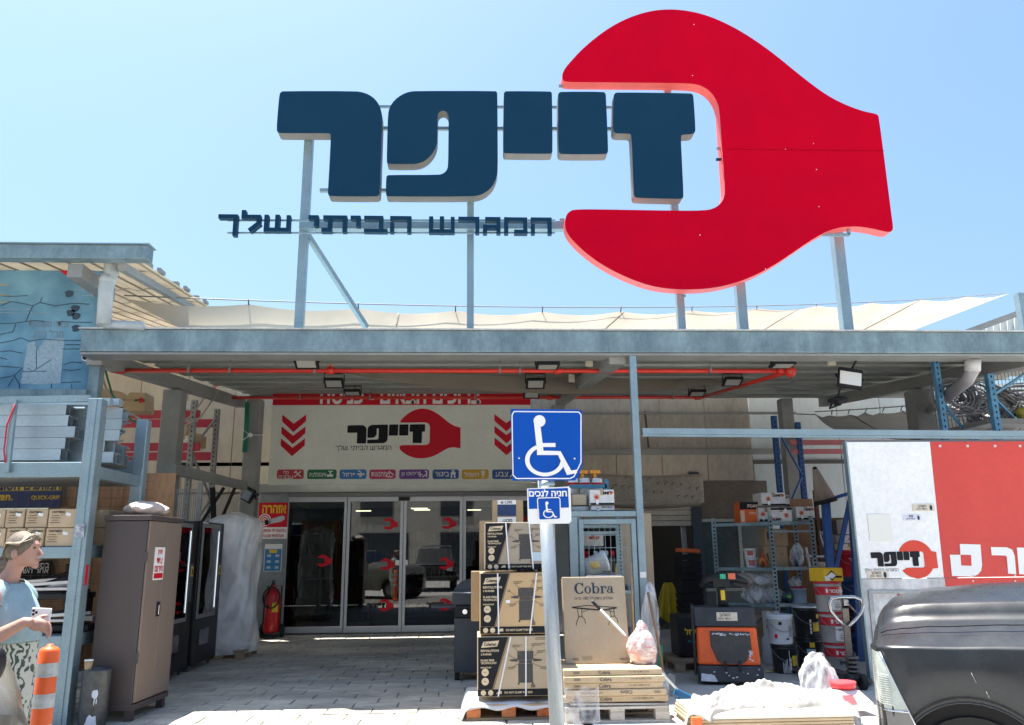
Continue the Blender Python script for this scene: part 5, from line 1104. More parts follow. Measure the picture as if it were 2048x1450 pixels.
# ================================================================ BOLLARD, BIN, CUP
bp = P(100, 1292, 5.6); ztop = bp.z; bx_ = bp.x
t = thing('flexible_bollard', 'orange flexible traffic bollard with white reflective bands in front of the rack', 'bollard', (bx_, 5.6, 0))
OR = M('bollard_orange', (.85, .13, .025), .45, 0, .06); r_ = .058
pf_ = [(.09, 0), (.09, .04), (.066, .08)]; zz = .1
while zz < .5: pf_ += [(.07, zz), (.061, zz+.018)]; zz += .036
pf_ += [(.062, .54), (.06, ztop-.03), (.048, ztop-.01), (.02, ztop), (.018, ztop+.012), (.002, ztop+.012)]
b = MB(); b.lathe(pf_, (bx_, 5.6, 0), 20); b.build('post', OR, t)
for k in range(3):
    za = ztop-.10-k*.185; b = MB(); b.lathe([(.0635, za-.085), (.0635, za)], (bx_, 5.6, 0), 20, cap=False); b.build('reflective_band', stained('reflective_grey', (.55, .58, .58), (.42, .44, .43), .7, 5, .4), t)
bi = G(183, 1452); t = thing('ashtray_bin', 'dark steel cylinder bin with white paint splashes and painted sun patch beside the brown cabinet', 'bin', bi)
BIN = stained('paint_splashed_steel', (.055, .06, .065), (.10, .11, .115), .9, 2, .45, .3, fine=20, detail_dark=.7)
hb = 1.6+(1113-1318)*bi.y/1645
b = MB(); b.lathe([(.125, 0), (.128, .02), (.132, hb-.02), (.136, hb), (.12, hb), (.12, hb-.05), (.01, hb-.05)], bi, 24, cap=False); b.build('shell', BIN, t)
b = MB(); b.lathe([(.119, hb-.049), (.02, hb-.045)], bi, 20); b.build('ash_sand', M('ash', (.3, .3, .3), .9, 0, .4, 60), t)
b = MB()
def patch(a0, z0, rw, rh, n=14, sd=1):
    rn = random.Random(sd); pts = []
    for k in range(n):
        q = 2*math.pi*k/n; rr = 1+rn.uniform(-.25, .25); a = a0+math.cos(q)*rw/.132*rr; pts.append(bi+V((.1345*math.sin(a), -.1345*math.cos(a), z0+math.sin(q)*rh*rr)))
    c0 = bi+V((.1345*math.sin(a0), -.1345*math.cos(a0), z0)); b.add([c0]+pts, [(0, k+1, (k+1) % n+1) for k in range(n)])
patch(.45, hb-.22, .028, .05, sd=4); patch(.4, hb-.29, .005, .03, 8, 2); patch(.55, hb-.29, .005, .025, 8, 5); patch(.3, hb-.5, .06, .1, sd=7); patch(.1, hb-.62, .07, .05, sd=9); b.build('splash_and_sun_patch', M('splash_and_sun_white', (.6, .65, .72), .6, 0, .1, 12), t)  # the lower white patches are a patch of sunlight painted on the shell
cp = bi+V((-.055, -.08, hb)); t = thing('coffee_cup', 'brown paper coffee cup standing on the rim of the steel bin', 'cup', cp); b = MB(); b.lathe([(.027, -.03), (.04, .085)], cp, 14); b.build('cup', KRAFT, t); b = MB(); b.lathe([(.042, .086), (.042, .094), (.036, .097)], cp, 14); b.build('rim', PRINTW, t)
# ================================================================ CENTRE: grill, boxes, cartons
PX = G(1018, 1440)
t = thing('orange_pallet', 'orange painted wooden pallet with a grey sheet under the grill boxes', 'pallet', PX)
POR = stained('orange_worn_wood', (.62, .14, .03), (.42, .2, .09), .7, 4, .7, 0, fine=22, detail_dark=.7, rand=.1)
PL, PW = .84, 1.0; pcx, pcy = PX.x+.0, PX.y+PW/2
pallet(t, pcx, pcy, PL, PW, WOOD, bm=POR)
b = MB()
def sh(a, e):
    x = pcx-PL/2-.06+(PL+.14)*a; y = pcy-PW/2-.03+(PW+.05)*e; z = .152+.006*math.sin(a*14)+.004*math.sin(e*11+a*5)
    if a < .06: z -= (.06-a)*2.2; x += .0
    if e < .05: z -= (.05-e)*.9+.012*math.sin(a*20)*(1-e*20)
    return V((x, y, z))
b.grid(40, 24, sh); tag(b.build('grey_sheet', M('grey_white_sheet', (.62, .62, .62), .7, 0, .08, 4), solid=.006), 'pale grey protective sheet draped over the orange pallet under the grill boxes', 'sheet')
def grill_box(name, label, u0, u1, v0, v1, Y, dep, base, tilt=0, tone=None):
    p, q = P(u0, v1, Y), P(u1, v0, Y); z0, z1 = p.z, q.z; W_ = q.x-p.x; Hh = z1-z0
    t = thing(name, label, 'box', ((p.x+q.x)/2, Y+dep/2, z0), 'barbecue boxes stacked on the orange pallet')
    b = MB(); b.box((p.x, Y, z0), (q.x, Y+dep, z1)); b.build('carton', base, t, bevel=.008)
    def f(x, z, o=.003): return V((p.x+W_*x, Y-o, z0+Hh*z))
    k = MB(); k.add([f(.01, .125), f(.2, .125), f(.42, .985), f(.01, .985)], [(0, 1, 2, 3)]); k.add([f(.005, .01), f(.995, .01), f(.995, .12), f(.005, .12)], [(0, 1, 2, 3)])
    k.build('dark_print', PRINTK, t)
    k = MB(); k.add([f(.2, .125, .0035), f(.225, .125, .0035), f(.44, .985, .0035), f(.42, .985, .0035)], [(0, 1, 2, 3)]); k.build('edge_print', M('print_bronze', (.2, .13, .07), .5, 0, 0), t)
    GOLD = M('print_tan', (.62, .5, .33), .6, 0, 0); GREY = M('print_grill', (.05, .047, .045), .5, 0, .2, 20)
    k = MB(); k.add([f(.05, .81, .004), f(.27, .83, .004), f(.3, .93, .004), f(.08, .91, .004)], [(0, 1, 2, 3)]); k.add([f(.3, .4, .004)]*3, [(0, 1, 2)])
    for zc in (.4, .25):
        c = f(.105, zc, .004); k.add([c+V((math.cos(a*.4)*.05*W_, 0, math.sin(a*.4)*.05*W_)) for a in range(16)], [tuple(range(16))])
    for xc in (.08, .18): c = f(xc, .065, .0045); k.add([c+V((math.cos(a*.4)*.036*W_, 0, math.sin(a*.4)*.036*W_)) for a in range(16)], [tuple(range(16))])
    k.add([f(.25, .045, .0045), f(.33, .045, .0045), f(.33, .09, .0045), f(.29, .09, .0045)], [(0, 1, 2, 3)])
    for (s, x, z, h, mw) in (('REVOLUTION', .045, .76, .04, .3), ('2 BURNER', .045, .7, .032, .2), ('FLARE FREE', .045, .6, .035, .2), ('TECHNOLOGY', .045, .555, .035, .22), ('INSTASTART', .045, .48, .025, .18), ('DO NOT CLAMP THIS SIDE', .37, .065, .035, .38)):
        lettering(k, s, f(x, z, .0045), Hh*h, bold=.03, al='L', maxw=W_*mw)
    k.build('tan_print', GOLD, t)
    k = MB(); lettering(k, 'Coleman', f(.175, .87, .005), Hh*.06, bold=.03, maxw=W_*.17)
    for (x, z) in ((.105, .4), (.105, .25)): lettering(k, 'BTU', f(x, z, .005), Hh*.018, bold=.02)
    k.build('dark_print', PRINTK, t)
    # printed picture of the grill
    k = MB()
    def q4(a, z_a, c, z_c): k.add([f(a, z_a, .004), f(c, z_a, .004), f(c, z_c, .004), f(a, z_c, .004)], [(0, 1, 2, 3)])
    q4(.56, .22, .76, .54); q4(.55, .6, .77, .745); q4(.57, .545, .75, .595); q4(.55, .19, .575, .22); q4(.745, .19, .77, .22)
    k.add([f(.44, .6, .004), f(.55, .62, .004), f(.55, .57, .004), f(.45, .58, .004)], [(0, 1, 2, 3)]); k.add([f(.77, .62, .004), f(.89, .6, .004), f(.88, .58, .004), f(.77, .57, .004)], [(0, 1, 2, 3)])
    k.build('grill_print', GREY, t)
    k = MB()
    for (x, z, w_) in ((.48, .84, .14), (.74, .86, .2), (.82, .74, .12), (.86, .47, .12), (.42, .47, .1), (.8, .96, .18)):
        for r in range(2): k.add([f(x, z-r*.025, .004), f(x+w_*(1-.25*r), z-r*.025, .004), f(x+w_*(1-.25*r), z-r*.025+.01, .004), f(x, z-r*.025+.01, .004)], [(0, 1, 2, 3)])
    for (a, c) in (((.5, .82), (.6, .68)), ((.78, .84), (.7, .7)), ((.85, .73), (.78, .66)), ((.86, .48), (.76, .54)), ((.48, .48), (.57, .54)), ((.42, .7), (.58, .56))):
        k.bar(f(*a, .004), f(*c, .004), .004, .001, (0, 1, 0))
    k.add([f(.73, .14, .004), f(.79, .14, .004), f(.79, .19, .004), f(.73, .19, .004)], [(0, 1, 2, 3)]); lettering(k, 'x3', f(.41, .7, .004), Hh*.035, bold=.03); k.build('small_print', M('print_brown', (.16, .11, .07), .6, 0, 0), t)
    return t, f, p, q
STRAP = M('white_strap', (.75, .76, .78), .4, 0, 0)
BXA = stained('box_tan_lower', (.46, .37, .25), (.42, .33, .22), .6, 2, .55, fine=50, bump=.01, detail_dark=.95)
BXB = stained('box_tan_middle', (.55, .38, .20), (.5, .345, .18), .6, 2, .5, fine=50, bump=.01, detail_dark=.95)
BXC = stained('box_tan_upper', (.38, .32, .235), (.34, .29, .215), .6, 2, .55, fine=50, bump=.01, detail_dark=.95)
YX = PX.y+.08
t1, f, p, q = grill_box('grill_box', 'tan and black barbecue carton at the bottom of the stack on the orange pallet', 955, 1099, 1271, 1394, YX, .6, BXA)
for a, c in (((.46, .99), (.28, .0)), ((.67, .99), (.66, 0))): b = MB(); b.bar(f(*a, .009), f(*c, .009), .014, .003, (0, 1, 0)); b.build('strap', STRAP, t1)
zt_a = q.z
t2, f, p, q = grill_box('grill_box', 'golden brown barbecue carton in the middle of the stack', 960, 1098, 1144, 1269, YX+.01, .6, BXB)
for a, c in (((.255, .99), (.265, .0)), ((.82, .99), (.71, 0))): b = MB(); b.bar(f(*a, .009), f(*c, .009), .014, .003, (0, 1, 0)); b.build('strap', STRAP, t2)
b = MB(); b.add([f(.37, .5, .006), f(.43, .5, .006), f(.43, .55, .006), f(.37, .55, .006)], [(0, 1, 2, 3)]); b.build('sticker', PRINTW, t2)
t3, f, p, q = grill_box('grill_box', 'dull barbecue carton at the top of the stack with two white straps', 970, 1092, 1044, 1140, YX+.06, .55, BXC)
for a, c in (((.34, 1), (.39, 0)), ((.72, 1), (.78, 0))): b = MB(); b.bar(f(*a, .009), f(*c, .009), .014, .003, (0, 1, 0)); b.build('strap', STRAP, t3)
b = MB(); b.add([f(.76, .18, .006), f(.99, .18, .006), f(.99, .36, .006), f(.76, .36, .006)], [(0, 1, 2, 3)]); b.build('sticker', M('pale_blue_label', (.45, .58, .66), .5, 0, 0), t3)
b = MB(); b.grid(30, 8, lambda a, e: V((p.x-.03+(q.x-p.x+.06)*a, YX+.0+.3*e, zt_a+.0+(P(1000, 1143, YX).z-zt_a)+.006+.022*abs(math.sin(a*17+e*6))*(1-.3*e)))); tag(b.build('black_film', M('black_film', (.015, .015, .018), .25, 0, .3, 20, .3)), 'crumpled black film squeezed between the top and the middle barbecue carton', 'film')
# price box at the back
p0, p1 = P(985, 1046, 9.7), P(1046, 1000, 9.7); t = carton('price_box', 'cardboard box with navy print and price tag behind the top barbecue carton', p0.x, p1.x, 9.7, 10.0, p0.z-.3, p1.z, KRAFT)
def rectp(b, u0, v0, u1, v1, y): a, c = P(u0, v1, y), P(u1, v0, y); return b.add([(a.x, y, a.z), (c.x, y, a.z), (c.x, y, c.z), (a.x, y, c.z)], [(0, 1, 2, 3)])
b = MB(); rectp(b, 995, 1009, 1032, 1032, 9.696); b.build('navy_print', M('print_navy2', (.012, .04, .13), .5, 0, .3, 15), t); b = MB(); rectp(b, 995, 1000, 1032, 1009, 9.694); rectp(b, 995, 1034, 1032, 1046, 9.694); b.build('price_tag', PRINTW, t)
b = MB(); lettering(b, '₪ 1,290', P(1013, 1005, 9.69), .036, bold=.02); lettering(b, H('מבצע'), P(1014, 1041, 9.69), .035, bold=.02); b.build('lettering', PRINTK, t)
# side carton left of the middle box, support column of cartons behind
p0, p1 = P(942, 1242, 9.4), P(975, 1142, 9.4); carton('brown_carton', 'plain brown carton showing left of the middle barbecue box', p0.x, p1.x+.3, 9.36, 9.7, p0.z, p1.z, KRAFT)
carton('brown_carton', 'plain brown carton standing on the floor behind the barbecue boxes', p0.x+.1, p1.x+.35, 9.72, 10.2, 0, 1.98, KRAFT)
# gas grill --------------------------------------------------------
gx, gy = X(945, 11.3, 1200), 11.3
t = thing('gas_grill', 'dark grey gas grill with closed lid left of the barbecue boxes', 'grill', (gx, gy, 0)); GR = M('grill_grey', (.05, .06, .075), .4, .2, .1)
ztg = 1.6+(1110-1158)*gy/1645
b = MB(); b.box((gx-.24, gy-.28, .1), (gx+.5, gy+.28, .78)); b.build('cabinet', GR, t, bevel=.012)
b = MB(); ring = [(math.cos(math.pi*k/10), math.sin(math.pi*k/10)) for k in range(11)]
b.prism([(-.27, 0)]+[(-.27+.32*(1-c), .1+(ztg-1.04)*s) for c, s in [(math.cos(math.pi/2*k/9), math.sin(math.pi/2*k/9)) for k in range(10)]]+[(.47, ztg-.94), (.47, 0)], (gx, gy-.28, .94), (1, 0, 0), (0, 0, 1), (0, .56, 0)); b.build('lid', GR, t, bevel=.01)
b = MB(); b.box((gx-.23, gy-.31, .785), (gx+.48, gy+.3, .935)); b.build('control_panel', BLACK, t, bevel=.008)
for k in range(2): b = MB(); b.tube([(gx-.1+.2*k, gy-.31, .86), (gx-.1+.2*k, gy-.35, .86)], .032, 12); b.build('knob', CHROME, t)
b = MB(); b.tube([(gx-.25, gy-.36, 1.1), (gx+.5, gy-.36, 1.1)], .014, 8); b.build('handle', CHROME, t); b = MB(); b.box((gx-.55, gy-.22, .9), (gx-.245, gy+.22, .93)); b.build('side_shelf', GR, t, bevel=.006)
t.children  # grill stands on two wheels and feet
for sx in (-.2, .44): b = MB(); b.tube([(gx+sx-.03, gy-.2, .055), (gx+sx+.03, gy-.2, .055)], .055, 14); b.build('wheel', RUBBER, t)
for sx in (-.2, .44): b = MB(); b.box((gx+sx-.03, gy+.2, 0), (gx+sx+.03, gy+.26, .1)); b.build('foot', BLACK, t)
# white pallets under the folded table cartons ---------------------
QX = G(1236, 1446); t = thing('white_pallet', 'whitewashed wooden pallet under the flat table cartons', 'pallet', QX); WW = stained('whitewashed_wood', (.66, .62, .56), (.45, .38, .3), .8, 3, .8, 0, (1, 5, 5), fine=25, bump=.1, detail_dark=.8, rand=.12)
qL = 1.02; pallet(t, QX.x, QX.y+.45, qL, .9, WW)
for k, (dy, rz_) in enumerate(((.02, .02), (.13, -.03), (.3, .01), (.6, .0))): b = MB(); b.cbox((QX.x+.02, QX.y+.05+dy, .163+.006*(k % 2)), (.95, .1, .018), (0, 1.0-k*.7, rz_*40)); b.build('loose_plank', WW, t)
b = MB(); b.grid(16, 10, lambda a, e: V((QX.x-.52+.34*a, QX.y-.02-.03*math.sin(a*6)-.05*(1-e), .02+.3*e+.02*math.sin(a*13)))); tag(b.build('torn_film', BAGFILM), 'torn clear film hanging off the front of the white pallet', 'film')
zk = .182
ztop = Z(1338, QX.y+.03, 1225)
hh = (ztop-zk)/5
for k in range(5):
    z = zk+k*hh; x0 = QX.x-.5+random.uniform(-.01, .01)-.02*(k == 0); x1 = QX.x+.46+[.05, .03, .0, .02, .0][k]; y0 = QX.y+.02+random.uniform(-.012, .012)
    nm = ['lowest', 'second from the bottom', 'middle', 'second from the top', 'topmost'][k]
    t = carton('flat_table_carton', f'flat tan folding table carton, {nm} of the pile on the white pallet', x0, x1, y0, y0+.78, z+.001, z+hh-.002, PALEKRAFT, 'flat folding table cartons'); b = MB(); fl = -1 if k == 1 else 1
    lettering(b, 'Cobra', (x0+(x1-x0)*(.41 if k != 1 else .6), y0-.003, z+hh*.5), hh*.55, (fl, 0, 0), (0, 0, fl), bold=.02); lettering(b, H('שולחן מתקפל 081 ס״מ'), (x0+(x1-x0)*(.76 if k != 1 else .26), y0-.003, z+hh*.5), hh*.36, (fl, 0, 0), (0, 0, fl), bold=.0)
    for j in range(7): b.cbox((x0+(x1-x0)*(.1 if k != 1 else .88)+j*.009, y0-.002, z+hh*.5), (.004, .001, hh*.35))
    b.build('carton_print', M('print_dark_brown', (.07, .06, .06), .6, 0, 0), t)
def serif_cobra(k, f, W_, H_, ux, uy):
    """the word in a bold serif face: rings with thick sides, stems and slab serifs"""
    s = H_*.001; o = f(.19, .80); cnt = [0]
    def T(x, y): return o+ux*(x*s)+uy*(y*s)+ux.cross(uy)*(.0002*cnt[0])
    def ring(cx, cy, rx, ry, tx, ty, a0=0, a1=360):
        cnt[0] += 1; n = 26; vs = []
        for i in range(n+1): a = R(a0+(a1-a0)*i/n); vs += [T(cx+rx*math.cos(a), cy+ry*math.sin(a)), T(cx+(rx-tx)*math.cos(a), cy+(ry-ty)*math.sin(a))]
        k.add(vs, [(2*i, 2*i+2, 2*i+3, 2*i+1) for i in range(n)])
    def rec(x0, y0, x1, y1): cnt[0] += 1; k.add([T(x0, y0), T(x1, y0), T(x1, y1), T(x0, y1)], [(0, 1, 2, 3)])
    ring(62, 62, 62, 66, 30, 9, 42, 318); rec(98, 84, 110, 126); rec(98, 4, 106, 36)
    ring(164, 42, 40, 44, 20, 7)
    rec(222, 0, 244, 128); rec(208, 118, 232, 128); ring(266, 42, 40, 44, 20, 7, -150, 150)
    rec(330, 6, 352, 84); rec(318, 0, 366, 8); rec(318, 76, 340, 86); ring(372, 66, 24, 20, 12, 12, 20, 160); k_ = rec(376, 58, 394, 80)
    ring(428, 26, 30, 26, 16, 6, 60, 330); rec(446, 8, 468, 66); rec(456, 0, 482, 9); ring(440, 62, 28, 25, 10, 8, 0, 165); rec(414, 54, 430, 68)
# big Cobra carton leaning back on the gate
yb_, yt_ = QX.y+.42, QX.y+.58
b0, b1, b2, b3 = P(1133, 1325, yb_), P(1262, 1328, yb_), P(1247, 1153, yt_), P(1122, 1154, yt_)
b0.z = b1.z = ztop+.004
uxv = ((b1-b0)+(b2-b3))/2; uyv = ((b3-b0)+(b2-b1))/2; W_, H_ = uxv.length, uyv.length; uxv.normalize(); uyv.normalize(); uxv = V((1, 0, 0)); uyv.x = 0; uyv.normalize(); nn = uxv.cross(uyv)
o_ = V(((b0.x+b3.x)/2-.0, b0.y, b0.z)); t = thing('table_carton', 'big upright kraft carton printed with a folding table and the word Cobra', 'box', o_)
b = MB(); b.hexa([o_+uxv*a+uyv*c-nn*d for c in (0, H_) for a, d in ((0, 0), (W_, 0), (W_, .09), (0, .09))]); b.build('carton', KRAFTG, t, bevel=.006, segs=1)
def f(x, y, o=.003): return o_+uxv*(W_*x)+uyv*(H_*y)+nn*o
k = MB(); serif_cobra(k, f, W_, H_, uxv, uyv); k.build('lettering', PRINTN, t)
k = MB(); lettering(k, H('שולחן מתקפל 081 ס״מ'), f(.49, .74), H_*.05, uxv, uyv, bold=.003, maxw=W_*.7); lettering(k, '903555', f(.91, .045), H_*.025, uxv, uyv)
for j in range(10): k.bar(f(.12+j*.009, .035), f(.12+j*.009, .065), .002, .0006, nn)
for j in range(4): k.bar(f(.26, .04+j*.014), f(.42, .04+j*.014), .002, .0006, nn)
k.build('small_print', M('print_dark_brown', (.07, .06, .06), .6, 0, 0), t)
k = MB()
def ln(pts, w_=.006):
    for a, c in zip(pts, pts[1:]): k.bar(f(*a), f(*c), w_, .001, nn)
ln([(.14, .64), (.38, .66), (.85, .63), (.6, .605), (.14, .64)], .007); ln([(.14, .632), (.6, .597), (.85, .622)], .004)
for x in (.24, .75):
    ln([(x-.02, .62), (x, .53), (x-.03, .48), (x-.05, .43)]); ln([(x+.05, .62), (x+.05, .53), (x+.09, .5), (x+.1, .45)]); ln([(x, .53), (x+.05, .53)]); ln([(x+.05, .58), (x+.16*(1 if x < .5 else -1), .61)], .004)
k.build('table_print', PRINTK, t)
# small notice on a stick above the carton, gate, cage ---------------
gt = thing('cage_gate', 'galvanized mesh gate in a square tube frame behind the big table carton', 'gate', (X(1210, YC), YC, 0)); yg = YC+.06
xa, xb = X(1139, yg, 1100), xp-.05; zt = Z(1022, yg, 1210)
b = MB(); b.box((xa, yg-.03, 0), (xa+.1, yg+.03, zt-.07)); b.build('frame_post', GALV, gt, bevel=.006); b = MB(); b.box((xa, yg-.032, zt-.068), (xb, yg+.032, zt+.0)); b.build('frame_beam', GALV, gt, bevel=.006)
b = MB(); g0, g1, h0, h1 = xa+.12, xb-.01, .25, zt-.1
b.box((g0, yg-.025, h0), (g0+.06, yg+.02, h1)); b.box((g1-.06, yg-.025, h0), (g1, yg+.02, h1)); b.box((g0+.06, yg-.024, h1-.06), (g1-.06, yg+.019, h1)); b.box((g0+.06, yg-.024, h0), (g1-.06, yg+.019, h0+.06)); b.box((g0+.06, yg-.024, 1.1), (g1-.06, yg+.019, 1.14)); b.build('gate_frame', GALV, gt, bevel=.005)
b = MB(); n_ = 9
for i in range(1, n_): b.bar((g0+.05+(g1-g0-.1)*i/n_, yg-.03, h0+.05), (g0+.05+(g1-g0-.1)*i/n_, yg-.03, h1-.05), .005)
for i in range(1, 11): b.bar((g0+.05, yg-.034, h0+.05+(h1-h0-.1)*i/11), (g1-.05, yg-.034, h0+.05+(h1-h0-.1)*i/11), .005)
b.build('wire_mesh', GALV, gt, kind='stuff')
b = MB(); b.cbox((xp+.0, YC+.0, Z(1218, YC)), (.05, .04, .06)); b.tube([(xp-.018, YC, Z(1214, YC)), (xp-.018, YC, Z(1206, YC)), (xp+.018, YC, Z(1206, YC)), (xp+.018, YC, Z(1214, YC))], .006, 6); tag(b.build('padlock', M('brass', (.5, .36, .12), .35, .8, .1)), 'brass padlock hanging on the slim post beside the gate', 'padlock')
b = MB(); b.cbox((xp, YC+.026, Z(1153, YC)), (.075, .004, .07)); tag(b.build('white_label', PRINTW), 'small white label stuck on the slim post', 'label')
# shelf inside the cage with goods
t = thing('cage_shelf', 'perforated steel shelf behind the mesh gate', 'shelf', (xa+.4, YC+.6, 0)); y0 = YC+.35; xs = X(1238, y0, 1100)
for xx in (xa+.15, xs): 
    b = MB(); b.box((xx-.03, y0-.03, 0), (xx+.03, y0+.0, zt-.05)); po = b.build('upright', GALV, t); k = MB(); zz = .8
    while zz < zt-.1: k.cbox((xx+.012, y0-.031, zz), (.012, .003, .022)); zz += .045
    k.build('punched_slots', BLACKM, po)
for v in (1053, 1066, 1150):
    z = Z(v, y0, 1190); b = MB(); b.box((xa+.15, y0-.05, z-.02), (xs, y0+.5, z+.02)); b.build('shelf_board', GALV, t)
zsB = Z(1148, y0, 1190)
for k, (u, cm, cc) in enumerate(((1174, M('can_body_red', (.5, .02, .04), .4), PRINTR), (1191, M('can_body_blue', (.35, .5, .6), .35), M('cap_pale_blue', (.55, .68, .75), .4)), (1212, M('can_body_navy', (.02, .03, .08), .35), M('cap_pale_blue', (.55, .68, .75), .4)), (1224, M('can_body_dark', (.03, .025, .03), .35), PRINTR))):
    x = X(u, y0+.1, 1100); t = thing('spray_can', ['red spray can at the left behind the mesh gate', 'pale blue spray can behind the white bucket in the cage', 'navy spray can with a pale blue cap behind the mesh gate', 'dark spray can with a red cap beside the perforated upright'][k], 'spray can', (x, y0+.1, zsB))
    b = MB(); b.lathe([(.03, .02), (.032, .03), (.032, .2), (.022, .225)], (x, y0+.1, zsB), 12); b.build('body', cm, t); b = MB(); b.lathe([(.027, .226), (.027, .28), (.022, .285)], (x, y0+.1, zsB), 12); b.build('cap', cc, t)
bc = P(1192, 1128, YC+.2); t = thing('white_bucket', 'white plastic bucket lying tilted behind the mesh gate', 'bucket', bc); rt = Euler((R(8), R(72), R(10))).to_matrix()
b = MB(); b.lathe([(.1, -.15), (.125, .1), (.135, .1), (.135, .14), (.12, .14), (.095, -.13)], bc, 20, rt); b.build('shell', WHITE, t); b = MB(); b.lathe([(.1, -.155), (.02, -.156)], bc, 20, rt); b.build('base', WHITE, t)
for k, (u, v0, v1, tl, m, lb) in enumerate(((1233, 1127, 1200, 2, M('yellow_wood', (.6, .38, .1), .6), 'yellow wooden tool handle behind the gate right of the bucket'), (1221, 1115, 1200, -1, M('brown_wood', (.3, .2, .12), .7), 'brown wooden handle just right of the bucket in the cage'), (1172, 1132, 1190, -8, M('olive_wood', (.35, .28, .1), .7), 'short olive handle left under the bucket in the cage'), (1184, 1132, 1190, -6, M('brown_wood', (.3, .2, .12)), 'short brown handle under the bucket in the cage'))):
    b = MB(); a, c = P(u, v0, YC+.2), P(u-tl, v1, YC+.2); b.tube([a, (a+c)/2, c], [.012, .02, .016], 8); tag(b.build('wooden_tool', m), lb, 'tool')
b = MB(); b.ball(P(1190, 1130, YC+.1), (.07, .03, .05), 10, 7); tag(b.build('yellow_glove', M('glove_yellow', (.7, .52, .15), .7, 0, .2, 20)), 'yellow work glove lying against the white bucket in the cage', 'glove')
t = thing('small_notice', 'thin framed white notice strip just above the big table carton', 'notice', P(1205, 1153, 9.5)); a, c = P(1172, 1156, YC-.1), P(1243, 1150, YC-.1); b = MB(); b.box((a.x, YC-.11, a.z-.1), (c.x, YC-.095, c.z)); b.build('sheet', M('lilac_white', (.6, .6, .68), .5), t)
p0, p1 = P(1165, 1085, YC+.6), P(1205, 1066, YC+.6); t = carton('grey_carton', 'grey carton with red lettering on the cage shelf', p0.x, p1.x, YC+.55, YC+.8, p0.z-.05, p1.z, DIRTYWHITE); b = MB(); lettering(b, 'MEGA', ((p0.x+p1.x)/2+.02, YC+.546, p1.z-.06), .04, bold=.02); b.build('lettering', PRINTR, t)
b = MB(); b.box((X(1237, YC+.75, 1100), YC+.72, 0), (X(1262, YC+.75, 1100), YC+.75, Z(1042, YC+.75))); tag(b.build('cardboard_sheet', KRAFTG), 'tall brown cardboard sheet standing behind the gate', 'cardboard')
b = MB(); b.box((X(1288, 11.0, 1150), 11.0, 0), (X(1308, 11.0, 1150), 11.12, Z(1027, 11.0, 1300))); tag(b.build('cardboard_sheet', KRAFTG), 'tall narrow cardboard packet standing right of the slim post', 'cardboard')
for k, (zz, hh_) in enumerate(((.55, .12), (.75, .1), (.32, .15))): t = carton('grey_bin', ['grey box lowest behind the mesh gate at its right side', 'small grey box in the middle behind the gate at its right side', 'grey box under the others behind the gate'][k], X(1255, 10.4, 1200), X(1278, 10.4, 1200), 10.35, 10.6, zz+.35*(k == 1), zz+.35*(k == 1)+hh_, MIDGREY)
# goods on top of the cage: boxes with red sunburst, buckets, orange handled tools
def box_smit(name, label, u0, u1, v0, v1, Y, dep=.3, flip=False, side=True):
    p, q = P(u0, v1, Y), P(u1, v0, Y); t = carton(name, label, p.x, q.x, Y, Y+dep, p.z, q.z, DIRTYWHITE, 'white boxes with orange sunburst print'); W_, H_ = q.x-p.x, q.z-p.z
    fl = -1 if flip else 1
    def f(x, z): 
        if flip: x, z = 1-x, 1-z
        return V((p.x+W_*x, Y-.004, p.z+H_*z))
    b = MB(); a, c = f(.01, .02), f(.99, .16); b.add([(a.x, a.y, a.z), (c.x, a.y, a.z), (c.x, a.y, c.z), (a.x, a.y, c.z)], [(0, 1, 2, 3)]); lettering(b, 'SMIT', f(.72, .78)+V((0, -.001, 0)), H_*.2, (fl, 0, 0), (0, 0, fl), bold=.05, w=W_*.38); b.build('dark_print', PRINTK, t)
    b = MB(); c = f(.28, .52)
    for k in range(9): a = k*.7; b.bar(c, c+V((math.cos(a)*H_*.2, 0, math.sin(a)*H_*.2)), H_*.05, .001, (0, 1, 0))
    b.bar(f(.85, .7)+V((0, -.002, 0)), f(.95, .85)+V((0, -.002, 0)), H_*.12, .001, (0, 1, 0)); b.build('sunburst_print', M('print_sunburst', (.7, .12, .04), .6, 0, 0), t)
    b = MB(); b.cbox(f(.3, .22)+V((0, -.002, 0)), (W_*.1, .002, H_*.3)); b.build('white_label', PRINTW, t); return t
YQ = YC+.15
box_smit('white_box', 'white box with orange sunburst standing on top of the cage gate', 1180, 1228, 979, 1011, YQ, .35); box_smit('white_box', 'white box mostly hidden under another on top of the cage gate', 1183, 1229, 1012, 1022, YQ, .35)
p0, p1 = P(1146, 1010, YQ), P(1174, 988, YQ); carton('brown_carton', 'small grey brown carton left of the white box on the cage', p0.x, p1.x, YQ+.05, YQ+.3, p0.z, p1.z, KRAFTG)
b = MB(); c = P(1160, 1022, YQ+.2); b.lathe([(.11, 0), (.125, .05), (.125, .07), (.09, .075)], (c.x, YQ+.2, zt), 18); tag(b.build('pot_lid', M('pale_blue_plastic', (.5, .58, .65), .4)), 'flat pale blue plastic lid on the cage beside the small parking sign', 'lid')
t = thing('paint_crate', 'blue wire crate with white tins on the cage top behind the parking signs', 'crate', P(1170, 985, YQ+.4)); a, c = P(1138, 978, YQ+.45), P(1212, 965, YQ+.45); b = MB(); b.bar((a.x, YQ+.42, a.z+.03), (c.x, YQ+.42, a.z+.03), .05); b.bar((c.x, YQ+.42, a.z-.15), (c.x, YQ+.42, a.z+.12), .05); b.build('rail', M('teal_blue', (.05, .2, .3), .5), t)
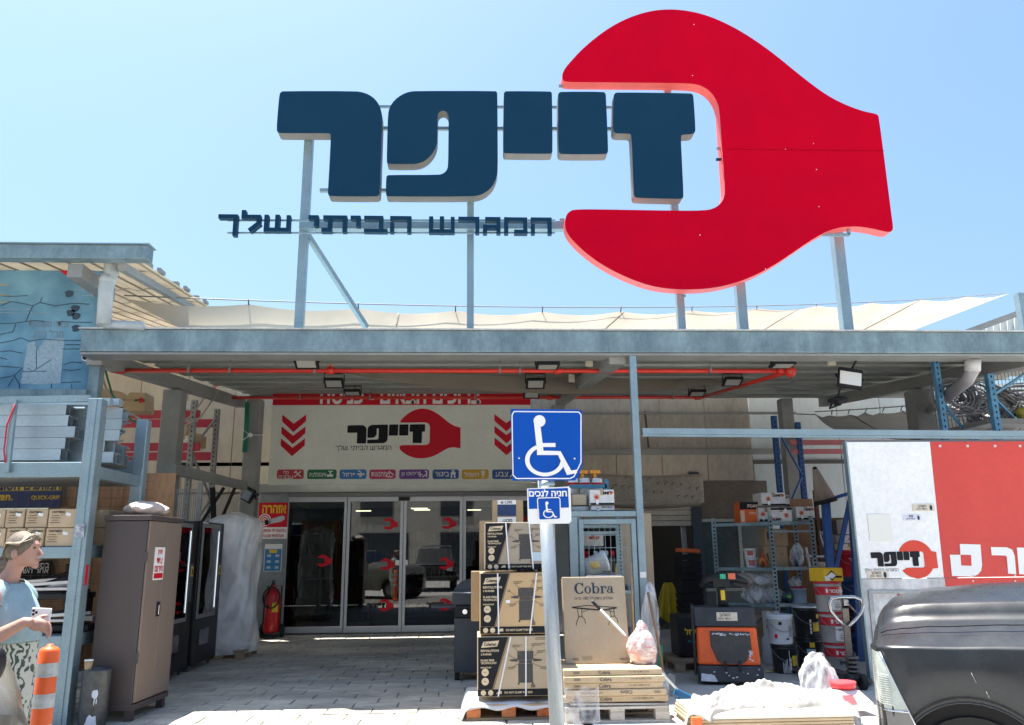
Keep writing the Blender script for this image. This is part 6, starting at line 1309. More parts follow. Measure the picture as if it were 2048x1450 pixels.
for k, u in enumerate((1147, 1170, 1195)):
    c = P(u, 985, YQ+.6); b = MB(); b.lathe([(.07, 0), (.07, .2), (.06, .21)], (c.x, YQ+.6, c.z-.02), 14); o = tag(b.build('white_tin', WHITE), f'white paint tin, {["left", "middle", "right"][k]} of three in the blue crate behind the parking signs', 'tin'); b = MB(); b.lathe([(.0715, .11), (.0715, .15)], (c.x, YQ+.6, c.z-.02), 14, cap=False); b.build('label_band', PRINTR, o)
for k, u in enumerate((1165, 1190)):
    t = thing('yellow_clamp', 'yellow bar clamp standing behind the parking sign, ' + ('left one' if k == 0 else 'right one'), 'clamp', P(u, 965, YQ+.7)); a = P(u, 962, YQ+.7); b = MB(); b.cbox((a.x, YQ+.7, a.z+.02), (.04, .05, .22)); b.build('bar', M('clamp_orange', (.75, .3, .02), .5), t, bevel=.006); b = MB(); b.cbox((a.x-.0, YQ+.68, a.z+.12), (.14, .06, .05)); b.build('jaw', M('clamp_orange', (.75, .3, .02)), t, bevel=.006)
# the wheelchair parking signs --------------------------------------
YS1 = 5.2; pa_ = G(1118, 1650); t = thing('parking_sign', 'blue disabled parking signs on a round galvanized pole with a white wheelchair symbol', 'sign', (P(1102, 1200, YS1).x, YS1, 0)); top, bot = P(1086, 900, YS1+.06), P(1114, 1450, YS1+.06)
d = (bot-top)/(top.z-bot.z); b = MB(); b.tube([top, bot+d*(bot.z+.0)], .046, 18); b.build('pole', stained('old_galvanized_pole', (.46, .5, .52), (.34, .38, .4), .8, 3, .45, .5, (3, 3, .6), fine=50, bump=.03, detail_dark=.85), t)
BLU = M('sign_blue', (.003, .075, .40), .35, 0, .06, 3, spec=.15)
q = [P(1021, 818, YS1), P(1155, 819, YS1), P(1164, 822, YS1), P(1166, 925, YS1), P(1157, 953, YS1), P(1150, 961, YS1), P(1025, 961, YS1)]
b = MB(); b.add(q+[p+V((0, .004, 0)) for p in q], [tuple(range(7)), tuple(range(7, 14))[::-1]]+[(i, i+7, (i+1) % 7+7, (i+1) % 7) for i in range(7)]); pl = b.build('sign_plate', BLU, t)
k = MB()
def wh(cx, cy, s, y, k):
    """wheelchair symbol, centre and scale in pixels at depth y"""
    F = lambda x, yy: P(cx+x*s, cy+yy*s, y)
    def seg(a, c, w_): k.bar(F(*a), F(*c), w_*s*y/1645, .001, (0, 1, 0))
    cn = [0]
    def F(x, yy): return P(cx+x*s, cy+yy*s, y-cn[0]*.00025)
    def nx(): cn[0] += 1
    c = F(-19, -51); r = 12.5*s*y/1645; nx(); k.add([c+V((math.cos(a*.314)*r, 0, math.sin(a*.314)*r)) for a in range(20)], [tuple(range(20))])
    k.add([F(-30, -47), F(-17, -40), F(-11, 8), F(-24, 9)], [(0, 1, 2, 3)]); nx(); k.add([F(-13, -7), F(13, -7), F(13, 1), F(-12, 1)], [(0, 1, 2, 3)]); nx(); k.add([F(-24, 8), F(20, 9), F(24, 17), F(-24, 17)], [(0, 1, 2, 3)])
    nx(); k.add([F(15, 10), F(23, 9), F(47, 53), F(36, 57)], [(0, 1, 2, 3)]); nx(); k.add([F(36, 57), F(34, 50), F(56, 46), F(56, 53)], [(0, 1, 2, 3)])
    nx(); n = 24; ro, ri = 40, 31; A = [R(-57)-R(250)*i/n for i in range(n+1)]; A = [R(8)+R(235)*i/n for i in range(n+1)]
    for a, c_ in zip(A, A[1:]): k.add([F(-8+ro*math.cos(a), 27+ro*math.sin(a)*.82), F(-8+ro*math.cos(c_), 27+ro*math.sin(c_)*.82), F(-8+ri*math.cos(c_), 27+ri*math.sin(c_)*.82), F(-8+ri*math.cos(a), 27+ri*math.sin(a)*.82)], [(0, 1, 2, 3)])
wh(1098, 893, 1.0, YS1-.004, k)
def frame(pts, w_):
    for i, (a, c) in enumerate(zip(pts, pts[1:]+pts[:1])): k.bar(P(*a, YS1-.002-.0004*(i % 3)), P(*c, YS1-.002-.0004*(i % 3)), w_*YS1/1645, .001, (0, 1, 0))
frame([(1028, 823), (1157, 824), (1162, 829), (1162, 925), (1148, 953), (1140, 957), (1033, 957), (1026, 950), (1024, 830)], 2.2); k.build('symbol_print', PRINTW, pl)
k = MB()
for (u, v) in ((1038, 916), (1149, 917)): k.ball(P(u, v, YS1-.004), (.008, .006, .008), 10, 6)
k.build('screw', CHROME, pl)
q = [P(1054, 977, YS1+.005), P(1138, 973, YS1+.005), P(1141, 977, YS1+.005), P(1143, 1042, YS1+.005), P(1138, 1047, YS1+.005), P(1060, 1048, YS1+.005), P(1056, 1044, YS1+.005)]; b = MB(); b.add(q+[p+V((0, .004, 0)) for p in q], [tuple(range(7)), tuple(range(7, 14))[::-1]]+[(i, i+7, (i+1) % 7+7, (i+1) % 7) for i in range(7)]); pl = b.build('sign_plate', PRINTW, t); y = YS1+.002
k = MB(); k.add([P(1057, 979, y), P(1136, 976, y), P(1138, 1015, y), P(1058, 1018, y)], [(0, 1, 2, 3)]); k.add([P(1077, 1000, y-.002), P(1119, 998, y-.002), P(1120, 1037, y-.002), P(1079, 1039, y-.002)], [(0, 1, 2, 3)]); k.build('blue_print', BLU, pl)
k = MB(); lettering(k, H('חניה לנכים'), P(1096, 986, y-.004), .045, w=.245, bold=.035); wh(1099, 1020, .27, y-.005, k)
def fr2(pts, w_):
    for i, (a, c) in enumerate(zip(pts, pts[1:]+pts[:1])): k.bar(P(*a, y-.003-.0004*(i % 3)), P(*c, y-.003-.0004*(i % 3)), w_*YS1/1645, .001, (0, 1, 0))
fr2([(1077, 996), (1117, 995), (1120, 998), (1121, 1036), (1117, 1039), (1080, 1040), (1077, 1037), (1075, 999)], 1.8); k.build('symbol_print', PRINTW, pl)
k = MB(); k.tube([P(1094, 965, YS1+.05), P(1095, 972, YS1+.05)], .05, 14); k.build('clamp', GALV, t)
# broom, wrapped mop, sticks ---------------------------------------
br0, br1 = P(1184, 1202, 8.66), P(1368, 1393, 8.8)
t = thing('long_broom', 'white pole broom with a blue head leaning on the big table carton', 'broom', br1)
b = MB(); b.tube([br0, br1], .0135, 8); b.build('pole', WHITE, t); b = MB(); d = (br1-br0).normalized(); b.tube([br0, br0+d*.12], .015, 8); b.build('grip', BLACK, t)
b = MB(); b.cbox(br1+V((.06, 0, -.02)), (.34, .08, .07), (0, 25, 0)); b.build('head', M('broom_blue', (.01, .12, .28), .5), t, bevel=.01); b = MB()
for i in range(26): x = br1.x-.08+i*.012; zz = br1.z-.02-(x-br1.x-.06)*.46; b.bar((x, br1.y+random.uniform(-.03, .03), zz-.02), (x+random.uniform(0, .03), br1.y+random.uniform(-.05, .05), max(.004, zz-.11)), .01)
b.build('bristles', M('bristle_blue', (.015, .1, .22), .7), t)
mp_ = P(1284, 1298, 8.62); lump('wrapped_mop', 'mop head bundled in clear plastic with red print on the flat cartons', 'bundle', mp_, (.15, .12, .19), stained('mop_wrap', (.74, .68, .66), (.62, .3, .28), .3, 12, .3, 0, (1, 1, 2.2), fine=30, bump=.5), 5, amp=.07)
lump('wrapped_mop_neck', 'narrow twisted neck of the plastic wrap above the bundled mop head', 'wrap', P(1283, 1272, 8.64), (.07, .06, .14), stained('mop_wrap', (.62, .5, .48), (.5, .1, .1), .4, 9), 8, amp=.08)
st_ = thing('wooden_rake', 'wooden stick leaning right of the slim post with a shovel blade at its foot', 'tool', G(1333, 1388)); b = MB(); b.tube([P(1296, 1185, 9.9), P(1312, 1260, 9.75), P(1333, 1380, 9.6)], .015, 8); b.build('handle', M('stick_wood', (.36, .2, .1), .7), st_); b = MB(); a = G(1333, 1386); b.prism([(-.06, .2), (-.05, .02), (0, 0), (.05, .04), (.06, .2), (0, .24)], (a.x, 9.6, .01), (1, 0, .1), (0, .1, 1), (0, .008, 0)); b.build('blade', GALVD, st_)
b = MB(); b.tube([P(1262, 1125, 9.85), P(1268, 1290, 9.5)], .013, 8); tag(b.build('wooden_stick', M('stick_tan', (.45, .3, .16), .7)), 'thin wooden stick between the big carton and the gate frame', 'stick')
lump('grey_plastic_bag', 'thin grey plastic bag hanging beside the slim post', 'bag', P(1302, 1250, 10.0), (.1, .08, .42), BAGFILM, 11, amp=.12)
lump('plastic_bag_foot', 'clear plastic bag on the floor beside the white pallet', 'bag', P(1323, 1375, 9.3), (.08, .08, .16), BAGFILM, 12, amp=.12)
b = MB(); b.hexa([P(u, v, y) for (u, v, y) in ((1314, 1360, 9.7), (1326, 1360, 9.7), (1326, 1360, 9.8), (1314, 1360, 9.8), (1318, 1290, 9.9), (1326, 1290, 9.9), (1326, 1290, 9.95), (1318, 1290, 9.95))]); tag(b.build('green_dustpan', M('green_plastic', (.01, .2, .08), .5)), 'green plastic dustpan behind the wooden stick beside the slim post', 'dustpan')
# ================================================================ RIGHT: pallet truck, shelves, paint
pt0, pt1 = G(1393, 1370), G(1524, 1374); yT = (pt0.y+pt1.y)/2; tx0, tx1 = X(1396, yT, 1300), X(1522, yT, 1300); tw = tx1-tx0
t = thing('pallet_truck', 'orange and black electric pallet truck with a scuffed dark panel and tiller', 'pallet truck', ((tx0+tx1)/2, yT, 0))
def q_(x, v): return V((tx0+tw*x, yT, Z(v, yT, 1460)))
TB = stained('scuffed_black', (.022, .026, .033), (.04, .045, .052), .5, 5, .5, fine=60, detail_dark=.7); TO = stained('scuffed_orange', (.95, .13, .018), (.8, .11, .018), .6, 4, .45, fine=40, detail_dark=.85)
z0, z1, z2, z3 = .03, q_(0, 1332).z, q_(0, 1255).z, q_(0, 1215).z
b = MB(); b.hexa([(tx0+.0, yT, z0), (tx1, yT, z0), (tx1, yT+.5, z0), (tx0, yT+.5, z0), (tx0-.01, yT+.03, z1), (tx1-.01, yT+.03, z1), (tx1-.01, yT+.5, z1), (tx0-.01, yT+.5, z1)]); b.build('bumper', TB, t, bevel=.03)
b = MB(); b.hexa([(tx0, yT+.035, z1+.003), (tx1-.03, yT+.035, z1+.003), (tx1-.03, yT+.5, z1+.003), (tx0, yT+.5, z1+.003), (tx0+.01, yT+.07, z2), (tx1-.05, yT+.07, z2), (tx1-.05, yT+.5, z2), (tx0+.01, yT+.5, z2)]); b.build('cowl', TO, t, bevel=.03)
b = MB(); b.hexa([(tx0-.01, yT+.06, z2+.003), (tx1-.04, yT+.06, z2+.003), (tx1-.04, yT+.5, z2+.003), (tx0-.01, yT+.5, z2+.003), (tx0-.02, yT+.09, z3), (tx1-.06, yT+.09, z3), (tx1-.06, yT+.5, z3), (tx0-.02, yT+.5, z3)]); b.build('top_tray', TB, t, bevel=.02)
b = MB(); b.box((tx0-.04, yT+.1, .1), (tx0-.012, yT+.5, z3+.02)); b.build('side_plate', TB, t, bevel=.01)
ya = yT+.035; b = MB(); ins = [(.22, .9), (.83, .88), (.84, .45), (.74, .1), (.66, .04), (.38, .04), (.31, .12), (.22, .5)]
b.prism([(tw*x, (z2-z1)*y) for x, y in ins], (tx0, ya-.02, z1), (1, 0, 0), (0, .035/(z2-z1), 1), (0, .02, 0)); b.build('front_panel', stained('scratched_panel', (.03, .032, .037), (.07, .06, .055), .8, 3, .5, fine=30), t, bevel=.006)
SC_ = M('scratch_white', (.6, .62, .66), .6, 0, .2, 20); rnd = random.Random(5); b = MB()
for i in range(44):
    x, y = (.24+.57*rnd.random(), .86-.05*rnd.random()) if i < 26 else (.78+.05*rnd.random(), .12+.3*rnd.random()); h = rnd.uniform(.004, .022); w_ = rnd.uniform(.012, .05) if i < 26 else rnd.uniform(.01, .03); o = V((tx0+tw*x, ya-.0225, z1+(z2-z1)*y)); s = .035/(z2-z1)
    b.add([o+V((0, s*0, 0)), o+V((w_, 0, 0)), o+V((w_*.7, -s*h, -h)), o+V((w_*.2, -s*h*.8, -h*.8))], [(0, 1, 2, 3)])
for i in range(14): o = V((tx0+.03+tw*.9*rnd.random(), yT-.004+.01, .06+rnd.random()*(z1-.1))); o.y = yT+.03*(o.z/z1)-.004; w_ = rnd.uniform(.006, .03); b.add([o, o+V((w_, 0, .004)), o+V((w_*.8, .001, w_*.7)), o+V((0, .001, w_*.5))], [(0, 1, 2, 3)])
o = V((tx0+.03, yT-.003, .05)); b.add([o, o+V((.2, 0, -.005)), o+V((.16, .006, .07)), o+V((.01, .008, .09))], [(0, 1, 2, 3)]); b.build('paint_scratches', SC_, t)
b = MB()
for x in (.42, .64): b.cbox((tx0+tw*x, yT+.02, z1+.0), (.03, .03, .12))
b.build('latch', BLACK, t)
b = MB(); b.box((tx0+tw*.34, yT+.06, z2+.075), (tx0+tw*.66, yT+.07, z2+.175)); so = b.build('sticker', M('cream_sticker', (.7, .62, .5)), t); k = MB(); lettering(k, H('האהב'), (tx0+tw*.47, yT+.056, z2+.145), .035, bold=.02); lettering(k, H('חסדי מיזם'), (tx0+tw*.46, yT+.056, z2+.1), .025, bold=.01); k.build('sticker_print', PRINTN, so)
tc_ = q_(.45, 1180); b = MB(); b.tube([(tc_.x+.02, yT+.25, z3-.02), (tc_.x, yT+.2, q_(0, 1190).z), (tc_.x, yT+.12, q_(0, 1172).z)], [.07, .055, .06], 10); b.build('tiller', TB, t)
hd = V((tc_.x, yT+.12, q_(0, 1166).z)); b = MB(); b.tube([hd+V((-.26, .0, -.05)), hd+V((-.17, 0, .04)), hd+V((0, 0, .06)), hd+V((.2, 0, .05)), hd+V((.32, 0, .0))], [.03, .05, .07, .05, .03], 8); b.cbox(hd, (.2, .14, .1)); b.build('tiller_head', BLACK, t)
b = MB(); b.cbox(hd+V((.02, -.08, .08)), (.07, .04, .06)); b.build('green_button', M('button_green', (.02, .4, .22), .4), t); b = MB(); b.cbox(hd+V((.13, -.04, .08)), (.09, .06, .07)); b.build('red_button', M('button_coral', (.7, .15, .08), .4), t); b = MB(); b.cbox(V((tc_.x+.01, yT+.1, q_(0, 1191).z)), (.05, .02, .12)); b.build('yellow_plate', PRINTY, t)
for sx in (.12, .88): k = MB(); k.tube([(tx0+tw*sx-.03, yT+.3, .05), (tx0+tw*sx+.03, yT+.3, .05)], .05, 12); k.build('wheel', RUBBER, t)
for k_ in (-.17, .17): k = MB(); k.box(((tx0+tx1)/2+k_-.08, yT+.5, .05), ((tx0+tx1)/2+k_+.08, yT+1.5, .09)); k.build('fork', TB, t)
t.rotation_euler = (0, 0, -R(14))
# pallet with black tubs behind, stacked crates, raincoat
p = G(1372, 1345); t = thing('wooden_pallet', 'worn wooden pallet behind the pallet truck at its left side', 'pallet', (p.x+.25, p.y+.5, 0)); pallet(t, p.x+.25, p.y+.5, .8, 1.1, WOOD)
t = thing('black_tub', 'black tub with yellow and teal print standing on the wooden pallet', 'tub', (p.x+.2, p.y+.45, .16)); b = MB(); b.box((p.x-.0, p.y+.3, .16), (p.x+.6, p.y+.8, .72)); b.build('body', BLACK, t, bevel=.03); b = MB(); lettering(b, H('מגירול'), (p.x+.22, p.y+.29, .5), .09, bold=.04); b.build('yellow_print', PRINTY, t); b = MB(); lettering(b, H('צבע אקרילי'), (p.x+.24, p.y+.29, .36), .05, bold=.01); lettering(b, H('לבן'), (p.x+.24, p.y+.29, .28), .05, bold=.01); b.build('teal_print', M('print_teal', (.05, .35, .35), .5, 0, 0), t)
yc_ = 14.0; xa, xb = X(1368, yc_, 1250), X(1412, yc_, 1250)
for k in range(14):
    z = .02+k*.11; b = MB(); b.hexa([(xa+.02, yc_, z), (xb-.02, yc_, z), (xb-.02, yc_+.5, z), (xa+.02, yc_+.5, z), (xa, yc_-.01, z+.1), (xb, yc_-.01, z+.1), (xb, yc_+.5, z+.1), (xa, yc_+.5, z+.1)]); tag(b.build('black_crate', BLACKM), f'black plastic crate, {ORD[k]} from the floor in the stack behind the pallet truck', 'crate', 'black crates stacked behind the pallet truck')
b = MB(); b.cbox(((xa+xb)/2, yc_+.2, .02+14*.11+.05), (xb-xa-.04, .4, .07), (0, 4, 0)); tag(b.build('orange_cloth', ORANGE, bevel=.02), 'orange folded cloth on top of the black crate stack', 'cloth')
rx, ry = X(1338, 16.5, 1200), 16.5; b = MB()
zr = Z(1165, ry, 1338); zl = Z(1240, ry, 1338)
b.grid(24, 16, lambda a, e: V((rx+(a-.5)*(.16+.5*e**.8), ry+.06*math.sin(a*22)*e+.05*math.cos((a-.5)*3.1), zr-(zr-zl)*e+.05*math.sin(a*9)*e))); tag(b.build('yellow_raincoat', M('raincoat_yellow', (.5, .38, .01), .45, 0, .1), solid=.01), 'yellow raincoat hanging in the dark doorway under the roller shutter', 'raincoat')
# perforated shelving unit ------------------------------------------
ySh = 12.6; yS2 = 13.2
sx = [X(1487, yS2, 1100), X(1549, ySh, 1150), X(1628, ySh, 1100)]
t = thing('paint_shelving', 'perforated grey steel shelving loaded with boxes, tubs and bags in the right bay', 'shelf', ((sx[0]+sx[2])/2, 12.9, 0)); zs_top = Z(1040, ySh, 1560)
sx0 = X(1487, ySh+.0, 1100); sxe = sx[2]
for xx, yy in ((sx[1], ySh), (sxe, ySh+.02), (sx[1]-.72, ySh+.62), (sxe-.02, ySh+.62)):
    b = MB(); b.box((xx-.035, yy-.02, 0), (xx+.035, yy, zs_top+.06)); b.box((xx+.033, yy+.001, 0), (xx+.037, yy+.05, zs_top+.05)); po = b.build('upright', GALVB, t); k = MB(); zz = .3
    while zz < zs_top: k.cbox((xx+.0, yy-.021, zz), (.03, .003, .028)); zz += .06
    k.build('punched_slots', BLACKM, po)
shz = [Z(v, ySh, 1590) for v in (1044, 1135, 1208)]
for z in shz:
    b = MB(); b.hexa([(sx[1]-.72, ySh+.6, z-.03), (sxe, ySh+.6, z-.03), (sxe, ySh+.62, z-.03), (sx[1]-.72, ySh+.62, z-.03), (sx[1]-.72, ySh+.6, z), (sxe, ySh+.6, z), (sxe, ySh+.62, z), (sx[1]-.72, ySh+.62, z)])
    b.add([(sx[1], ySh, z), (sxe, ySh, z), (sxe, ySh+.62, z), (sx[1]-.72, ySh+.62, z)], [(0, 1, 2, 3)]); b.box((sx[1]+.04, ySh-.015, z-.04), (sxe-.04, ySh+.005, z+.01)); b.bar((sx[1], ySh, z-.02), (sx[1]-.72, ySh+.6, z-.02), .02, .05); b.build('shelf_board', GALVB, t)
b = MB(); b.bar((sx[1], ySh+.03, Z(1068, ySh)), (sxe, ySh+.03, Z(1068, ySh)), .03); b.build('tie_bar', GALV, t)
b = MB(); b.bar((sx[1]-.6, ySh+.3, .25), (sx[1], ySh+.05, .75), .03); b.bar((sxe-.1, ySh+.3, .3), (sxe-.0, ySh+.05, .8), .03); b.build('brace', DKGREY, t)
zT = shz[0]
# boxes on the top
box_smit('white_box', 'white box with sunburst, lowest left of the three beside the orange foam box', 1519, 1545, 1015, 1043, ySh+.2, .3)
box_smit('white_box', 'white box turned upside down in the middle of the shelving top', 1543, 1583, 1015, 1045, ySh+.05, .35, True)
box_smit('white_box', 'white box with sunburst at the right end of the shelving top', 1594, 1628, 1013, 1040, ySh+.1, .35)
box_smit('white_box', 'white box with sunburst stacked highest on the shelving top', 1524, 1570, 985, 1012, ySh+.12, .4)
box_smit('white_box', 'white box partly hidden behind the highest one on the shelving', 1560, 1578, 990, 1012, ySh+.45, .3)
p, q = P(1482, 1050, ySh+.3), P(1520, 1004, ySh+.3); t2 = carton('foam_box', 'black and orange foam box at the left end of the shelving top', p.x, q.x, ySh+.3, ySh+.6, p.z, q.z, M('foam_orange', (.7, .13, .02), .5, 0, .06)); b = MB(); y = ySh+.296; zz = p.z+(q.z-p.z)*.68; b.add([(p.x, y, zz), (q.x, y, zz), (q.x, y, q.z), (p.x, y, q.z)], [(0, 1, 2, 3)]); b.build('black_print', PRINTK, t2)
b = MB(); lettering(b, 'FOAM', ((p.x+q.x)/2+.05, y-.003, q.z-(q.z-p.z)*.17), .055, bold=.04); b.add([(p.x+.005, y-.002, p.z+.05), (p.x+.07, y-.002, p.z+.05), (p.x+.07, y-.002, zz-.02), (p.x+.005, y-.002, zz-.02)], [(0, 1, 2, 3)]); lettering(b, 'SPRAY', ((p.x+q.x)/2+.05, y-.003, zz-.06), .04, bold=.02); b.build('white_print', M('print_pale_orange', (.7, .5, .4), .5, 0, 0), t2)
def pail(name, label, x, y, z, r, h, mat, lid=None, band=None, tap=.9, cat='bucket', group=None, handle=True):
    t = thing(name, label, cat, (x, y, z), group); b = MB(); b.lathe([(r*tap, 0), (r*tap*1.01, .01), (r*.985, h*.84), (r*1.03, h*.845), (r*1.03, h*.87), (r, h*.88), (r, h*.93)], (x, y, z), 22); b.build('shell', mat, t)
    b = MB(); b.lathe([(r*1.035, h*.93), (r*1.05, h*.935), (r*1.05, h*.985), (r*.98, h), (.02, h*.985)], (x, y, z), 22); b.build('lid', lid or mat, t)
    if handle: b = MB(); b.tube([(x+r*1.03*math.cos(a), y-r*1.04*abs(math.sin(a))-.01, z+h*.85-h*.42*abs(math.sin(a))) for a in [math.pi*k/12 for k in range(13)]], .004, 5); b.build('handle', MIDGREY, t)
    return t
def wrapq(b, x, y, z, r0, r1, a0, a1, z0, z1, n=8):
    """label band on a pail wall between angles measured from the front"""
    vs = []
    for k in range(n+1):
        a = a0+(a1-a0)*k/n; vs += [V((x+r0*math.sin(a), y-r0*math.cos(a), z+z0)), V((x+r1*math.sin(a), y-r1*math.cos(a), z+z1))]
    return b.add(vs, [(2*k, 2*k+2, 2*k+3, 2*k+1) for k in range(n)])
# shelf goods
zM = shz[1]; x = X(1498, ySh+.4, 1120); 
for k, (du, zz, h, nm) in enumerate(((0, 0, .15, 'lower'), (-2, .155, .14, 'upper'))): tt = pail('white_tub', f'white plastic tub, {nm} of two on the middle shelf', X(1503+du, ySh+.4, 1120), ySh+.4, zM+zz, .1, h, WHITE, tap=.85, handle=False); b = MB(); wrapq(b, X(1503+du, ySh+.4, 1120), ySh+.4, zM+zz, .093, .1, -.8, .2, .03, h*.75); b.build('label', M('tub_label', (.6, .45, .15) if k else (.5, .1, .1), .5, 0, .4, 30), tt)
for k, (v0, v1, lb) in enumerate(((1135, 1093, 'brown carton on the middle shelf, the lower of two'), (1092, 1056, 'brown carton on the middle shelf, the upper of two'))): p, q = P(1531, v0, ySh+.3), P(1574, v1, ySh+.3); tt = carton('brown_carton', lb, p.x, q.x, ySh+.3, ySh+.55, zM+(0 if k == 0 else .33), zM+(.325 if k == 0 else .6), KRAFT); b = MB(); b.bar((p.x+.05, ySh+.296, zM+.1+.33*k), (p.x+.05, ySh+.296, zM+.22+.33*k), .03, .001, (0, 1, 0)); lettering(b, 'TT', (q.x-.1, ySh+.295, zM+.2+.3*k), .03, bold=.02); b.build('carton_print', M('print_dark_brown', (.07, .06, .06)), tt)
lump('orange_tool', 'orange and black power tool between the tubs and the cartons on the middle shelf', 'tool', V((X(1524, ySh+.35, 1120), ySh+.3, zM+.1)), (.06, .08, .1), M('tool_orange_black', (.5, .15, .03), .5, 0, .9, 14, var2=(.01, .01, .012)), 21, amp=.2)
lump('blister_bag', 'clear bag of dark pump parts at the right end of the middle shelf', 'bag', V((X(1595, ySh+.3, 1120), ySh+.3, zM+.16)), (.1, .1, .17), BAGFILM, 22, amp=.15); b = MB(); c = V((X(1594, ySh+.3, 1120), ySh+.3, zM)); b.lathe([(.05, .01), (.05, .1), (.03, .13), (.045, .15), (.045, .22)], c, 12); tag(b.build('black_pump', BLACK), 'black pump body inside the clear bag on the middle shelf', 'pump')
zL = shz[2]
for k, (u, v, r, sd, m, lb) in enumerate(((1490, 1160, (.17, .15, .1), 31, SLAB, 'long crumpled grey plastic sack left of the shelving at half height'), (1522, 1160, (.2, .15, .09), 32, M('white_foam', (.55, .55, .54), .8), 'white foam lump beside the perforated upright'), (1590, 1165, (.09, .1, .08), 33, M('white_foam', (.55, .55, .54)), 'white lumpy bag below the middle shelf at the right'), (1510, 1190, (.18, .14, .13), 34, BAGFILM, 'clear plastic bag heaped on the lower shelf at the left'), (1545, 1190, (.16, .14, .11), 35, BAGFILM, 'clear plastic bag heaped on the lower shelf right of the upright'), (1575, 1192, (.12, .1, .09), 36, M('teal_film', (.06, .1, .12), .3, 0, .5, 12), 'dark teal bag with a green sticker on the lower shelf'))):
    c = P(u, v, ySh+.28); lump('shelf_bag', lb, 'bag', c, r, m, sd, amp=.16)
b = MB(); b.cbox(P(1578, 1193, ySh+.16), (.06, .003, .035), (0, 10, 0)); tag(b.build('green_sticker', M('green_sticker', (.15, .6, .05), .5, 0, 0)), 'bright green sticker on the dark bag of the lower shelf', 'sticker')
x = X(1598, ySh+.25, 1190); tt = pail('blue_tin', 'pale blue paint tin with a red lid on the lower shelf', x, ySh+.25, zL, .12, .24, M('tin_pale_blue', (.4, .5, .58), .4, 0, .05), PRINTR, handle=False)
tt = carton('brown_carton', 'brown carton on the floor under the shelving', X(1508, 12.9, 1230), X(1552, 12.9, 1230), 12.9, 13.2, .02, .62, KRAFT); tt = carton('brown_carton', 'half hidden carton with a silver sheet at the right under the shelving', X(1580, 12.7, 1230), X(1606, 12.7, 1230), 12.75, 13.0, .3, .62, PALEKRAFT)
carton('dark_shelf_panel', 'brown wooden cupboard side behind the shelving', X(1585, 13.4, 1100), X(1632, 13.4, 1100), 13.35, 13.7, .0, Z(998, 13.4, 1600), PLY, cat='cupboard')
b = MB(); pts = [P(u, v, 13.1) for u, v in ((1668, 1130), (1655, 1090), (1645, 1065), (1640, 1062), (1642, 1075), (1660, 1130))]; b.tube(pts, .013, 6); tag(b.build('white_folding_steps', WHITE), 'bent white tube frame of folding steps right of the shelving', 'steps')
b = MB(); b.bar(P(1612, 1095, 13.0), P(1620, 1135, 13.0), .03); b.bar(P(1612, 1112, 13.0), P(1650, 1113, 13.0), .03); tag(b.build('white_ladder', WHITE), 'short piece of a white ladder behind the right upright of the shelving', 'ladder')
# paint pails on the floor ------------------------------------------
PB = M('pail_black', (.018, .018, .02), .3, 0, .1); PG = M('pail_grey', (.4, .38, .35), .45, 0, .05); PWH = M('pail_white', (.66, .7, .74), .4, 0, .04); PLR = M('pail_lid_red', (.55, .015, .03), .35, 0, .06)
yp = 11.25
def xz(u, v, y): p = P(u, v, y); return p.x
xa = xz(1568, 1300, yp); k1 = pail('paint_pail', 'black paint pail with a yellow label under the white pail', xa, yp, 0, .17, .37, PB, PB)
b = MB(); wrapq(b, xa, yp, 0, .168, .17, .25, .85, .1, .23); b.build('yellow_label', PRINTY, k1); b = MB()
for z in (.05, .1, .15): wrapq(b, xa, yp, 0, .1665, .1675, .05, .16, z, z+.04, 2)
for k in range(7): wrapq(b, xa, yp, 0, .165, .17, -.5+.1*k, -.46+.1*k, .01, random.uniform(.06, .3), 2)
b.build('white_drips', PRINTW, k1)
k2 = pail('paint_pail', 'white paint pail with a small black label on top of the black one', xa-.03, yp, .372, .17, .38, PWH, PWH); b = MB(); wrapq(b, xa-.03, yp, .372, .167, .169, -.45, -.2, .25, .29, 3); wrapq(b, xa-.03, yp, .372, .163, .165, .1, .35, .06, .08, 3); b.build('label', PRINTK, k2); b = MB()
for r in range(9): wrapq(b, xa-.03, yp, .372, .164, .1645, .35, .75, .1+.016*r, .108+.016*r, 3)
b.build('small_print', M('print_midblue', (.2, .25, .35), .5, 0, 0), k2); b = MB(); wrapq(b, xa-.03, yp, .372, .163, .165, -.85, -.6, .08, .13, 3); b.build('red_symbol', PRINTR, k2)
yq = 11.7; xb = xz(1618, 1300, yq); k3 = pail('paint_pail', 'lower black paint pail with a small yellow and a pale blue label', xb, yq, 0, .18, .41, PB, PB); b = MB(); wrapq(b, xb, yq, 0, .178, .179, -.3, .1, .28, .35); b.build('yellow_label', PRINTY, k3); b = MB(); wrapq(b, xb, yq, 0, .175, .178, -.55, .15, .15, .26); b.build('pale_label', M('pale_blue_label', (.45, .58, .66)), k3)
k4 = pail('paint_pail', 'upper black paint pail with a broad yellow label and silver lid', xb, yq, .412, .18, .42, PB, M('silver_lid', (.5, .55, .58), .35, .3, .06)); b = MB(); wrapq(b, xb, yq, .412, .174, .178, .1, .75, .08, .2); wrapq(b, xb, yq, .412, .178, .181, .45, .75, .25, .31); b.build('yellow_label', PRINTY, k4); b = MB()
for z in (.05, .1, .15, .2): wrapq(b, xb, yq, .412, .1745, .1765, -.15, -.02, z, z+.04, 2)
b.build('hazard_print', PRINTW, k4)
yr = 11.1; xc = X(1676, yr, 1300)
nmz = ['lowest', 'middle', 'upper']; tt = None
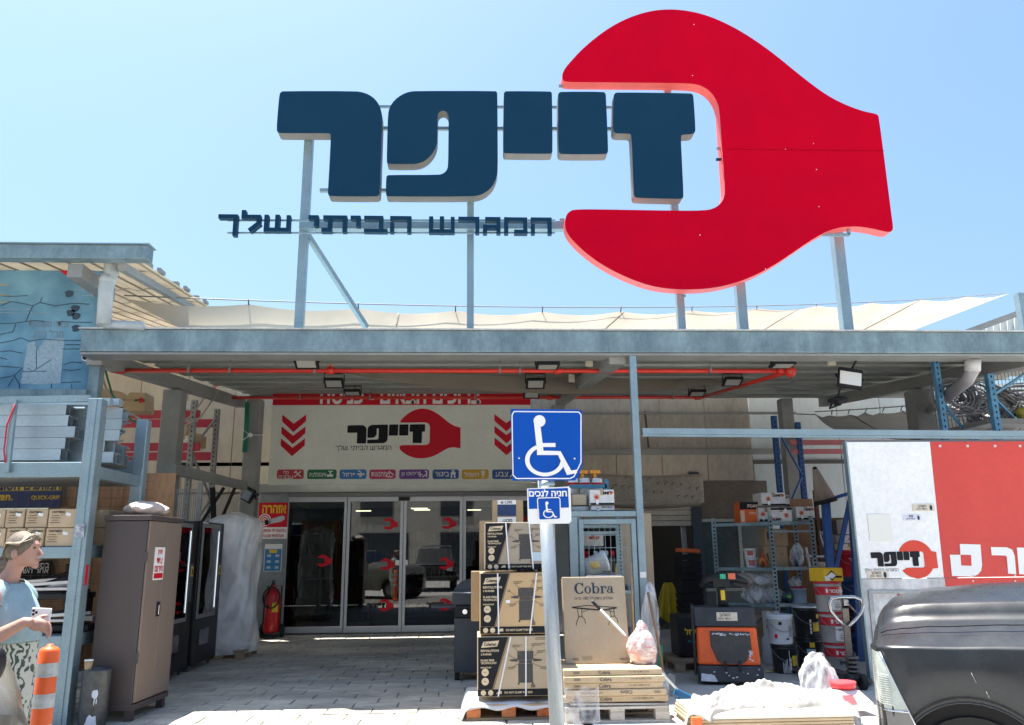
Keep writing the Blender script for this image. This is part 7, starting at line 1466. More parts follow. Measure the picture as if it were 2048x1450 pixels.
for k in range(3):
    z = k*.395; tt = pail('red_lidded_pail', f'grey paint pail with red band and lid, {nmz[k]} of the column beside the pallet jack', xc-.03*k, yr, z, .175, .393, PG, PLR, tap=.93); b = MB(); wrapq(b, xc-.03*k, yr, z, .171, .1745, -math.pi, math.pi, .22, .325, 28); b.build('red_band', PLR, tt)
    b = MB(); lettering(b, H('טמבור'), (xc-.03*k+.03, yr-.181, z+.27), .045, bold=.03); wrapq(b, xc-.03*k, yr, z, .173, .1765, -.55, -.4, .25, .3, 3); b.build('lettering', PRINTW, tt)
    b = MB()
    if k: wrapq(b, xc-.03*k, yr, z, .167, .1735, -.3, .6, .03, .21); b.build('white_label', PRINTW, tt); b = MB(); lettering(b, H('רב גמיש'), (xc-.03*k+.06, yr-.18, z+.17), .03, bold=.02); [wrapq(b, xc-.03*k, yr, z, .1685, .172, .0, .5, .05+.02*q, .058+.02*q, 3) for q in range(4)]; b.build('small_print', PRINTK, tt)
    else: lettering(b, H('רב גמיש'), (xc+.04, yr-.178, z+.15), .045, bold=.02); b.build('small_print', PRINTK, tt)
z = 3*.395; bx0, bx1 = X(1636, yr-.15, 1170), X(1688, yr-.15, 1170); zt_ = Z(1136, yr-.15, 1660); tt = carton('yellow_box', 'yellow box with a black and white diamond on top of the red lidded pails', bx0+.09, bx1, yr-.15, yr+.15, z, zt_, M('box_yellow', (.75, .46, .02), .6, 0, .04))
b = MB(); b.add([(bx0+.09, yr-.151, z), (bx0+.09, yr-.151, zt_), (bx0, yr+.1, zt_), (bx0, yr+.1, z)], [(0, 1, 2, 3)]); b.build('side_panel', M('box_yellow', (.75, .46, .02)), tt); b = MB(); m = V((bx0+.2, yr-.154, (z+zt_)/2-.01)); b.add([m+V((-.07, 0, 0)), m+V((0, 0, -.07)), m+V((.07, 0, 0)), m+V((0, 0, .07))], [(0, 1, 2, 3)]); b.cbox((bx1-.07, yr-.153, z+.06), (.1, .002, .025)); b.build('diamond_print', PRINTK, tt); b = MB(); m.y -= .003; b.add([m+V((-.06, 0, 0)), m+V((0, 0, -.045)), m+V((.06, 0, 0)), m+V((0, 0, .045))], [(0, 1, 2, 3)]); b.cbox((bx0+.14, yr-.153, z+.04), (.07, .002, .06)); b.build('white_print', PRINTW, tt)
b = MB(); b.tube([P(1643, 1135, yr+.3), P(1643, 1124, yr+.3)], .05, 12); tag(b.build('cardboard_tube', KRAFTG), 'short cardboard tube end behind the yellow box', 'tube')
# pails and white jugs behind the jack
for k, (u, z, lb, mt) in enumerate(((1712, 0, 'lowest pail in the dark column behind the pallet jack', M('pail_dark_blue', (.02, .06, .14), .4)), (1712, .4, 'middle pail with white lettering in the dark column behind the pallet jack', M('pail_maroon', (.1, .015, .03), .4)), (1712, .8, 'upper pail in the dark column behind the pallet jack', M('pail_dark_blue', (.02, .06, .14))), (1712, 1.2, 'red topped pail high behind the pallet jack handle', PLR))): x = X(u, 12.4, 1250); tt = pail('stored_pail', lb, x, 12.4, z, .19, .395, mt, PLR if k == 3 else None); b = MB(); lettering(b, H('טמבור'), (x, 12.4-.2, z+.25), .05, bold=.03); b.build('lettering', M('print_grey', (.5, .5, .52)), tt)
tt = thing('white_jug', 'white plastic jug with a red cap on the floor left of the black pails', 'jug', (X(1543, 12.0, 1300), 12.0, 0)); x = X(1543, 12.0, 1300); b = MB(); b.lathe([(.12, 0), (.13, .05), (.13, .35), (.05, .45), (.04, .5)], (x, 12, 0), 14); b.build('body', M('jug_white', (.5, .52, .5), .4), tt); b = MB(); b.lathe([(.045, .5), (.045, .54), (.03, .545)], (x, 12, 0), 12); b.build('cap', PRINTR, tt)
carton('white_carton', 'small white carton behind the jug', X(1535, 12.4, 1250), X(1560, 12.4, 1250), 12.4, 12.6, 0, .7, DIRTYWHITE)
# dark cupboard with goods behind on the right, white canisters
yk = 13.6; t = thing('goods_rack', 'dim rack of boxes behind the blue rack post at the right', 'rack', (X(1685, yk), yk, 0)); 
for v in (1190, 1155, 1095, 1040): b = MB(); b.box((X(1635, yk), yk, Z(v, yk, 1690)), (X(1720, yk), yk+.5, Z(v, yk, 1690)+.04)); b.build('shelf_board', M('brown_board', (.12, .06, .03), .7), t)
for u in (1640, 1715): b = MB(); b.box((X(u, yk), yk+.02, 0), (X(u, yk)+.06, yk+.08, 2.6)); b.build('upright', M('brown_board', (.12, .06, .03)), t)
b = MB(); b.box((X(1600, yk), yk+.55, 0), (X(1740, yk), yk+.6, 2.1)); b.build('back_board', M('dark_back', (.05, .045, .04), .8), t)
for k, u in enumerate((1650, 1662, 1674, 1650, 1664)): z = Z(1095 if k < 3 else 1155, yk, 1690)+.042; b = MB(); b.cbox((X(u, yk), yk+.2, z+.09), (.09, .2, .17)); tag(b.build('dark_box', [M('box_navy', (.02, .03, .1), .5), M('box_wine', (.12, .02, .04), .5), M('box_slate', (.08, .09, .1), .5)][k % 3], bevel=.006), 'small dark box on the dim rack behind the blue post', 'box', 'dark boxes on the dim rack')
for k, (v0, v1, lb, dx) in enumerate(((1138, 1104, 'white canister with a barcode label, lowest of the pile beside the hoarding edge', 0), (1103, 1087, 'white box with a yellow label in the pile beside the hoarding edge', -.02), (1086, 1070, 'plain white box near the top of the pile beside the hoarding edge', 0), (1068, 1038, 'pale grey box at the top of the pile beside the hoarding edge', 0.02))):
    p, q = P(1689, v0, 12.9), P(1715, v1, 12.9); tt = carton('white_canister', lb, p.x+dx, q.x+dx, 12.9, 13.2, p.z, q.z, DIRTYWHITE); b = MB(); b.cbox(((p.x+q.x)/2+dx, 12.897, (p.z+q.z)/2), ((q.x-p.x)*.4, .003, (q.z-p.z)*.25))
    b.build('label', PRINTK if k == 0 else PRINTY if k == 1 else MIDGREY, tt)
b = MB(); b.box((X(1685, 12.9), 12.85, .6), (X(1720, 12.9), 13.3, P(1689, 1139, 12.9).z)); tag(b.build('side_shelf', M('brown_board', (.12, .06, .03))), 'dark wooden shelf carrying the pile of white canisters', 'shelf')
# blue post with the big cone on it
t = thing('blue_a_frame', 'blue steel frame of a post and slanting braces carrying the brown cone', 'frame', (X(1665, 12.2, 1150), 12.2, 0))
for a, c, w_ in (((1650, 985), (1672, 1330), .11), ((1702, 958), (1722, 1330), .1), ((1700, 1000), (1672, 1135), .06), ((1655, 1000), (1700, 986), .05)): b = MB(); p, q = P(*a, 12.2), P(*c, 12.2); q.z = max(q.z, 0); b.bar(p, q, w_, w_*.8, (0, 1, 0)); b.build('post' if w_ > .07 else 'brace', BLUE, t)
t = thing('felt_cone', 'tall brown grey cone stuck on top of the blue post', 'cone', P(1648, 1000, 12.1)); a, c = P(1630, 938, 12.1), P(1650, 1000, 12.1); d = (a-c).normalized(); b = MB(); b.tube([c, c+(a-c)*.97, a], [.16, .045, .035], 18); b.build('body', M('felt_brown', (.25, .2, .16), .9, 0, .12, 12), t); b = MB(); b.tube([c-d*.0+d*.01, c-d*.05], .175, 18); b.build('rim', BLACKM, t); b = MB(); b.ball(a, .04, 8, 6); b.build('tip', BLACKM, t)
# hand pallet jack ----------------------------------------------------
yj = 9.7; jx0 = X(1712, yj, 1370); t = thing('pallet_jack', 'hand pallet jack standing upright with a heart shaped steel handle beside the hoarding', 'pallet jack', (jx0, yj, 0))
STL = stained('worn_dark_steel', (.16, .15, .14), (.1, .09, .085), .8, 6, .35, .6, fine=40); top = P(1687, 1202, yj); bot = V((jx0+.02, yj+.15, .32)); b = MB(); b.bar(P(1690, 1215, yj), bot, .075, .05); b.build('drawbar', STL, t, bevel=.008)
b = MB(); lp = [(1690, 1253), (1675, 1238), (1662, 1222), (1658, 1207), (1663, 1197), (1678, 1194), (1692, 1194), (1708, 1194), (1722, 1199), (1726, 1210), (1722, 1225), (1710, 1240), (1697, 1253)]; b.tube([P(u, v, yj-.02) for u, v in lp], .022, 8); b.build('handle_loop', M('worn_chrome', (.42, .42, .42), .25, .9, .2), t)
b = MB(); b.tube([P(1692, 1202, yj-.04), P(1703, 1215, yj-.06), P(1713, 1226, yj-.05)], .012, 6); b.build('lever', STL, t); b = MB(); b.cbox(P(1691, 1205, yj-.04), (.06, .03, .07)); b.build('plate', CHROME, t)
b = MB(); b.lathe([(.09, .1), (.1, .16), (.05, .18), (.05, .4), (.035, .42)], (jx0+.05, yj+.15, 0), 12); b.build('pump', BLACK, t)
for k in range(4): b = MB(); b.lathe([(.075, 0), (.08, .02), (.06, .03)], (jx0+.05, yj+.15, .19+k*.05), 12); b.build('spring_ring', STL, t)
for s in (-1, 1): b = MB(); b.tube([(jx0+.05+s*.05, yj+.1, .09), (jx0+.05+s*.11, yj+.1, .09)], .09, 16); b.build('wheel', RUBBER, t)
for s in (-1, 1): b = MB(); b.hexa([(jx0+.05+s*.19-.08, yj+.25, .05), (jx0+.05+s*.19+.08, yj+.25, .05), (jx0+.05+s*.19+.08, yj+1.35, .05), (jx0+.05+s*.19-.08, yj+1.35, .05), (jx0+.05+s*.19-.08, yj+.25, .1), (jx0+.05+s*.19+.08, yj+.25, .1), (jx0+.05+s*.19+.08, yj+1.35, .08), (jx0+.05+s*.19-.08, yj+1.35, .08)]); b.build('fork', STL, t)
# heap of cartons under white sheets in the right foreground -----------
hy = 7.6
t = thing('sheeted_stack', 'low stack of pale boards under a crumpled white plastic sheet at the bottom right', 'stack', (X(1560, hy), hy, 0))
xa, xb = P(1380, 1440, hy).x, P(1735, 1440, hy).x; zt_ = Z(1430, hy, 1550)
for k in range(4): b = MB(); b.box((xa+.08+.01*k, hy+.05, .04+k*(zt_-.05)/4), (xb-.1, hy+.95, .04+(k+1)*(zt_-.05)/4-.004)); b.build('board', PALEKRAFT if k < 3 else M('pale_board', (.75, .7, .6), .7, 0, .05), t, bevel=.004, segs=1)
for k in range(3): b = MB(); b.box((xa+.1+k*.6, hy+.1, 0), (xa+.22+k*.6, hy+.9, .038)); b.build('block', WOOD, t)
b = MB(); b.box((xa+.02, hy+.0, .0), (xa+.11, hy+.048, zt_-.01)); b.build('orange_label', ORANGE, t)
def shw(a, e):
    x = xa-.02+(xb-xa+.06)*a+.3*e*(1-a); y = hy+.38+.65*e+(-.4*(1-e) if False else 0)-.4*max(0, 1-abs(a-.12)/.2)*(1-e)-.35*max(0, 1-abs(a-.95)/.12)*(1-e)+.08*noise.noise(V((a*8, 2, e)))
    ridge = .1*math.exp(-((a-.58)/.2)**2)*math.exp(-((e-.85)/.3)**2)+.05*math.exp(-((a-.2)/.13)**2)*math.exp(-((e-.5)/.3)**2)+.02*math.exp(-((a-.85)/.15)**2)*e
    z = zt_+.03+ridge+.07*noise.noise(V((a*5, e*4, 1)))+.05*(abs(noise.noise(V((a*9+e*3, e*7, 3))))-.2)+.03*(abs(noise.noise(V((a*21-e*9, e*15, 8))))-.2)+.015*noise.noise(V((a*34, e*22, 5)))
    if e > .97: z -= .3*(e-.97)/.03
    if a < .03: z -= (.03-a)*6
    if a > .97: z -= (a-.97)*12
    if e < .04: z -= (.04-e)*3.5*(.6+.8*noise.noise(V((a*7, 0, 9))))
    return V((x, y, z))
SHEETM = cloth_mat('white_plastic_sheet', (.5, .49, .47), .3)
b = MB(); b.grid(110, 60, shw); tag(b.build('plastic_sheet', SHEETM), 'crumpled white plastic sheet draped over the low board stack at the bottom right', 'sheet')
lump('clear_plastic_bag', 'clear crumpled plastic bag standing up behind the white sheet', 'bag', P(1640, 1375, 8.75), (.19, .15, .3), BAGFILM, 41, amp=.14, n=34)
c0, c1 = P(1690, 1366, 8.6), P(1682, 1440, 8.3); t = thing('red_white_bucket', 'red and white cone shaped plastic bin leaning in the white sheet beside the pallet jack', 'bin', V((c0.x, 8.5, 0)))
b = MB(); b.hexa([(c0.x-.32, 8.3, .1), (c0.x+.16, 8.3, .1), (c0.x+.16, 8.6, .1), (c0.x-.32, 8.6, .1), (c0.x-.18, 8.41, c0.z-.04), (c0.x+.06, 8.41, c0.z-.04), (c0.x+.06, 8.62, c0.z-.04), (c0.x-.18, 8.62, c0.z-.04)]); b.build('body', M('bin_white', (.72, .6, .6), .5, 0, .05), t, bevel=.02)
b = MB(); b.add([(c0.x-.17, 8.29, .12), (c0.x-.03, 8.29, .12), (c0.x-.035, 8.4, c0.z-.06), (c0.x-.13, 8.4, c0.z-.06)], [(0, 1, 2, 3)]); b.build('red_stripe', M('stripe_red', (.7, .06, .07), .5, 0, .05), t); b = MB(); b.tube([V((c0.x-.06, 8.52, c0.z-.03)), V((c0.x-.06, 8.52, c0.z+.03))], [.12, .13], 16); b.build('red_rim', M('stripe_red', (.7, .06, .07)), t)
for (u, v, lb) in ((1612, 1368, 'yellow scrap of paper on the floor below the black pails'), (1540, 1345, 'yellowish scrap on the floor beside the white jug')): p = G(u, v); b = MB(); b.add([p+V((-.08, -.03, .004)), p+V((.06, -.05, .02)), p+V((.09, .05, .006)), p+V((-.03, .06, .03))], [(0, 1, 2, 3)]); tag(b.build('paper_scrap', M('scrap', (.55, .5, .2), .8)), lb, 'scrap')
p = G(1588, 1365); b = MB(); b.add([p+V((.16*math.cos(q*.45)*(1+.3*math.sin(q*3.1)), .07*math.sin(q*.45)*(1+.3*math.cos(q*2.3)), .003)) for q in range(14)], [tuple(range(14))]); o = b.build('paint_spill', M('spill_white', (.6, .62, .62), .5)); tag(o, 'white paint spill on the floor below the black pail', 'spill')
b = MB(); q = G(1000, 1432); b.add([q+V((-.3, -.02, .01)), q+V((-.05, -.08, .015)), q+V((.02, .05, .03)), q+V((-.2, .1, .05))], [(0, 1, 2, 3)]); tag(b.build('cardboard_scrap', KRAFT), 'torn scrap of cardboard under the orange pallet', 'scrap')

# ================================================================ VEHICLES
PAINT = M('dark_grey_paint', (.026, .029, .032), .27, 0, .2, 5, spec=.35)
TRIM = M('vehicle_trim', (.02, .02, .02), .6)
TYRE = M('tyre', (.018, .018, .018), .85, 0, .2, 20)
def vehicle(t, N0, ang, half, prof, stations, arch_s, arch_z, arch_r, zb, paint, flip=1):
    """body shell: prof(s) gives [(lateral, z)...] from the near crease to the centre line; mirrored to the far side.
    s runs back from the nose, lateral runs across from the near flank."""
    a = V((math.cos(ang), math.sin(ang), 0)); bb = V((-math.sin(ang), math.cos(ang), 0))*flip
    def W(s, l, z): return N0+a*s+bb*l+V((0, 0, z-N0.z))
    rows = []
    for s in stations:
        pr = prof(s); rows.append([W(s, l, z) for l, z in pr]+[W(s, 2*half-l, z) for l, z in pr[::-1]])
    b = MB(); n = len(rows[0]); vs = [p for r in rows for p in r]
    b.add(vs, [(i*n+k, i*n+k+1, (i+1)*n+k+1, (i+1)*n+k) for i in range(len(rows)-1) for k in range(n-1)], True)
    k0 = len(b.v); b.add(rows[0], [tuple(range(n))]); b.add(rows[-1], [tuple(range(n))[::-1]]); hood = b.build('body', paint, t)
    def bottom(s):
        z = zb
        for c in arch_s:
            d = abs(s-c)
            if d < arch_r: z = max(z, arch_z+math.sqrt(arch_r**2-d*d))
        return z
    ss = sorted(set([s for s in stations]+[c+arch_r*math.cos(math.pi*k/16) for c in arch_s for k in range(17) if stations[0] <= c+arch_r*math.cos(math.pi*k/16) <= stations[-1]]))
    def top(s): 
        pr = prof(s); return pr[0]
    for side in (0, 1):
        b = MB(); vs = []; m = 6
        for s in ss:
            l, zt = top(s); zlo = min(bottom(s), zt-.02)
            for j in range(m+1):
                e = j/m; z = zt+(zlo-zt)*e; ll = l-.02*math.sin(e*math.pi)*.8+(.03*e**3)
                if side: ll = 2*half-ll
                vs.append(W(s, ll, z))
        b.add(vs, [((i*(m+1)+j), (i*(m+1)+j+1), ((i+1)*(m+1)+j+1), ((i+1)*(m+1)+j)) for i in range(len(ss)-1) for j in range(m)], True); b.build('flank', paint, t)
        for c in arch_s:
            ra = arch_r; b = MB(); pts = [W(c+ra*math.cos(math.pi*k/20), top(max(stations[0], min(stations[-1], c+ra*math.cos(math.pi*k/20))))[0]+.0 if not side else 2*half-top(max(stations[0], min(stations[-1], c+ra*math.cos(math.pi*k/20))))[0], arch_z+ra*math.sin(math.pi*k/20)) for k in range(21)]
            b.tube(pts, .007, 6); b.build('arch_lip', paint, t)
            l0 = .1 if not side else 2*half-.1; l1 = .34 if not side else 2*half-.34; b = MB(); b.tube([W(c, l0, arch_z-.02), W(c, l1, arch_z-.02)], arch_r-.07, 28); w_ = b.build('wheel', TYRE, t); b = MB(); b.tube([W(c, l0-.01 if not side else l0+.01, arch_z-.02), W(c, l1, arch_z-.02)], arch_r*.52, 20); b.build('rim', M('rim_grey', (.2, .2, .21), .3, .6), w_)
            b = MB(); b.tube([W(c, .12 if not side else 2*half-.12, arch_z), W(c, half, arch_z)], arch_r-.005, 20); b.build('wheel_well', BLACKM, t)
    return W, hood
# the pickup at the right ------------------------------------------------
NP = P(1752, 1297, 4.75); ang = R(-31)
SCL = 1.0
def lerp(tab, s):
    for (s0, *v0), (s1, *v1) in zip(tab, tab[1:]):
        if s <= s1: t_ = max(0, (s-s0)/(s1-s0)); t_ = t_*t_*(3-2*t_) if s1-s0 < .4 else t_; return [x+(y-x)*t_ for x, y in zip(v0, v1)]
    return tab[-1][1:]
HALF = .92; zc = NP.z
# s: lateral inset of crease, crease z, fender top z, hood bulge edge z, bulge top z, centre z, lateral of bulge edge
TABP = [(-.06, .34, zc-.03, zc-.01, zc+.0, zc+.02, zc+.03), (-.035, .16, zc-.01, zc+.03, zc+.05, zc+.08, zc+.1), (0.0, .05, zc, zc+.06, zc+.09, zc+.15, zc+.18), (.06, .012, zc, zc+.085, zc+.115, zc+.205, zc+.235), (.15, .0, zc+.003, zc+.1, zc+.13, zc+.235, zc+.275), (.3, .0, zc+.005, zc+.115, zc+.14, zc+.25, zc+.305), (.7, .0, zc+.02, zc+.135, zc+.155, zc+.265, zc+.34), (1.3, .0, zc+.03, zc+.16, zc+.18, zc+.29, zc+.37), (1.4, 0, zc+.03, zc+.17, zc+.2, zc+.31, zc+.4)]
def profP(s):
    i, zcr, zf, zb_, zt, zm = lerp(TABP, s); k = i*.8
    return [(i, zcr), (i+.004, zcr+.008), (i+.02, zcr+.018), (i+.1, zcr+.5*(zf-zcr)), (i+.2, zf-.002), (i+.262, zb_-.003), (i+.285, zb_+.006), (min(i+.315, .85), zb_+.4*(zt-zb_)), (min(i+.335, .86), zt-.022), (min(i+.365, .865), zt-.006), (min(i+.4, .87), zt), (min(i+.6, .89), zm-.012), (HALF-.01, zm)]
t = thing('pickup_truck', 'dark grey dusty pickup truck with raised bonnet bulge parked at the right edge', 'pickup truck', V((NP.x+1, NP.y, 0)))
stP = [-.06, -.05, -.042, -.035, -.028, -.02, -.01, .0, .015, .03, .06, .1, .15, .2, .25, .32, .4, .5, .6, .7, .8, .9, 1.0, 1.1, 1.2, 1.3, 1.4]
AS, AZ, AR = .44, .40, .385
W, _ = vehicle(t, NP, ang, HALF, profP, stP, (AS,), AZ, AR, .38, PAINT)
# cab, windscreen and bed: mostly outside the picture
b = MB(); cab = [[W(s, l, z) for l, z in ((.02, .4), (0, zc+.03), (.06, zc+.2), (.2+.08*(h > 1.6), h), (HALF, h+.04), (2*HALF-.2-.08*(h > 1.6), h), (2*HALF-.06, zc+.2), (2*HALF, zc+.03), (2*HALF-.02, .4))] for s, h in ((1.405, zc+.45), (2.1, 1.75), (3.3, 1.78), (3.7, zc+.3))]
for i in range(3): n = 9; b.add(cab[i]+cab[i+1], [(k, k+1, n+k+1, n+k) for k in range(n-1)])
b.build('cab', PAINT, t); b = MB(); b.add([W(1.42, .3, zc+.48), W(1.42, 2*HALF-.3, zc+.48), W(2.06, 2*HALF-.36, 1.72), W(2.06, .36, 1.72)], [(0, 1, 2, 3)]); b.build('windscreen', M('dark_glass', (.01, .012, .014), .05), t)
b = MB(); b.hexa([W(3.72, .02, .45), W(5.1, .02, .45), W(5.1, 2*HALF-.02, .45), W(3.72, 2*HALF-.02, .45), W(3.72, .02, zc+.1), W(5.1, .02, zc+.1), W(5.1, 2*HALF-.02, zc+.1), W(3.72, 2*HALF-.02, zc+.1)]); b.build('bed', PAINT, t, bevel=.04)
for l in (.12, 2*HALF-.12): b = MB(); b.tube([W(4.2, l, .4), W(4.2, l+(.22 if l < 1 else -.22), .4)], .4, 24); b.build('wheel', TYRE, t)
# headlight, corner piece, bumper, shut line
def fl(s, z, o=.012): 
    i = lerp(TABP, s)[0]; return W(s, i-o, z)
HL = M('headlamp_lens', (.42, .46, .42), .12, 0, .15, 30, coat=.6)
b = MB(); vs = []; n = 8; m = 6
for i in range(n+1):
    e = i/n; z = zc-.02-.31*e; s1 = .02+.115*e
    for j in range(m+1): s = -.055+(s1+.055)*j/m; vs.append(fl(s, z-.0, .014+.012*math.sin(math.pi*e)))
b.add(vs, [(i*(m+1)+j, i*(m+1)+j+1, (i+1)*(m+1)+j+1, (i+1)*(m+1)+j) for i in range(n) for j in range(m)], True); hl = b.build('headlight', HL, t)
b = MB()
for i in range(14): z = zc-.14-.012*i; b.tube([fl(s, z, .03) for s in (-.045, -.03, 0, .02, .05)], .0018, 4)
b.build('lens_ridges', M('lens_ridge', (.55, .58, .52), .2, 0, .1), hl)
b = MB(); vs = []
for i in range(5):
    e = i/4; z = zc-.335-.12*e; s1 = .14+.045*e
    for j in range(m+1): s = -.055+(s1+.055)*j/m; vs.append(fl(s, z, .012))
b.add(vs, [(i*(m+1)+j, i*(m+1)+j+1, (i+1)*(m+1)+j+1, (i+1)*(m+1)+j) for i in range(4) for j in range(m)], True); b.build('corner_panel', M('grey_trim', (.2, .19, .17), .4), t)
b = MB()
for e0, e1 in (((-.055, zc-.33), (.135, zc-.33)), ((.015, zc-.02), (.185, zc-.455))): b.tube([fl(e0[0]+(e1[0]-e0[0])*k/6, e0[1]+(e1[1]-e0[1])*k/6, .016) for k in range(7)], .006, 5)
b.build('lamp_trim', CHROME, t)
b = MB(); rings = []
for s, o in ((-.2, .36), (-.17, .2), (-.12, .07), (-.02, -.03), (.12, -.05), (.2, -.045)):
    rings.append([W(s, o+dl, z) for dl, z in ((0, zc-.6), (-.03, zc-.56), (-.03, zc-.49), (0, zc-.455), (.12, zc-.455), (.12, zc-.6))])
b.loft(rings); b.build('bumper', M('scuffed_chrome', (.35, .37, .4), .22, .8, .35, 10), t)
b = MB(); pts = []
for k in range(26):
    s = .02+k*.04
    if s > 1.02: break
    i, zcr, zf, zb2, zt2, zm2 = lerp(TABP, s); pts.append(W(s, i+.15, zf+.004))
i, zcr, zf, zb2, zt2, zm2 = lerp(TABP, 1.15); pts += [W(1.1, .2, lerp(TABP, 1.1)[2]+.015), W(1.22, .3, zb2+.03), W(1.3, .36, zt2-.02)]
b.tube(pts, .004, 5); b.build('shut_line', BLACKM, t)
rnd = random.Random(9); b = MB()
for i in range(5):
    s = rnd.uniform(.2, .9); z = rnd.uniform(zc-.3, zc-.02)
    if math.hypot(s-AS, z-AZ) < AR+.04: continue
    L = rnd.uniform(.02, .09); b.tube([fl(s, z, .02), fl(s+L*.35, z-L, .02)], .0012, 4)
b.build('scratches', M('scratch_pale', (.4, .4, .38), .6), t)
# the car at the lower left -----------------------------------------------
NL = P(61, 1425, 3.4)
t = thing('parked_car', 'front corner of a dusty dark olive car at the lower left edge', 'car', V((NL.x-1, NL.y, 0)))
CARP = M('dusty_olive_paint', (.13, .125, .105), .3, 0, .12, 4, coat=.4)
zl = Z(1345, 3.4, 20); TABL = [(-.04, .4, zl-.3, zl-.27, zl-.24, zl-.22, zl-.2), (0, .2, zl-.22, zl-.17, zl-.14, zl-.12, zl-.1), (.05, .06, zl-.16, zl-.07, zl-.03, zl-.01, zl), (.12, .02, zl-.14, zl-.03, zl, zl+.02, zl+.04), (.3, .0, zl-.13, zl+.02, zl+.04, zl+.06, zl+.08), (1.0, 0, zl-.1, zl+.06, zl+.1, zl+.12, zl+.14), (1.5, 0, zl-.08, zl+.1, zl+.14, zl+.16, zl+.18)]
def profL(s):
    i, zcr, zf, zb_, zt, zm = lerp(TABL, s); return [(i, zcr), (i+.02, zcr+.04), (i+.08, zf-.02), (i+.16, zf), (i+.3, zb_), (min(.85, i+.5), zt), (.89, zm)]
# local frame: nose points right (+X), so s runs towards -X and lateral towards +Y reversed; build with a turned frame
def mirror_vehicle():
    N = V((NL.x, NL.y, NL.z)); return vehicle(t, N, math.pi+.56, .9, lambda s: [(-l+0, z) if False else (l, z) for l, z in profL(s)], [-.04, -.02, 0, .02, .05, .08, .12, .2, .3, .5, .7, 1.0, 1.3, 1.5], (.5,), .36, .36, .3, CARP, -1)
N_ = V((NL.x, NL.y, NL.z)); N_ = N_+V((0, 0, 0)); N_.z = NL.z
Wl, _ = mirror_vehicle()
b = MB(); b.add([Wl(1.5, .1, zl+.1), Wl(1.5, 1.7, zl+.1), Wl(2.2, 1.6, zl+.55), Wl(2.2, .2, zl+.55)], [(0, 1, 2, 3)]); b.build('windscreen', M('dark_glass', (.01, .012, .014)), t)
b = MB(); b.hexa([Wl(1.52, .02, .3), Wl(4.2, .02, .3), Wl(4.2, 1.78, .3), Wl(1.52, 1.78, .3), Wl(1.52, .02, zl+.1), Wl(4.2, .02, zl+.1), Wl(4.2, 1.78, zl+.1), Wl(1.52, 1.78, zl+.1)]); b.hexa([Wl(2.2, .15, zl+.1), Wl(4.1, .15, zl+.1), Wl(4.1, 1.65, zl+.1), Wl(2.2, 1.65, zl+.1), Wl(2.3, .25, zl+.6), Wl(3.9, .25, zl+.6), Wl(3.9, 1.55, zl+.6), Wl(2.3, 1.55, zl+.6)]); b.build('cabin', CARP, t, bevel=.05)
c = P(-4, 1328, 3.3); b = MB(); b.ball(c, (.022, .04, .06), 14, 10); b.build('wing_mirror', BLACK, t)
# ================================================================ WOMAN
YWm = 5.2
def wp(u, v, dy=0): p = P(u, v, YWm); p.y += dy; return p
pz = P(20, 1200, YWm); wx = P(22, 1200, YWm).x
t = thing('person', 'person with tied grey blonde hair, pale blue top and leaf print trousers holding a phone', 'person', (wx, YWm, 0))
SKIN = M('skin', (.44, .245, .185), .5, 0, .06, 12)
HAIR = stained('grey_blonde_hair', (.23, .18, .125), (.08, .06, .04), .9, 9, .5, 0, (2, 11, 8), fine=50, bump=.5)
SHIRT = M('pale_blue_shirt', (.27, .39, .43), .9, 0, .12, 11, bump=.9)
def ell(c, rx, ry, n=16, tilt=0, yaw=0):
    m = Euler((0, tilt, yaw)).to_matrix(); return [V(c)+m @ V((rx*math.cos(2*math.pi*k/n), ry*math.sin(2*math.pi*k/n), 0)) for k in range(n)]
hz = lambda v: Z(v, YWm, 20)
zhead, zchin = hz(1069), hz(1133); hx = P(48, 1100, YWm).x; hc = V((hx, YWm, (zhead+zchin)/2)); hh = (zhead-zchin)/2
body = MB()
# head with brow, nose, lips, chin, ear facing +X
hr = []
for f_, fx, bk, wy in ((-1.0, .045, .0, .03), (-.86, .085, .045, .05), (-.62, .085, .075, .062), (-.35, .085, .09, .07), (-.05, .082, .098, .075), (.25, .088, .102, .077), (.55, .08, .1, .074), (.8, .055, .08, .058), (.98, .015, .03, .02)):
    hr.append([V((hc.x+.0+(fx if math.cos(a) > 0 else bk)*math.cos(a), hc.y+wy*math.sin(a), hc.z+f_*hh)) for a in [2*math.pi*k/18 for k in range(18)]])
body.loft(hr)
body.tube([(hc.x+.08, YWm, hc.z+.02), (hc.x+.112, YWm, hc.z-.028), (hc.x+.085, YWm, hc.z-.04)], [.008, .0125, .008], 8)
for z in (-.058, -.072): body.ball((hc.x+.084, YWm, hc.z+z), (.014, .022, .007), 10, 6)
body.ball((hc.x+.075, YWm, hc.z-.095), (.022, .025, .016), 10, 6)
body.ball((hc.x+.076, YWm, hc.z+.032), (.014, .055, .012), 10, 6)
for s in (-1, 1): body.ball((hc.x-.008, YWm+s*.09, hc.z-.02), (.019, .016, .031), 10, 6)
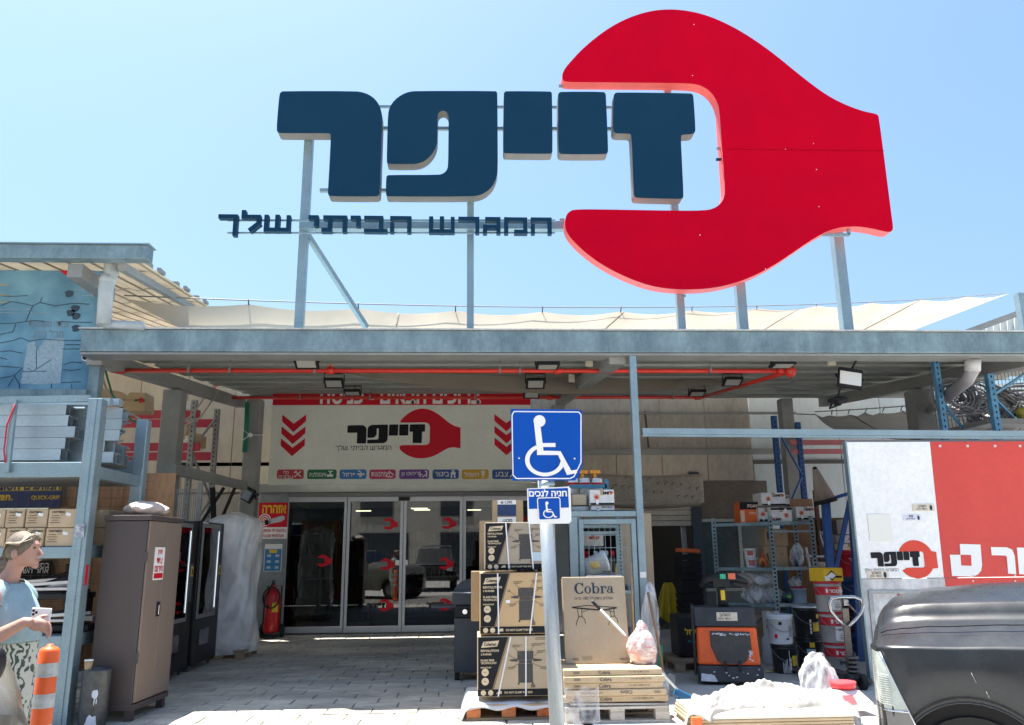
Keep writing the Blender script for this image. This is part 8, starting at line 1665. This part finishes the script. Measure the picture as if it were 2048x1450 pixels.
# neck, torso, hips
nb = P(24, 1150, YWm)
body.loft([ell((hc.x-.03, YWm, hc.z-hh*.55), .055, .055, 16, .25), ell((hc.x-.05, YWm, zchin-.02), .05, .052, 16, .3), ell((nb.x-.02, YWm, zchin-.08), .06, .07, 16, .3), ell((nb.x-.03, YWm, zchin-.12), .09, .14, 16, .2)])
zsh = zchin-.12; zhem = hz(1285); zwaist = hz(1262)
tors = [(zsh+.02, -.035, .075, .10), (zsh-.03, -.03, .1, .175), (zsh-.12, -.0, .125, .19), (zsh-.22, .02, .15, .185), (zsh-.33, .015, .14, .175), (zsh-.45, .015, .15, .175), (zsh-.56, .0, .17, .19), (zsh-.68, -.02, .175, .195), (zsh-.78, -.02, .15, .185)]
body.loft([ell((wx+dx, YWm, z), a, b_) for z, dx, a, b_ in tors])
for s in (-1, 1):
    body.loft([ell((wx-.02, YWm+s*.09, zsh-.7), .11, .1), ell((wx-.01, YWm+s*.095, zsh-.95), .09, .085), ell((wx+.01*s, YWm+s*.09, .48), .06, .06), ell((wx+.0, YWm+s*.09, .36), .062, .06), ell((wx-.02, YWm+s*.09, .12), .04, .04), ell((wx-.02, YWm+s*.09, .06), .045, .045)])
    body.loft([[V((wx-.07+L, YWm+s*.09+w_*math.cos(a), .045+h*math.sin(a))) for a in [2*math.pi*k/12 for k in range(12)]] for L, w_, h in ((0, .03, .035), (.06, .042, .044), (.15, .048, .034), (.22, .03, .022))])
# arms: the near (right-hand side of the picture plane) arm bent forward, hand at the phone
hand = P(70, 1248, YWm-.2)
for s, sh0, el, wr_, hd in ((-1, V((wx-.015, YWm-.2, zsh-.05)), V((wx-.085, YWm-.27, zsh-.36)), P(52, 1243, YWm-.23), P(62, 1246, YWm-.22)), (1, V((wx-.03, YWm+.19, zsh-.05)), V((wx-.04, YWm+.25, zsh-.36)), P(62, 1236, YWm+.1), P(72, 1238, YWm+.08))):
    body.tube([sh0+V((.02, -s*.03, .0)), sh0, sh0*.5+el*.5, el], [.06, .078, .07, .05], 14)
    body.tube([el+V((0, 0, .02)), el, el*.45+wr_*.55, wr_, hd], [.04, .047, .042, .029, .03], 14)
    d = (hd-wr_).normalized(); up = V((0, 0, 1)); body.ball(hd+d*.035, (.05, .018 if s > 0 else .022, .036), 12, 8)
    for k, (L, dz) in enumerate(((.06, .03), (.07, .012), (.066, -.008), (.05, -.026))):
        p0 = hd+d*.06+V((0, 0, dz)); side = V((0, -s*1.0, 0)); body.tube([p0, p0+d*L*.5+side*.004, p0+d*L*.8-up*.014-side*.006, p0+d*L*.85-up*.032-side*.012], [.0105, .0098, .009, .007], 8)
    body.tube([hd+d*.02+V((0, -s*.01, .026)), hd+d*.05+V((0, -s*.014, .052)), hd+d*.085+V((0, -s*.01, .066))], [.013, .0115, .009], 8)
bo = body.build('body', SKIN, t); r_ = bo.modifiers.new('r', 'REMESH'); r_.mode = 'VOXEL'; r_.voxel_size = .0065; r_.use_smooth_shade = True; s_ = bo.modifiers.new('s', 'SMOOTH'); s_.iterations = 4; s_.factor = .5
# eyes and mouth are small dark shapes on the face
for s in (-1, 1): b = MB(); b.ball((hc.x+.078, YWm+s*.03, hc.z+.014), (.008, .012, .006), 8, 6); b.build('eye', M('eye_dark', (.05, .035, .03), .3), t)
b = MB(); b.ball((hc.x+.094, YWm, hc.z-.065), (.006, .02, .003), 8, 5); b.build('lips', M('lip', (.42, .17, .14), .5), t)
# hair: cap swept back to a low tail
b = MB(); rows = []
for i in range(9):
    e = i/8; row = []
    for k in range(25):
        a = R(-150)+R(300)*k/24+math.pi; th = R(4)+R(112-22*math.cos(a-math.pi)*0)*e
        hairline = R(122)-R(56)*max(0, math.cos(a))**1.3+R(40)*max(0, -math.cos(a))
        th = R(3)+hairline*e; rr = (.112 if math.cos(a) < 0 else .094)
        wob = (1.04+.07*noise.noise(V((k*.42, i*.5, 0)))+.05*noise.noise(V((k*1.3, i*.25, 4))))*(1-.1*e**5)
        row.append(V((hc.x-.004+rr*wob*math.sin(th)*math.cos(a), hc.y+.086*wob*math.sin(th)*math.sin(a), hc.z+.01+(hh*1.06)*math.cos(th)*wob)))
    rows.append(row)
vs = [p for r in rows for p in r]; b.add(vs, [(i*25+k, i*25+k+1, (i+1)*25+k+1, (i+1)*25+k) for i in range(8) for k in range(24)], True); hb_ = b.build('hair', HAIR, t, solid=.004, sub=1)
b = MB(); tl = P(17, 1120, YWm); b.tube([(hc.x-.09, YWm, hc.z-.02), (tl.x+.02, YWm, tl.z+.01), (tl.x-.01, YWm, tl.z-.03), (tl.x-.03, YWm, tl.z-.09), (tl.x-.05, YWm, tl.z-.13)], [.055, .042, .05, .04, .012], 12); b.build('hair_tail', HAIR, hb_); b = MB(); b.tube([(tl.x+.03, YWm, tl.z+.015), (tl.x+.012, YWm, tl.z+.0)], .046, 14); b.build('hair_tie', BLACK, hb_)
rn = random.Random(3); b = MB()
for k in range(220):
    a = rn.uniform(-.1, .1); x0_ = hc.x+.075-rn.random()*.04; z0_ = hc.z+.06+rn.random()*.04
    b.tube([(x0_, YWm+a*.6, z0_), (hc.x+.02, YWm+a*1.02, hc.z+hh*1.02-abs(a)*.6-rn.random()*.01), (hc.x-.06, YWm+a, hc.z+.07-abs(a)*.3), (hc.x-.1, YWm+a*.5, hc.z-.02)], .003, 4)
b.build('hair_strands', M('hair_strand', (.30, .24, .17), .5, 0, .4, 30), hb_)
# shirt with cap sleeves
b = MB(); g_ = .016; rr = [(zsh+.025, -.035, .082, .115)]+[(z, dx, a+g_, b_+g_) for z, dx, a, b_ in tors[1:7] if z > zhem+.06]+[(zhem, .0, .178, .2)]
b.loft([ell((wx+dx, YWm, z), a, b_, 28) for z, dx, a, b_ in rr], cap=False)
for s, el in ((-1, V((wx-.085, YWm-.27, zsh-.36))), (1, V((wx-.04, YWm+.25, zsh-.36)))):
    sh0 = V((wx-.02 if s < 0 else wx-.03, YWm+s*.17, zsh-.03)); d = (el-sh0).normalized(); b.tube([sh0-d*.05+V((0, -s*.07, -.01)), sh0-d*.0+V((0, 0, -.02)), sh0+d*.055], [.05, .08, .09], 16, cap=False)
b.build('shirt', SHIRT, t, solid=.006, sub=1)
LEAF = bpy.data.materials.new('leaf_print_cloth'); LEAF.use_nodes = True; n = LEAF.node_tree.nodes; l = LEAF.node_tree.links; tc = n.new('ShaderNodeTexCoord'); vo = n.new('ShaderNodeTexVoronoi'); vo.inputs['Scale'].default_value = 13; wv = n.new('ShaderNodeTexWave'); wv.inputs['Scale'].default_value = 16; wv.inputs['Distortion'].default_value = 9; l.new(tc.outputs['Object'], vo.inputs[0]); l.new(tc.outputs['Object'], wv.inputs[0]); mt = n.new('ShaderNodeMath'); mt.operation = 'MULTIPLY'; l.new(wv.outputs['Fac'], mt.inputs[0]); l.new(vo.outputs['Distance'], mt.inputs[1]); rp = n.new('ShaderNodeValToRGB'); rp.color_ramp.elements[0].position = .1; rp.color_ramp.elements[0].color = (.05, .08, .06, 1); rp.color_ramp.elements[1].position = .2; rp.color_ramp.elements[1].color = (.52, .53, .46, 1); l.new(mt.outputs[0], rp.inputs[0]); l.new(rp.outputs[0], n['Principled BSDF'].inputs['Base Color']); n['Principled BSDF'].inputs['Roughness'].default_value = .85
b = MB(); b.loft([ell((wx-.01, YWm, zhem+.05), .175, .195, 20), ell((wx-.02, YWm, zhem-.05), .195, .21, 20), ell((wx-.02, YWm, zsh-.8), .185, .205, 20)], cap=False)
for s in (-1, 1): b.loft([ell((wx-.02, YWm+s*.095, zsh-.72), .15, .11), ell((wx-.01, YWm+s*.1, zsh-.95), .13, .11), ell((wx, YWm+s*.1, .45), .11, .1), ell((wx-.01, YWm+s*.095, .12), .1, .09)], cap=False)
b.build('trousers', LEAF, t, solid=.006, sub=1)
for s in (-1, 1): b = MB(); b.loft([[V((wx-.08+L, YWm+s*.09+w_*math.cos(a), .045+h*math.sin(a))) for a in [2*math.pi*k/12 for k in range(12)]] for L, w_, h in ((0, .036, .042), (.06, .048, .048), (.15, .054, .04), (.24, .036, .03))]); b.build('shoe', M('sandal_brown', (.1, .07, .05), .7), t)
a, c = P(64, 1245, YWm-.13), P(100, 1217, YWm-.13); t2 = thing('mobile_phone', 'white mobile phone with three dark lenses held by the person', 'phone', a); ctr = P(82, 1231, YWm-.15); b = MB(); b.cbox(ctr, (.115, .009, .085), (0, 3, 0)); b.build('body', WHITE, t2, bevel=.006)
b = MB()
for dx, dz in ((-.043, .028), (-.043, .008), (-.026, .018)): b.tube([ctr+V((dx, -.0045, dz)), ctr+V((dx, -.0065, dz))], .008, 10)
b.build('lens', BLACK, t2)
# dark off-road car standing behind the photographer (the shop glass mirrors it)
sx_, sy_ = -1.7, -1.2
t = thing('offroad_car', 'dark off-road car with slotted chrome grille mirrored in the shop doors', 'car', (sx_, sy_-2.2, 0)); DK = M('black_car_paint', (.012, .014, .016), .15)
def hx(b, x0, x1, y0, y1, z0, z1, tx=0, ty0=0, ty1=0): return b.hexa([(sx_+x0, sy_+y0, z0), (sx_+x1, sy_+y0, z0), (sx_+x1, sy_+y1, z0), (sx_+x0, sy_+y1, z0), (sx_+x0+tx, sy_+y0+ty0, z1), (sx_+x1-tx, sy_+y0+ty0, z1), (sx_+x1-tx, sy_+y1-ty1, z1), (sx_+x0+tx, sy_+y1-ty1, z1)])
b = MB(); hx(b, -.95, .95, -4.5, 0, .5, 1.05, .02); hx(b, -.92, .92, -1.5, -.03, 1.052, 1.2, .06, 0, .06); b.build('body', DK, t, bevel=.06)
b = MB(); hx(b, -.9, .9, -4.45, -1.2, 1.052, 1.85, .14, .1, .75); b.build('cabin', DK, t, bevel=.05); b = MB(); b.add([(sx_-.76, sy_-1.28, 1.14), (sx_+.76, sy_-1.28, 1.14), (sx_+.68, sy_-1.86, 1.78), (sx_-.68, sy_-1.86, 1.78)], [(0, 1, 2, 3)]); b.build('windscreen', M('dark_glass', (.01, .012, .014)), t)
for k in range(7): b = MB(); hx(b, -.42+k*.12, -.34+k*.12, .0, .02, .78, 1.03); b.build('grille_slot', BLACK, t)
b = MB(); hx(b, -.48, .48, -.02, .012, .74, 1.08); b.build('grille', CHROME, t)
for s in (-1, 1): b = MB(); hx(b, s*.7-.14, s*.7+.14, -.01, .03, .86, 1.02); b.build('headlight', M('headlamp_lens', (.42, .46, .42)), t)
b = MB(); hx(b, -.92, .92, -.02, .14, .45, .66); b.build('bumper', TRIM, t, bevel=.03)
for s in (-1, 1):
    for y in (-.85, -3.6): b = MB(); b.tube([(sx_+s*.7, sy_+y, .4), (sx_+s*.96, sy_+y, .4)], .4, 24); b.build('wheel', TYRE, t)
b = MB()
for s in (-1, 1): b.bar((sx_+s*.6, sy_-4.1, 1.95), (sx_+s*.6, sy_-2.0, 1.95), .05)
for k in range(4): b.bar((sx_-.66, sy_-4.0+k*.6, 1.96), (sx_+.66, sy_-4.0+k*.6, 1.96), .04, .05)
b.build('roof_rack', ALU, t)
# ================================================================ ACROSS THE STREET (seen in the shop glass)
op = thing('opposite_building', 'pale building across the road reflected in the shop glass', 'building', (0, -16, 0)); b = MB(); b.box((-26, -22, 0), (26, -16, 5.6)); b.build('wall', stained('street_wall', (.5, .48, .42), (.4, .38, .34), .7, .5), op)
for k in range(9): b = MB(); b.box((-22+k*5, -15.99, .3), (-19+k*5, -15.9, 2.9)); w_ = b.build('window', M('dark_shopfront', (.04, .05, .06), .2), op); b = MB(); b.box((-22+k*5, -15.97, 3.9), (-20+k*5, -15.9, 5.4)); b.build('window', M('dark_shopfront', (.04, .05, .06)), op)
b = MB(); b.box((2, -15.98, 3.0), (14, -15.85, 3.8)); b.build('red_fascia', PRINTR, op)
